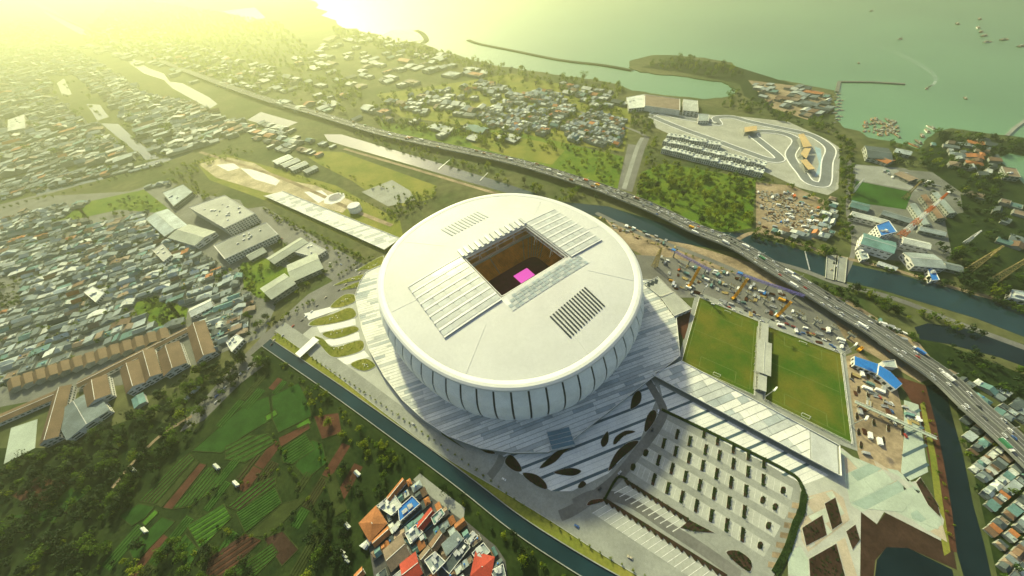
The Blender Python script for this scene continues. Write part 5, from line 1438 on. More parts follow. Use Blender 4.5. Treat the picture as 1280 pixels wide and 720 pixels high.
# lane lines and piers (near part)
cum = [0.0]
for a, b in zip(tl[:-1], tl[1:]): cum.append(cum[-1] + (Vector(b) - Vector(a)).length)
_cx = [p[0] for p in tl]; _cy = [p[1] for p in tl]
def tpos(s):
    x = float(np.interp(s, cum, _cx)); y = float(np.interp(s, cum, _cy))
    x2 = float(np.interp(s + 4, cum, _cx)); y2 = float(np.interp(s + 4, cum, _cy))
    return Vector((x, y)), math.atan2(y2 - y, x2 - x)
S_END = cum[-1]; S_NEAR = cum[min(range(len(tl)), key=lambda i: abs(ppos(*tl[i], 11)[0] - 300))]
for d in (-9.6, -5.2, 5.2, 9.6):
    i0 = next(i for i, c in enumerate(cum) if c > S_NEAR); mb = MB(); ribbon(mb, tl[i0:], d - .14, d + .14, TZ, TZ + .03); mb.build('lane_line', M['roadpaint'], tollo)
s = S_NEAR
pier_me = MB(); pier_me.box((0, 0, 0), (2.4, 3.4, TZ - 3.2)); pier_me.prism([(-1.3, -11), (1.3, -11), (1.3, 11), (-1.3, 11)], TZ - 3.2, TZ - 1.6); pier_me = pier_me.mesh('pier', M['concrete'])
lamp_me = MB(); lamp_me.cyl((0, 0, 0), .22, 11, 6, .12); lamp_me.bar((0, -3, 10.8), (0, 3, 10.8), .2); lamp_me.box((0, -3, 10.7), (.6, 1.2, .3)); lamp_me.box((0, 3, 10.7), (.6, 1.2, .3)); lamp_me = lamp_me.mesh('street_lamp', M['steel'])
k = 0
while s < S_END:
    p, a = tpos(s); link('pier', pier_me, tollo, (p.x, p.y, 0), a)
    s += 38; k += 1
# ---- vehicles
def car_mesh(body, L, W, H, kind):
    mb = MB()
    if kind == 'car':
        mb.prism([(-L / 2, -W / 2), (L / 2, -W / 2), (L / 2, W / 2), (-L / 2, W / 2)], .35, .95, 0, inset=.05)
        mb.prism([(-L * .33, -W * .44), (L * .2, -W * .44), (L * .2, W * .44), (-L * .33, W * .44)], .95, H, 0, 1, inset=.2)
    else:
        cab = L * .2
        mb.prism([(L / 2 - cab, -W / 2), (L / 2, -W / 2), (L / 2, W / 2), (L / 2 - cab, W / 2)], .6, H * .8, 2, 2, inset=.06)
        mb.prism([(L / 2 - .05, -W * .42), (L / 2 + .06, -W * .42), (L / 2 + .06, W * .42), (L / 2 - .05, W * .42)], H * .45, H * .72, 1, 1)
        mb.prism([(-L / 2, -W / 2), (L / 2 - cab - .4, -W / 2), (L / 2 - cab - .4, W / 2), (-L / 2, W / 2)], .9, H, 0)
    for x in ((-L * .3, L * .3) if kind == 'car' else (-L * .4, -L * .28, L * .38)):
        for y in (-W * .47, W * .47):
            n = 8; c = len(mb.v); r = .35 if kind == 'car' else .5
            for yy in (y - .1, y + .1):
                for i in range(n): t = 6.2832 * i / n; mb.v.append((x + r * math.cos(t), yy, r + r * math.sin(t)))
            for i in range(n): j = (i + 1) % n; mb.f.append((c + i, c + j, c + n + j, c + n + i)); mb.m.append(3)
            mb.f.append(tuple(range(c, c + n))); mb.m.append(3); mb.f.append(tuple(range(c + n, c + 2 * n))); mb.m.append(3)
    return mb
M['tyre'] = mat('tyre', (0.02, 0.02, 0.02), .9, .2, .5)
PAINT = [('white', (.75, .75, .73)), ('silver', (.45, .46, .47)), ('black', (.03, .03, .032)), ('dark grey', (.12, .12, .13)), ('red', (.38, .04, .03)), ('blue', (.05, .12, .32)), ('white', (.7, .7, .68)), ('beige', (.45, .40, .30))]
PM = [mat('car_' + n.replace(' ', '_') + str(i), c, .35, .05, .5, .5) for i, (n, c) in enumerate(PAINT)]
CARM = [car_mesh(0, 4.5, 1.9, 1.55, 'car').mesh('car', [m, M['glassd'], m, M['tyre']]) for m in PM]
VANM = [car_mesh(0, 5.0, 2.0, 2.1, 'car').mesh('van', [m, M['glassd'], m, M['tyre']]) for m in PM]
TRKC = [('orange', M['yellow']), ('green', mat('green_tarp', (.05, .20, .10), .6, .15, .3)), ('rust red', M['redpaint']), ('white', M['white']), ('blue', M['bluepaint']), ('brown', mat('brown_tarp', (.22, .12, .06), .7, .15, .3))]
TRKM = [car_mesh(0, 11.5, 2.6, 3.6, 'truck').mesh('truck', [m, M['glassd'], M['white'], M['tyre']]) for _, m in TRKC]
VG = 'vehicles on the toll road'
vn = 0
for lane in (-11.2, -7.2, -3.0, 3.0, 7.2, 11.2):
    s = S_NEAR + R.uniform(0, 30)
    while s < S_END - 5:
        p, a = tpos(s); nrm = Vector((-math.sin(a), math.cos(a)))
        q = p + nrm * (lane + R.gauss(0, .25)); px = ppos(q.x, q.y, TZ)
        if px[0] > 1290: break
        u = R.random(); rz = a + (math.pi if lane > 0 else 0)
        slow = lane > 0 and px[0] < 960
        if u < .11:
            c = R.choices(range(6), (.4, 2, .8, 6, .6, 3))[0]; o = link('truck', TRKM[c], None, (q.x, q.y, TZ), rz); tag(o, '%s bodied lorry driving on the elevated toll road %s' % (TRKC[c][0], 'towards the harbour' if lane < 0 else 'towards the hazy city'), 'lorry', VG); s += 14
        else:
            c = R.choices(range(8), (5, 4, 2, 2, .5, .5, 5, 1))[0]; v = u < .3
            o = link('van' if v else 'car', (VANM if v else CARM)[c], None, (q.x, q.y, TZ), rz)
            tag(o, '%s %s driving on the elevated toll road %s' % (PAINT[c][0], 'van' if v else 'car', 'towards the harbour' if lane < 0 else 'towards the hazy city'), 'van' if v else 'car', VG)
        vn += 1
        f = 1.0 if slow else 2.0
        f *= 1 + max(0, (650 - px[0]) / 140)
        s += R.uniform(7, 24) * f
print('vehicles', vn)
# parked vehicles and street traffic
def parked(pts_px, n, place, ang=None, z=.3, jitter=1.0):
    ln = [Vector(p) for p in resample(GP(pts_px), 8)]
    for k in range(n):
        t = (k + R.uniform(.1, .9)) / n * (len(ln) - 1); i = min(int(t), len(ln) - 2); p = ln[i] + (ln[i + 1] - ln[i]) * (t - i); d = ln[i + 1] - ln[i]
        rz = math.atan2(d.y, d.x) + (R.choice((0, math.pi)) if ang is None else ang); c = R.randrange(8)
        nn = Vector((-d.y, d.x)).normalized() * R.uniform(-jitter, jitter)
        tag(link('car', CARM[c], None, (p.x + nn.x, p.y + nn.y, z), rz + R.gauss(0, .03)), '%s car %s' % (PAINT[c][0], place), 'car', 'cars off the toll road')
parked([(455, 336), (400, 380), (352, 420), (300, 468), (262, 508)], 22, 'on the boulevard between stadium and school', z=.15, jitter=4)
parked([(500, 518), (627, 600), (760, 682), (820, 716)], 4, 'on the canal road below the stadium', z=.33, jitter=3)
parked([(826, 510), (815, 540), (775, 592), (735, 626)], 4, 'on the ring road at the car park', z=.34, jitter=2)
parked([(300, 262), (380, 312), (450, 340)], 9, 'on the road beside the far walkway', z=.12, jitter=4)
parked([(860, 365), (930, 392), (1000, 415), (1050, 436)], 30, 'parked along the building site road behind the pitches', z=.24, jitter=6)
parked([(1005, 371), (1060, 400), (1120, 448)], 10, 'in the lane under the toll road', z=.15, jitter=3)
parked([(1066, 470), (1100, 500), (1125, 545)], 8, 'parked in the dirt works yard', z=.12, jitter=9)
parked([(1045, 320), (1041, 344)], 4, 'on the flat river bridge', z=1.3, jitter=4)
# flat bridge over the river
for k, px in enumerate(([(1033, 318), (1044, 320), (1041, 351), (1031, 348)], [(1047, 321), (1058, 323), (1055, 354), (1044, 351)])):
    mb = MB(); mb.prism(GP(px), .3, 1.2, bottom=True); b = struct('river_bridge', mb, M['concrete'])
    P = GP(px)
    for a, c in ((0, 3), (1, 2)):
        mb = MB(); mb.bar((*P[a], 1.7), (*P[c], 1.7), .4, h=1); mb.build('parapet', M['paleconc'], b)
road('river_road', [(1052, 352), (1066, 318), (1066, 290), (1060, 262), (1062, 200)], 6, .16, M['asphalt_l'])
road('river_road', [(930, 318), (1000, 337), (1044, 353), (1120, 374), (1200, 405), (1290, 438)], 9, .15, M['asphalt_l'])
road('river_road', [(915, 303), (945, 291), (1000, 305), (1035, 318), (1062, 324), (1120, 338), (1200, 362), (1270, 380)], 7, .17, M['dirt'])
road('frontage_road', [(745, 266), (800, 292), (880, 322), (950, 352), (1020, 382), (1080, 420), (1130, 458)], 9, .13, M['asphalt_l'])
road('frontage_road', [(430, 186), (520, 212), (600, 236), (690, 262), (770, 288)], 8, .15, M['dirt'])
road('estate_road', [(806, 170), (790, 162), (720, 138), (660, 118)], 8, .14, M['asphalt_l'])
road('boulevard_lane', [(803, 172), (796, 186), (780, 236)], 9, .2, M['concrete'])
road('kampung_lane', [(90, 250), (150, 320), (215, 385), (235, 420)], 5, .1, M['asphalt_l'])
road('kampung_lane', [(215, 285), (240, 340), (262, 400), (280, 432)], 5, .1, M['asphalt_l'])
road('city_road', [(-20, 262), (80, 236), (200, 200), (300, 166), (345, 150)], 14, .12, M['asphalt_l'])
road('city_road', [(250, 190), (350, 222), (440, 262), (490, 282)], 9, .2, M['dirt'])
road('farm_lane', [(240, 520), (200, 545), (165, 580), (140, 610)], 4, .2, M['dirt'])
# weir lines in the canal
for a, b in (((548, 212), (562, 200)), ((600, 226), (610, 216)), ((1006, 314), (1012, 338))):
    mb = MB(); mb.bar((*G(*a), .4), (*G(*b), .4), 1.2, h=.6); o = mb.build('boom', M['steel']); tag(o, {548: 'thin floating boom across the hazy river', 600: 'second thin boom across the river near the stadium', 1006: 'thin boom across the dark river by the bridge'}[a[0]], 'boom')
# ---- breakwaters, jetty, boats
mb = MB(); ribbon(mb, resample(GP([(585, 50), (600, 55), (640, 63), (700, 75), (750, 81), (790, 88)]), 5), -9, 9, -3, 1.2); struct('breakwater', mb, M['scrub'])
mb = MB(); ribbon(mb, resample(GP([(520, 38), (528, 42), (533, 50), (528, 54)]), 5), -14, 14, -3, 1.2); struct('breakwater', mb, M['scrub'])
mb = MB(); ribbon(mb, GP([(1046, 115), (1049, 102)]), -4, 4, -3, 1.3); ribbon(mb, GP([(1049, 102), (1090, 102.5), (1131, 105)]), -4, 4, -3, 1.2); struct('jetty', mb, M['concrete_d'])
mb = MB(); ribbon(mb, GP([(1258, 170), (1268, 160), (1282, 150)]), -3, 3, -3, 1.2); struct('jetty', mb, M['concrete'])
def boat_mesh(hm):
    mb = MB(); hull_ = [(-6, -1.7), (2.5, -1.9), (7, 0), (2.5, 1.9), (-6, 1.7)]
    mb.prism(hull_, -.4, 1.4, 3, 0, inset=-.12)
    mb.box((-2.2, 0, 1.4), (4.2, 2.4, 1.9), 0, 1); mb.box((-1.2, 0, 2.1), (2.26, 2.46, .7), 0, 2); mb.bar((1.5, 0, 1.4), (1.5, 0, 7), .2, 1); mb.bar((1.5, 0, 5.5), (-4, 0, 3.4), .14, 1)
    return mb.mesh('boat', [hm, M['wall'], M['glassd'], M['dirt']])
BCOL = [('orange', mat('hull_orange', (.42, .14, .05), .5, .15, .3)), ('dark', mat('hull_dark', (.05, .06, .07), .5, .15, .3)), ('white', M['white']), ('red', M['redpaint'])]
BM = [boat_mesh(m) for _, m in BCOL]
def boat(px, py, c, sc, rz, lab, grp=None):
    x, y = G(px, py, -1.6); tag(link('fishing_boat', BM[c], None, (x, y, -1.4), rz, (sc, sc, sc * .7)), lab, 'boat', grp)
sea_b = [(1089, 14), (1224, 24), (1196, 30), (1222, 35), (1226, 40), (1230, 45), (1234, 53), (1255, 50), (1276, 58), (1125, 49), (1073, 79), (1206, 123)]
for k, (a, b) in enumerate(sea_b):
    boat(a, b, 1 if k % 3 else 2, 2.2 if k < 10 else 1.3, .5 + .5 * math.sin(k * 7), '%s hulled ship anchored on the open green sea' % ('dark' if k % 3 else 'white'), 'ships anchored at sea')
boat(1158, 111, 2, 1.4, .7, 'white speedboat at the head of a curved wake')
wake = MB(); wl = resample(GP([(1157, 111), (1168, 104), (1168, 95), (1155, 84), (1120, 66), (1080, 52), (1020, 35)], -1.6), 6)
M['foam'] = mat('foam', (.30, .38, .33), .6, .3, .02)
for i in range(len(wl) - 1):
    f = 1 - i / len(wl); w0 = 1.5 + 9 * (1 - f)
    if R.random() < .9:
        A = offset_line(wl, w0); B = offset_line(wl, w0 - 3 * f - .6); wake.quad([(*A[i], -1.52), (*A[i + 1], -1.52), (*B[i + 1], -1.52), (*B[i], -1.52)])
        A = offset_line(wl, -w0); B = offset_line(wl, -w0 + 3 * f + .6); wake.quad([(*A[i], -1.52), (*B[i], -1.52), (*B[i + 1], -1.52), (*A[i + 1], -1.52)])
tag(wake.build('wake', M['foam']), 'curved foamy wake trailing the speedboat', 'wake', kind='stuff')
for k in range(60):
    a, b = 1080 + R.random() * 44, 148 + R.random() * 26
    if b > 166 + (a - 1080) * .15: b -= 8
    c = R.choice((0, 0, 0, 3, 1, 1)); boat(a, b, c, R.uniform(.8, 1.5), R.uniform(.6, 1.3), '%s hulled fishing boat crowded in the harbour basin' % BCOL[c][0], 'fishing boats in the harbour')
for k in range(10):
    c = R.choice((1, 2, 2)); boat(1042 + R.random() * 8, 118 + k * 4, c, 1.3, R.uniform(-.3, .3), '%s hulled boat moored along the reclaimed quay' % BCOL[c][0], 'boats moored at the quay')
for k, (a, b) in enumerate(((1152, 170), (1158, 164), (1147, 178), (1163, 160), (1142, 182))):
    boat(a, b, (1, 2, 1, 2, 3)[k], 1.6, .9 + .2 * k, '%s hulled boat at the tip of the wooded quay' % BCOL[(1, 2, 1, 2, 3)[k]][0], 'boats at the wooded quay')
# ---- race circuit
CIR = [(813, 145), (854, 161.7), (893, 175.5), (938, 192), (962, 200), (974, 199.5), (971, 193.6), (952, 178), (941, 169), (946, 164.5), (971, 165.5), (989, 170.5), (996, 178), (988, 192), (992, 203), (1002, 216), (1011, 227), (1026, 231), (1032, 225), (1034, 203), (1038, 187), (1026, 175.5), (1010, 168), (982, 161.7), (940, 153), (915, 146.5), (895, 147.5), (898, 155), (885, 153), (850, 147), (825, 141), (813, 145)]
M['track'] = mat('race_track', (.17, .185, .19), .8, .15, .03, scale2=.3)
cirl = resample(GP(CIR), 5)
mb = MB(); ribbon(mb, cirl, -8.5, 8.5, -.2, .22); trk = struct('race_track', mb, M['track'])
for d0, d1 in ((-10.5, -8.5), (8.5, 10.5)):
    mb = MB(); ribbon(mb, cirl, d0, d1, -.2, .7); mb.build('track_barrier', M['white'], trk)
Z('circuit_runoff', [(1018, 183), (1026, 186), (1028, 215), (1018, 222), (1024, 205)], .14, mat('blue_runoff', (.28, .40, .46), .8, .1, .05))
Z('circuit_lawn', [(898, 150), (920, 152), (936, 162), (925, 176), (900, 168), (890, 158)], .12, M['apron'])
road('circuit_access', [(1046, 186), (1044, 210), (1038, 238)], 12, .18, M['concrete'])
# ---- masts, pylons, cranes
def zheight(p0, p1):
    x, y = G(*p0); best = min(range(5, 260), key=lambda z: (G(*p1, z)[0] - x) ** 2 + (G(*p1, z)[1] - y) ** 2 if z < 365 else 1e9); return best
def lattice(mb, h, w0, w1, n, bar, mi=lambda k: 0, z0=0.0):
    for k in range(n):
        a, b = k / n, (k + 1) / n; wa, wb = w0 + (w1 - w0) * a, w0 + (w1 - w0) * b; za, zb = z0 + h * a, z0 + h * b
        ca = [(-wa, -wa, za), (wa, -wa, za), (wa, wa, za), (-wa, wa, za)]; cb = [(-wb, -wb, zb), (wb, -wb, zb), (wb, wb, zb), (-wb, wb, zb)]
        for i in range(4):
            j = (i + 1) % 4
            mb.bar(ca[i], cb[i], bar, mi(k)); mb.bar(ca[i], cb[j], bar * .6, mi(k)); mb.bar(ca[j], cb[i], bar * .6, mi(k)); mb.bar(cb[i], cb[j], bar * .6, mi(k))
h = zheight((1126, 295), (1183, 240)); x, y = G(1126, 295)
t = thing('radio_mast', 'tall red and white striped lattice mast above the power plant', 'mast', (x, y, .1))
for k in range(7):
    mb = MB(); lattice(mb, h / 7, 3.6 - k * .42, 3.6 - (k + 1) * .42, 2, .5, z0=h * k / 7); mb.build('mast_section', M['redpaint'] if k % 2 == 0 else M['white'], t)
mb = MB(); mb.box((0, 0, h), (3, 3, .8)); mb.build('platform', M['white'], t)
def pylon(p0, hgt, label, w=4.0, m='yellow'):
    x, y = G(*p0); t = thing('power_pylon', label, 'pylon', (x, y, .1), .5)
    mb = MB(); lattice(mb, hgt, w, .7, 9, .5); mb.build('lattice_tower', M[m], t)
    for zz, L in ((.72, 9), (.82, 8), (.92, 6)):
        mb = MB(); mb.bar((-L, 0, hgt * zz), (L, 0, hgt * zz), .6); mb.bar((-L, 0, hgt * zz), (0, 0, hgt * zz + 2), .35); mb.bar((L, 0, hgt * zz), (0, 0, hgt * zz + 2), .35); mb.build('crossarm', M[m], t)
M['ochre'] = mat('ochre_steel', (.42, .33, .14), .6, .15, .3)
pylon((1240, 352), 62, 'ochre lattice pylon beside the white pump house', m='ochre'); pylon((1210, 338), 46, 'ochre lattice pylon on the meadow behind the halls', m='ochre')
pylon((818, 333), 40, 'pale lattice pylon between stadium and frontage road', 3.4, 'ochre'); pylon((1206, 304), 24, 'short pale pylon on the meadow', 2.4, 'white')
pylon((1130, 248), 34, 'pale lattice pylon at the sports lawn corner', 3.0, 'ochre'); pylon((1066, 240), 26, 'short pylon beside the sports lawn', 2.4, 'white')
def rig(p0, p1, label):
    x, y = G(*p0); hh = zheight(p0, p1); t = thing('piling_rig', label, 'piling rig', (x, y, .1), .4)
    mb = MB(); lattice(mb, hh, 1.3, 1.1, 8, .6); mb.build('mast', M['yellow'], t)
    for s_ in (-1, 1):
        mb = MB(); mb.prism([(-4, s_ * 2.2 - .7), (3, s_ * 2.2 - .7), (3, s_ * 2.2 + .7), (-4, s_ * 2.2 + .7)], 0, 1.2, inset=.08); mb.build('crawler_track', M['dark'], t)
    mb = MB(); mb.box((-2.5, 0, 1.2), (5, 3.4, 2.4)); mb.build('cab', M['yellow'], t)
    mb = MB(); mb.bar((-2.5, 0, 3.4), (0, 0, hh * .7), .5); mb.build('brace', M['yellow'], t)
rig((862, 358), (877, 335), 'yellow piling rig nearest the white service building'); rig((917, 373), (934, 348), 'tall yellow piling rig behind the middle of the pitch'); rig((972, 395), (988, 377), 'short yellow piling rig beyond the pitch stand')
rig((1074, 437), (1070, 442), 'small yellow rig beside the blue shed')
# viaduct under construction: piers and launching girders
M['violet'] = mat('violet_girder', (.16, .14, .42), .5, .15, .2); 
def girder(a, b, label, zt=10):
    A, B = Vector(G(*a, zt)), Vector(G(*b, zt)); d = B - A; L = d.length; t = thing('launching_girder', label, 'girder', (A.x, A.y, 0), math.atan2(d.y, d.x))
    mb = MB(); n = int(L / 5)
    for k in range(n):
        u0, u1 = L * k / n, L * (k + 1) / n
        for w in (-1.2, 1.2): mb.bar((u0, w, zt), (u1, w, zt), .5); mb.bar((u0, w, zt + 2.6), (u1, w, zt + 2.6), .5); mb.bar((u0, w, zt), (u1, w, zt + 2.6), .3)
        mb.bar((u0, -1.2, zt + 2.6), (u0, 1.2, zt + 2.6), .3)
    mb.build('truss', M['violet'], t)
    for k in range(3):
        mb = MB(); mb.cyl((L * (.1 + .4 * k), 0, 0), 1.1, zt - .4, 10); mb.build('pier', M['concrete'], t)
    mb = MB(); mb.box((L * .05, 0, zt + 2.6), (6, 4, 1.6)); mb.build('winch', M['bluepaint'], t)
girder((839, 313), (888, 339), 'violet launching girder beside the frontage road bushes'); girder((920, 342), (1005, 371), 'long violet launching girder running under the toll road')
# viaduct piers with rebar standing along the site
for k in range(12):
    a = 828 + k * 21; b = 322 + k * 8.6; x, y = G(a, b + 6)
    t = thing('viaduct_pier', 'concrete viaduct pier with bare rebar on the building site', 'pier', (x, y, .1), .4, 'unfinished viaduct piers')
    mb = MB(); mb.cyl((0, 0, 0), 1.3, 7, 10); mb.prism([(-1.5, -4.5), (1.5, -4.5), (1.5, 4.5), (-1.5, 4.5)], 7, 8.4, bottom=True); mb.build('column', M['concrete'], t)
    mb = MB()
    for q in range(12): mb.bar((math.cos(q) * 1.1, math.sin(q * 1.7) * 3.5, 8.4), (math.cos(q) * 1.1, math.sin(q * 1.7) * 3.5, 12.5), .22)
    mb.build('rebar', M['ochre'], t)['kind'] = 'stuff'
# site cabins, containers, material stacks
def cont_proto(m):
    a = MB(); a.box((0, 0, .15), (6.1, 2.5, 2.5))
    for k in range(9): a.box((-2.7 + k * .67, 0, .15), (.22, 2.62, 2.45))
    b = MB(); b.box((3.08, -.62, .25), (.08, 1.15, 2.3)); b.box((3.08, .62, .25), (.08, 1.15, 2.3)); return a.mesh('body', m), b.mesh('door', M['steel'])
CC = [('blue', M['bluepaint']), ('white', M['white']), ('rusty', M['redpaint']), ('grey', M['steel']), ('teal', RF['teal metal']), ('yellow', M['yellow'])]
CP = [cont_proto(m) for _, m in CC]
def stack_proto(m, n):
    r_ = random.Random(n); a = MB()
    for k in range(7): a.box((r_.uniform(-.3, .3), -1.5 + k * .5, 0), (6 + r_.uniform(-1, 1), .36, .7 + r_.uniform(0, .5)))
    b = MB(); b.box((-2, 0, -.1), (.3, 3.6, .2)); b.box((2, 0, -.1), (.3, 3.6, .2)); return a.mesh('beam_stack', m), b.mesh('bearer', M['bark'])
SP = [stack_proto(m, i) for i, m in enumerate((M['ochre'], M['steel'], M['concrete'], M['redsoil']))]
def clutter(poly, n, place, grp, base=.1, big=1.0):
    P = GP(poly); xs = [p[0] for p in P]; ys = [p[1] for p in P]; k = 0
    while k < n:
        q = (R.uniform(min(xs), max(xs)), R.uniform(min(ys), max(ys)))
        if not inside(q, P): continue
        k += 1; rz = R.choice((-.62, .95)) + R.gauss(0, .15); s_ = R.uniform(.8, 1.3) * big
        if R.random() < .5:
            c = R.choices(range(6), (.35, 5, .35, 5, 2, .05))[0]; t = thing('container', '%s container %s' % (CC[c][0], place), 'container', (*q, base), rz, grp, (s_, s_, s_)); link('body', CP[c][0], t); link('door', CP[c][1], t)
        else:
            c = R.randrange(4); t = thing('beam_pile', '%s of stacked beams %s' % (('ochre pile', 'steel pile', 'concrete pile', 'red-brown pile')[c], place), 'beam pile', (*q, base), rz, grp, (s_, s_, s_)); link('beam_stack', SP[c][0], t)['kind'] = 'stuff'; link('bearer', SP[c][1], t)
clutter([(800, 318), (850, 325), (950, 352), (1040, 398), (1062, 438), (1050, 440), (960, 402), (885, 372), (840, 362)], 110, 'on the building site behind the pitches', 'building site materials', .15)
clutter([(1066, 455), (1090, 465), (1122, 492), (1126, 590), (1080, 572), (1070, 530)], 30, 'in the dirt works yard', 'works yard materials')
clutter([(1128, 505), (1146, 512), (1150, 540), (1132, 530)], 10, 'on the teal paving by the dark canal', 'paving works materials', .25)
clutter([(946, 234), (990, 238), (1028, 258), (1030, 295), (985, 290), (948, 284)], 70, 'in the demolition yard beside the wood', 'demolition yard materials')
clutter([(1085, 395), (1130, 412), (1140, 440), (1110, 430)], 26, 'under the trees beside the toll road', 'lay-by materials')
clutter([(745, 270), (840, 300), (870, 318), (800, 305)], 26, 'along the river frontage beside the stadium', 'frontage materials')
clutter([(1088, 210), (1120, 213), (1190, 236), (1150, 238)], 16, 'on the pale harbour yard', 'harbour yard materials')
# rubble
rb = MB(); P = GP([(950, 238), (985, 242), (1022, 262), (1022, 285), (985, 284), (955, 275)]); xs = [p[0] for p in P]; ys = [p[1] for p in P]
for k in range(900):
    q = (R.uniform(min(xs), max(xs)), R.uniform(min(ys), max(ys)))
    if inside(q, P): rb.box((*q, 0), (R.uniform(.8, 3), R.uniform(.6, 2), R.uniform(.3, 1.6)), R.uniform(0, 3), R.randrange(3))
tag(rb.build('rubble', [M['concrete'], M['redsoil'], M['paleconc']]), 'heaps of broken masonry in the demolition yard', 'rubble', kind='stuff')
# footbridge over the works yard
A, B = Vector(G(1069, 502, 6)), Vector(G(1171, 548, 6)); d = B - A; t = thing('footbridge', 'long pale blue footbridge crossing the dirt works yard to the canal', 'footbridge', (A.x, A.y, 0), math.atan2(d.y, d.x))
L = d.length; mb = MB(); mb.box((L / 2, 0, 5.2), (L, 3, .6), bottom=True); mb.build('deck', M['teal_pave'], t)
for s_ in (-1.5, 1.5):
    mb = MB(); mb.bar((0, s_, 6.9), (L, s_, 6.9), .25)
    for k in range(30): mb.bar((L * k / 30, s_, 5.8), (L * k / 30, s_, 6.9), .15)
    mb.build('railing', M['strip_a'], t)
for k in range(7):
    mb = MB(); mb.cyl((L * (k + .5) / 7, 0, 0), .5, 5.2, 8); mb.build('column', M['concrete'], t)
for k, (a, b) in enumerate([(1065, 470), (1073, 487), (1085, 492), (1106, 504), (1071, 520), (1092, 528), (1073, 540), (1110, 535), (1104, 550), (1128, 540), (1085, 470), (1076, 556)]):
    bed([(a - 2, b + 3), (a - 1.5, b - 4), (a + 1, b - 4), (a + 2.2, b + 2), (a + .5, b + 5)], 'small brown unplanted island in the dirt works yard', 'islands of the works yard', dens=.3, h=.8)
# streetlamps along the toll road edge (near part)
s = S_NEAR + 600; k = 0
while s < S_END:
    p, a = tpos(s); px = ppos(p.x, p.y, TZ)
    if 640 < px[0] < 1290: tag(link('street_lamp', lamp_me, None, (p.x, p.y, TZ + 1.1), a), 'twin-arm street lamp on the toll road median', 'street lamp', 'street lamps of the toll road')
    s += 55
# ------------------------------------------------------------------ farmland
z7 = lambda p: (140 + p[0] / 2.4, 420 + p[1] / 2.4)
M['crop'] = mat('crop_green', (0.021, 0.062, 0.011), .9, .25, .08, .1, scale2=.6); M['cropb'] = mat('crop_bright', (0.055, 0.14, 0.016), .9, .2, .08, .1, scale2=.6)
M['cropo'] = mat('crop_olive', (0.034, 0.048, 0.014), .9, .3, .08, .1, scale2=.6)
PLOTS = [('crop', [(240, 345), (400, 205), (470, 180), (480, 250), (395, 300), (330, 350)], 0), ('crop', [(480, 180), (560, 140), (590, 200), (600, 240), (500, 290), (482, 250)], 0), ('cropb', [(460, 240), (490, 220), (497, 235), (465, 255)], 0), ('cropb', [(552, 268), (590, 245), (598, 262), (560, 282)], 0),
         ('redsoil', [(500, 305), (590, 262), (595, 277), (505, 335)], 0), ('crop', [(505, 340), (580, 292), (610, 340), (540, 385), (515, 380)], 8), ('redsoil', [(605, 240), (680, 230), (690, 290), (630, 310)], 0), ('soil', [(80, 495), (200, 375), (235, 350), (248, 368), (130, 503)], 5),
         ('cropo', [(132, 505), (251, 370), (262, 378), (150, 513)], 0), ('redsoil', [(152, 515), (264, 380), (285, 386), (180, 520)], 0), ('cropo', [(182, 520), (290, 392), (330, 402), (320, 450), (240, 510)], 7), ('cropb', [(225, 570), (335, 502), (360, 545), (265, 640)], 6),
         ('crop', [(372, 530), (490, 452), (510, 500), (400, 590)], 9), ('soil', [(345, 510), (430, 442), (490, 422), (492, 445), (380, 525)], 4), ('cropo', [(512, 502), (590, 482), (470, 600), (402, 600)], 0), ('redsoil', [(290, 665), (400, 592), (450, 612), (340, 720), (280, 720)], 5),
         ('cropo', [(350, 715), (480, 622), (500, 650), (430, 720)], 6), ('crop', [(50, 640), (150, 542), (190, 557), (70, 680)], 0), ('cropb', [(90, 560), (130, 520), (140, 530), (100, 570)], 0), ('crop', [(20, 540), (80, 502), (128, 512), (100, 545), (60, 570)], 0),
         ('crop', [(180, 640), (220, 592), (262, 642), (230, 700)], 4), ('cropo', [(340, 332), (400, 302), (470, 292), (490, 320), (400, 380), (340, 370)], 5), ('crop', [(600, 312), (630, 322), (645, 380), (585, 428), (548, 390)], 0), ('cropo', [(640, 430), (668, 410), (705, 520), (670, 540)], 0),
         ('soil', [(455, 608), (512, 585), (560, 640), (510, 690)], 0), ('cropo', [(560, 140), (600, 170), (600, 200), (592, 198)], 0), ('redsoil', [(-300, 480), (-220, 420), (-120, 440), (-230, 520)], 0), ('crop', [(-330, 540), (-230, 530), (-120, 455), (-60, 460), (-180, 560)], 0)]
M['rowtop'] = mat('crop_row', (0.03, 0.075, 0.013), .9, .3, .1, .1, scale2=.8)
for i, (m, pz, rows) in enumerate(PLOTS):
    px = [z7(p) for p in pz]; P = GP(px); c = centroid(P)
    base = sheet_px('field_plot', px, .16 + i * .004, M[m])
    mb = MB(); Q = P + [P[0]]
    for a, b in zip(Q[:-1], Q[1:]): mb.bar((*a, .2), (*b, .2), .7, h=.4)
    mb.build('bund', M['cropo'], base)
    if rows:
        A, B = Vector(P[0]), Vector(P[1]); C_, D = Vector(P[-2]), Vector(P[-1])
        d = (B - A).normalized(); n = Vector((-d.y, d.x)); vs = [Vector(p).dot(n) for p in P]; us = [Vector(p).dot(d) for p in P]; H_ = hull(P)
        for k in range(rows):
            v = min(vs) + (max(vs) - min(vs)) * (k + .5) / rows; w = (max(vs) - min(vs)) / rows * .3
            q = clip_convex([(x.x, x.y) for x in (d * a + n * b for a, b in ((min(us), v - w), (max(us), v - w), (max(us), v + w), (min(us), v + w)))], H_)
            if len(q) > 2: mb = MB(); mb.prism(q, .1, .5, inset=.06); mb.build('crop_row', M['rowtop'] if m != 'redsoil' else M['soil'], base)
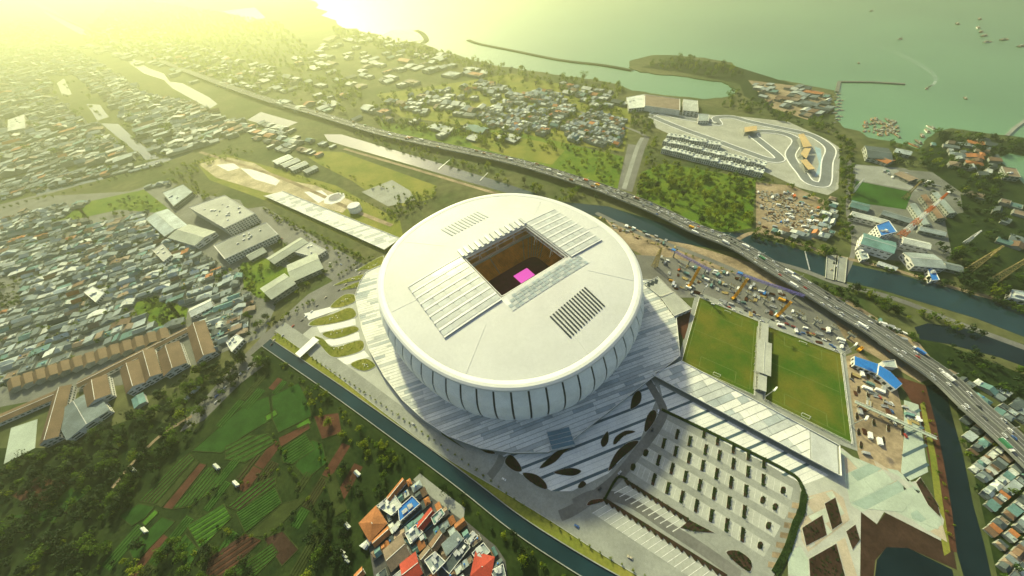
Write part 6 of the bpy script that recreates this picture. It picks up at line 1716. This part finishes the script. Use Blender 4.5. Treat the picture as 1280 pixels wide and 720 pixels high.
# generic patchwork filling the rest of the farm
used = [GP([z7(p) for p in pz]) for _, pz, _ in PLOTS]
farm = GP([(215, 575), (262, 530), (330, 470), (400, 505), (440, 560), (440, 600), (400, 650), (380, 735), (130, 735), (150, 650), (170, 610), (200, 590)])
fd = (Vector(G(*z7((251, 370)))) - Vector(G(*z7((132, 505))))).normalized(); fn = Vector((-fd.y, fd.x))
us = [Vector(p).dot(fd) for p in farm]; vs = [Vector(p).dot(fn) for p in farm]; v = min(vs)
while v < max(vs):
    w = R.uniform(7, 15); u = min(us) + R.uniform(0, 15)
    while u < max(us):
        L = R.uniform(16, 40); q = [fd * (u + a * L) + fn * (v + b * w) for a, b in ((.02, .04), (.98, .04), (.98, .96), (.02, .96))]; u += L
        if not inside(tuple((q[0] + q[2]) / 2), farm) or R.random() < .08: continue
        if any(inside((p.x, p.y), z_) for z_ in used for p in [(q[0] + q[2]) / 2, q[0] * .6 + q[2] * .4, q[0] * .4 + q[2] * .6, q[1] * .7 + q[3] * .3, q[1] * .3 + q[3] * .7]): continue
        m = R.choice(('crop', 'cropo', 'cropo', 'redsoil', 'soil', 'crop', 'scrub')); mb = MB(); mb.prism([(p.x, p.y) for p in q], -.2, .08 + R.random() * .05); base = struct('field_plot', mb, M[m])
        if m in ('crop', 'cropo', 'soil'):
            n = int(w / 3)
            for k in range(n):
                b0 = (k + .2) / n; b1 = (k + .75) / n; A, B, C_, D = q; r4 = [A + (D - A) * b0, B + (C_ - B) * b0, B + (C_ - B) * b1, A + (D - A) * b1]
                mb = MB(); mb.prism([(p.x, p.y) for p in r4], 0, .45, inset=.05); mb.build('crop_row', M['rowtop'] if m == 'crop' else M['cropo'], base)
    v += w
for k, (p, l) in enumerate((((312, 392), 'white field hut between red plots and olive rows'), ((370, 443), 'larger white field hut beside the hedge of the middle plots'), ((95, 583), 'white hut at the bright strip plot'), ((60, 400), 'pale hut at the edge of the dark wood'), ((735, 412), 'pale hut beside the canal trees'), ((705, 570), 'cream hut near the hamlet'), ((240, 170), 'long white trailer roof on the farm lane'))):
    a, b = z7(p); gable_block([(a - 4, b - 1), (a - 1, b - 4), (a + 4, b + 1), (a + 1, b + 4)] if k != 6 else [(a - 9, b + 7), (a - 8, b + 9), (a + 9, b - 7), (a + 8, b - 9)], 3, 1.3, RF['white metal'], M['wallw'], 'field_hut', l, 'hut')
for k in range(3):
    a, b = z7((690 + 7 * k, 648 + 14 * k)); gable_block([(a - 2.5, b - 1), (a - 1.5, b - 3), (a + 3, b + .5), (a + 2, b + 2.5)], 2.6, .9, RF['white metal'], M['wallw'], 'field_hut', 'one of three small white huts in a row near the hamlet', 'hut', 'three small white huts')

# ------------------------------------------------------------------ trees
def crown_mesh(seed, n_lobe, n_leaf, leaf, tall=1.0, spread=1.0):
    """unit crown (about 1 wide, base at z .25, top at z 1): leaf clumps on several uneven lobes"""
    r_ = random.Random(seed); V, F = [], []
    for L in range(n_lobe):
        a = r_.uniform(0, 6.28); rr = r_.uniform(0, .34) * spread if L else 0
        c = Vector((math.cos(a) * rr, math.sin(a) * rr, r_.uniform(.42, .8) * tall)); R0 = r_.uniform(.14, .27)
        for k in range(n_leaf):
            u, t = r_.uniform(-.75, 1), r_.uniform(0, 6.28); s_ = math.sqrt(max(0, 1 - u * u))
            nrm = Vector((s_ * math.cos(t), s_ * math.sin(t), u)); p = c + nrm * R0 * r_.uniform(.72, 1.12)
            q = (nrm + Vector((r_.uniform(-.8, .8), r_.uniform(-.8, .8), r_.uniform(-.4, .9)))).normalized()
            x = q.orthogonal().normalized(); x = (Matrix.Rotation(r_.uniform(0, 3.1), 3, q) @ x); y = q.cross(x); l = leaf * r_.uniform(.6, 1.3)
            k0 = len(V); V += [tuple(p - x * l), tuple(p + y * l * .55), tuple(p + x * l), tuple(p - y * l * .55)]; F.append((k0, k0 + 1, k0 + 2, k0 + 3))
    return V, F
def trunk_mesh(seed):
    r_ = random.Random(seed); mb = MB(); mb.cyl((0, 0, 0), .045, .5, 7, .028)
    for k in range(4):
        a = 1.57 * k + r_.uniform(-.4, .4); mb.bar((0, 0, .32 + .04 * k), (math.cos(a) * .24, math.sin(a) * .24, .62 + r_.uniform(0, .12)), .022)
    return mb.mesh('trunk', M['bark'])
CRV = [crown_mesh(10 + k, 9, 34, .062, spread=1.0 + .15 * (k % 3)) for k in range(6)]
CRL = [crown_mesh(40 + k, 6, 12, .105) for k in range(5)]
CRM = [[None] * 3 for _ in range(6)]
for k in range(6):
    for f in range(3):
        mb = MB(); mb.v, mb.f = CRV[k]; mb.m = [0] * len(mb.f); CRM[k][f] = mb.mesh('crown', FOL[f])
TRM = [trunk_mesh(k) for k in range(3)]
trees = []                                             # x, y, size, height, foliage, place
def grove(poly, dens, size, fol, place, hr=(.8, 1.2)):
    P = GP(poly); xs = [p[0] for p in P]; ys = [p[1] for p in P]
    area = abs(sum(p[0] * q[1] - q[0] * p[1] for p, q in zip(P, P[1:] + P[:1]))) / 2
    dens *= 1.25; size *= 1.15; n = int(area * dens / (size * size)); k = 0; tr = 0
    while k < n and tr < n * 8 + 50:
        tr += 1; q = (R.uniform(min(xs), max(xs)), R.uniform(min(ys), max(ys)))
        if not inside(q, P): continue
        k += 1
        if any(inside(q, m) for m in MASK): continue
        s_ = size * R.uniform(.6, 1.35); trees.append((q[0], q[1], s_, s_ * R.uniform(*hr), R.choices(range(3), fol)[0], place))
def avenue(pts, step, size, fol, place, jit=1.5):
    ln = resample(GP(pts), 8); acc = 0
    for a, b in zip(ln[:-1], ln[1:]):
        d = (Vector(b) - Vector(a)); L = d.length
        while acc < L:
            p = Vector(a) + d * (acc / L); s_ = size * R.uniform(.75, 1.25)
            trees.append((p.x + R.gauss(0, jit), p.y + R.gauss(0, jit), s_, s_ * R.uniform(.8, 1.2), R.choices(range(3), fol)[0], place)); acc += step * R.uniform(.7, 1.3)
        acc -= L
DK, MD, YL = (6, 2, .4), (2, 5, 2), (1, 3, 6)
grove([(-20, 590), (60, 562), (110, 545), (180, 515), (235, 470), (290, 452), (330, 440), (345, 458), (300, 480), (262, 520), (232, 556), (205, 585), (180, 600), (160, 645), (150, 690), (140, 735), (-20, 740)], 1.3, 10, DK, 'in the dark wood between school and plots')
grove([(338, 452), (362, 455), (440, 516), (505, 572), (490, 590), (420, 540), (370, 496)], .5, 7, YL, 'along the farm side of the canal')
grove([(150, 690), (250, 660), (320, 700), (320, 735), (150, 735)], .6, 9, MD, 'below the bright vegetable plots')
grove([(385, 650), (440, 600), (470, 585), (480, 610), (440, 650), (440, 735), (360, 735), (400, 700)], .7, 9, DK, 'in the dark copse beside the hamlet')
grove([(545, 600), (600, 632), (680, 690), (740, 735), (650, 735), (645, 690), (590, 650)], .5, 8, DK, 'on the dark bank between hamlet and canal')
grove([(440, 560), (500, 600), (520, 620), (470, 620), (430, 590)], .5, 8, DK, 'behind the hamlet by the plots')
for pz in ([(485, 300), (520, 360), (545, 400), (560, 470)], [(345, 470), (420, 430), (500, 400)], [(240, 510), (300, 470), (345, 440)], [(590, 500), (640, 600), (690, 690)], [(180, 640), (140, 700), (60, 700)], [(620, 330), (650, 400), (640, 450)], [(400, 600), (480, 590), (580, 510)], [(330, 560), (380, 610)]):
    avenue([z7(p) for p in pz], 8, 6, MD, 'in a hedge line between the vegetable plots')
grove([(300, 335), (325, 325), (345, 335), (330, 372), (345, 380), (318, 378), (305, 362)], .55, 8, MD, 'on the green lot around the cream hall')
grove([(372, 352), (390, 345), (405, 335), (420, 322), (426, 326), (400, 350), (350, 388), (345, 382)], .7, 7, MD, 'in the hedge between sheds and boulevard')
avenue([(347, 405), (372, 388), (395, 374)], 6, 8, YL, 'on the boulevard median by the terraces'); avenue([(425, 345), (450, 330), (470, 320)], 6, 8, YL, 'on the boulevard median below the walkway')
grove([(310, 395), (345, 392), (342, 412), (318, 425), (300, 425), (300, 410)], .6, 9, MD, 'at the boulevard junction beside the kampung')
grove([(168, 382), (196, 372), (233, 386), (230, 404), (200, 407)], .7, 9, DK, 'in the kampung garden'); grove([(-10, 352), (30, 345), (34, 380), (-10, 392)], .6, 9, DK, 'in the kampung grove')
grove([(100, 375), (140, 360), (150, 372), (110, 390)], .5, 8, DK, 'in the kampung grove'); grove([(70, 415), (110, 400), (100, 425), (60, 430)], .4, 8, DK, 'in the kampung grove')
grove([(190, 340), (215, 330), (220, 345), (200, 352)], .5, 8, MD, 'in the kampung garden'); grove([(268, 345), (290, 335), (296, 350), (275, 358)], .4, 8, MD, 'below the warehouses')
grove([(240, 450), (270, 446), (290, 455), (262, 470), (240, 468)], .6, 9, DK, 'around the school gate')
grove([(80, 276), (150, 262), (205, 262), (195, 268), (130, 268), (85, 282)], .3, 9, MD, 'on the long kampung lawn')
grove([(478, 268), (500, 255), (545, 235), (550, 246), (510, 268), (488, 280)], .8, 9, YL, 'in the park behind the stadium')
avenue([(330, 262), (370, 282), (420, 305), (452, 322)], 8, 8, YL, 'along the road below the far walkway'); avenue([(345, 210), (400, 232), (440, 248), (500, 270)], 14, 6, YL, 'in the far park'); avenue([(318, 285), (345, 300), (365, 312)], 8, 8, MD, 'beside the white factory')
grove([(802, 215), (830, 204), (945, 224), (940, 285), (900, 291), (850, 270), (797, 246)], .85, 11, YL, 'in the bright wood beside the toll road')
grove([(700, 205), (735, 200), (775, 200), (770, 233), (720, 222)], .35, 10, YL, 'on the meadow beyond the toll road')
grove([(470, 150), (600, 160), (700, 180), (770, 195), (768, 200), (690, 190), (580, 172), (470, 160)], .6, 12, YL, 'behind the far meadow')
grove([(430, 160), (560, 194), (700, 238), (765, 252), (700, 252), (560, 207), (470, 182)], .65, 11, YL, 'between river and toll road')
grove([(785, 140), (815, 150), (812, 168), (800, 170), (790, 160)], .8, 11, MD, 'at the boulevard head'); grove([(812, 172), (825, 170), (822, 195), (805, 240), (796, 240), (808, 195)], .8, 10, YL, 'along the straight boulevard')
grove([(415, 34), (540, 62), (640, 86), (760, 106), (786, 116), (780, 120), (700, 106), (600, 94), (480, 66), (420, 46)], .6, 18, YL, 'on the hazy coast')
grove([(470, 120), (560, 108), (640, 92), (700, 106), (780, 130), (784, 150), (730, 142), (690, 108), (640, 116), (560, 148), (480, 144)], .25, 16, YL, 'among the far villas')
grove([(590, 150), (700, 112), (780, 140), (775, 190), (700, 178)], .22, 11, YL, 'among the far villas')
grove([(800, 83), (850, 71), (910, 80), (935, 95), (920, 100), (850, 91)], .6, 15, MD, 'on the headland'); grove([(915, 112), (960, 136), (1030, 152), (1052, 165), (1042, 174), (1000, 158), (940, 142), (900, 132)], .7, 13, MD, 'behind the reclaimed yard')
grove([(1046, 170), (1066, 178), (1064, 305), (1042, 302), (1050, 240)], 1.3, 9, MD, 'along the road to the harbour')
grove([(1080, 203), (1120, 206), (1180, 214), (1150, 205), (1090, 200)], .8, 12, DK, 'behind the harbour halls'); grove([(1165, 166), (1280, 175), (1285, 195), (1245, 200), (1200, 192), (1175, 184)], .9, 12, DK, 'on the wooded quay')
grove([(1200, 200), (1250, 218), (1245, 270), (1205, 245), (1190, 225)], .9, 11, DK, 'behind the power plant'); grove([(1165, 300), (1180, 302), (1235, 312), (1285, 350), (1290, 400), (1200, 358), (1182, 330)], 1.0, 11, DK, 'around the pylons')
grove([(1120, 330), (1180, 352), (1240, 372), (1290, 388), (1290, 396), (1200, 366), (1120, 344), (1070, 330)], 1.0, 8, DK, 'on the plant side of the river')
grove([(1050, 356), (1120, 380), (1200, 405), (1245, 425), (1140, 402), (1060, 374)], 1.1, 9, MD, 'on the near river bank'); grove([(990, 348), (1060, 362), (1090, 395), (1150, 428), (1125, 428), (1060, 392)], .9, 9, DK, 'between river and toll road end')
grove([(940, 288), (1000, 302), (1040, 312), (1056, 326), (1000, 314), (940, 300)], 1.2, 8, MD, 'on the river bank below the rubble yard'); grove([(1022, 240), (1036, 245), (1036, 300), (1024, 290)], .4, 9, MD, 'beside the rubble yard')
grove([(900, 205), (945, 222), (1000, 235), (1032, 250), (1020, 252), (960, 232)], .4, 8, YL, 'behind the circuit')
grove([(1155, 418), (1290, 462), (1300, 505), (1200, 478)], .8, 9, DK, 'on the scrubland past the toll road'); grove([(1190, 480), (1215, 560), (1240, 650), (1258, 735), (1248, 735), (1226, 640), (1200, 560)], .5, 7, MD, 'on the far canal bank')
grove([(1215, 505), (1300, 590), (1310, 735), (1262, 735)], .16, 7, DK, 'among the houses across the canal')
avenue([(745, 272), (800, 298), (860, 320), (930, 350)], 14, 6, YL, 'along the river frontage'); avenue([(1150, 480), (1160, 530), (1176, 610), (1190, 690)], 12, 4, YL, 'on the canal verge by the plaza')
grove([(-60, 235), (60, 212), (300, 170), (190, 120), (30, 25), (-60, 60)], .05, 20, MD, 'in the far town'); grove([(100, 50), (420, 145), (640, 192), (640, 165), (470, 130), (350, 30), (150, -5)], .32, 19, YL, 'in the far suburbs')
grove([(-60, 290), (60, 262), (190, 270), (320, 385), (280, 440), (-60, 500)], .10, 7, MD, 'between the kampung roofs')
grove([(1140, 228), (1205, 238), (1250, 262), (1285, 300), (1240, 312), (1200, 268)], .5, 10, DK, 'on the rough ground behind the plant sheds')
grove([(1110, 176), (1150, 190), (1165, 180), (1190, 200), (1200, 226), (1150, 206), (1100, 204)], .5, 10, MD, 'around the harbour halls')
avenue([(-30, 258), (60, 234), (140, 212), (220, 190), (300, 164)], 14, 11, DK, 'along the city road'); avenue([(-30, 270), (60, 248), (140, 226), (220, 202)], 18, 10, MD, 'along the city road')
grove([(205, 214), (290, 186), (320, 192), (262, 206), (240, 226), (262, 240), (300, 254), (280, 262), (240, 244), (212, 232)], .35, 9, YL, 'on the park edge by the city road')
grove([(330, 266), (352, 270), (456, 322), (446, 334), (390, 306)], .4, 7, YL, 'on the verge below the walkway'); grove([(120, 262), (180, 242), (205, 258), (150, 264)], .3, 9, MD, 'on the long kampung lawn')
grove([(824, 180), (900, 192), (950, 208), (948, 214), (890, 198), (824, 186)], .5, 6, YL, 'between the white terraces'); grove([(400, 205), (450, 225), (540, 245), (520, 262), (470, 240)], .25, 8, YL, 'in the far park')
# small round trees on the canal verge
_ln = offset_line(cl_s, 15.5); acc = 0
for a, b in zip(_ln[:-1], _ln[1:]):
    d = Vector(b) - Vector(a); L = d.length
    while acc < L:
        p = Vector(a) + d * (acc / L); trees.append((p.x, p.y, 3.2 * R.uniform(.8, 1.2), 3.6, 2, 'on the clipped verge of the stadium canal')); acc += 9.5
    acc -= L
for a, b in zip(offset_line(cl_s, -14)[:-1], offset_line(cl_s, -14)[1:]):
    if R.random() < .6: trees.append((a[0] + R.gauss(0, 2), a[1] + R.gauss(0, 2), R.uniform(5, 8), R.uniform(5, 8), R.choice((0, 1, 2)), 'along the farm side of the canal'))
def tsize(t):
    px = ppos(t[0], t[1]); d2 = math.sqrt(t[0] ** 2 + t[1] ** 2 + CAM_H ** 2)
    return t[2] / d2 if 'far ' not in t[5] and 0 < px[0] < 1280 and 0 < px[1] < 720 else 0
verge = [t for t in trees if 'clipped' in t[5]]; rest = sorted([t for t in trees if 'clipped' not in t[5]], key=tsize, reverse=True)
FN = ('dark green', 'mid green', 'yellow-green')
near = verge + rest[:300 - len(verge)]
for i, (x, y, s_, h_, f, pl) in enumerate(near):
    wide = s_ / h_; sz = 'tiny round' if s_ < 4.5 else 'small' if s_ < 8 else 'large' if s_ > 11 else 'mid-size'
    t = thing('tree', '%s %s%s tree %s' % (sz, 'spreading ' if wide > 1.1 else 'upright ' if wide < .9 else '', FN[f], pl), 'tree', (x, y, 0), R.uniform(0, 6.28), 'trees ' + pl, (s_, s_, h_))
    link('trunk', TRM[i % 3], t); link('crown', CRM[i % 6][f], t)
far_t = rest[300 - len(verge):]
for f in range(3):
    VV, FF, k0 = [], [], 0
    for i, (x, y, s_, h_, ff, pl) in enumerate(far_t):
        if ff != f: continue
        v, fc = CRL[i % 5]; d2 = math.hypot(x, y)
        a = R.uniform(0, 6.28); A = np.array(v); ca, sa = math.cos(a), math.sin(a)
        X = np.stack([x + (A[:, 0] * ca - A[:, 1] * sa) * s_, y + (A[:, 0] * sa + A[:, 1] * ca) * s_, A[:, 2] * h_ - .15 * h_], 1)
        VV.append(X); FF.append(np.array(fc) + k0); k0 += len(v)
    if not VV: continue
    VV = np.concatenate(VV).astype(np.float32); FF = np.concatenate(FF).astype(np.int32)
    me = bpy.data.meshes.new('woodland'); me.vertices.add(len(VV)); me.vertices.foreach_set('co', VV.ravel())
    me.loops.add(FF.size); me.loops.foreach_set('vertex_index', FF.ravel()); me.polygons.add(len(FF)); me.polygons.foreach_set('loop_start', np.arange(0, FF.size, 4, dtype=np.int32))
    me.update(); me.validate(); me.materials.append(FOL[f])
    tag(link('woodland', me), '%s tree crowns of the further woods and gardens' % FN[f], 'woodland', kind='stuff')
print('trees', len(trees), len(far_t))
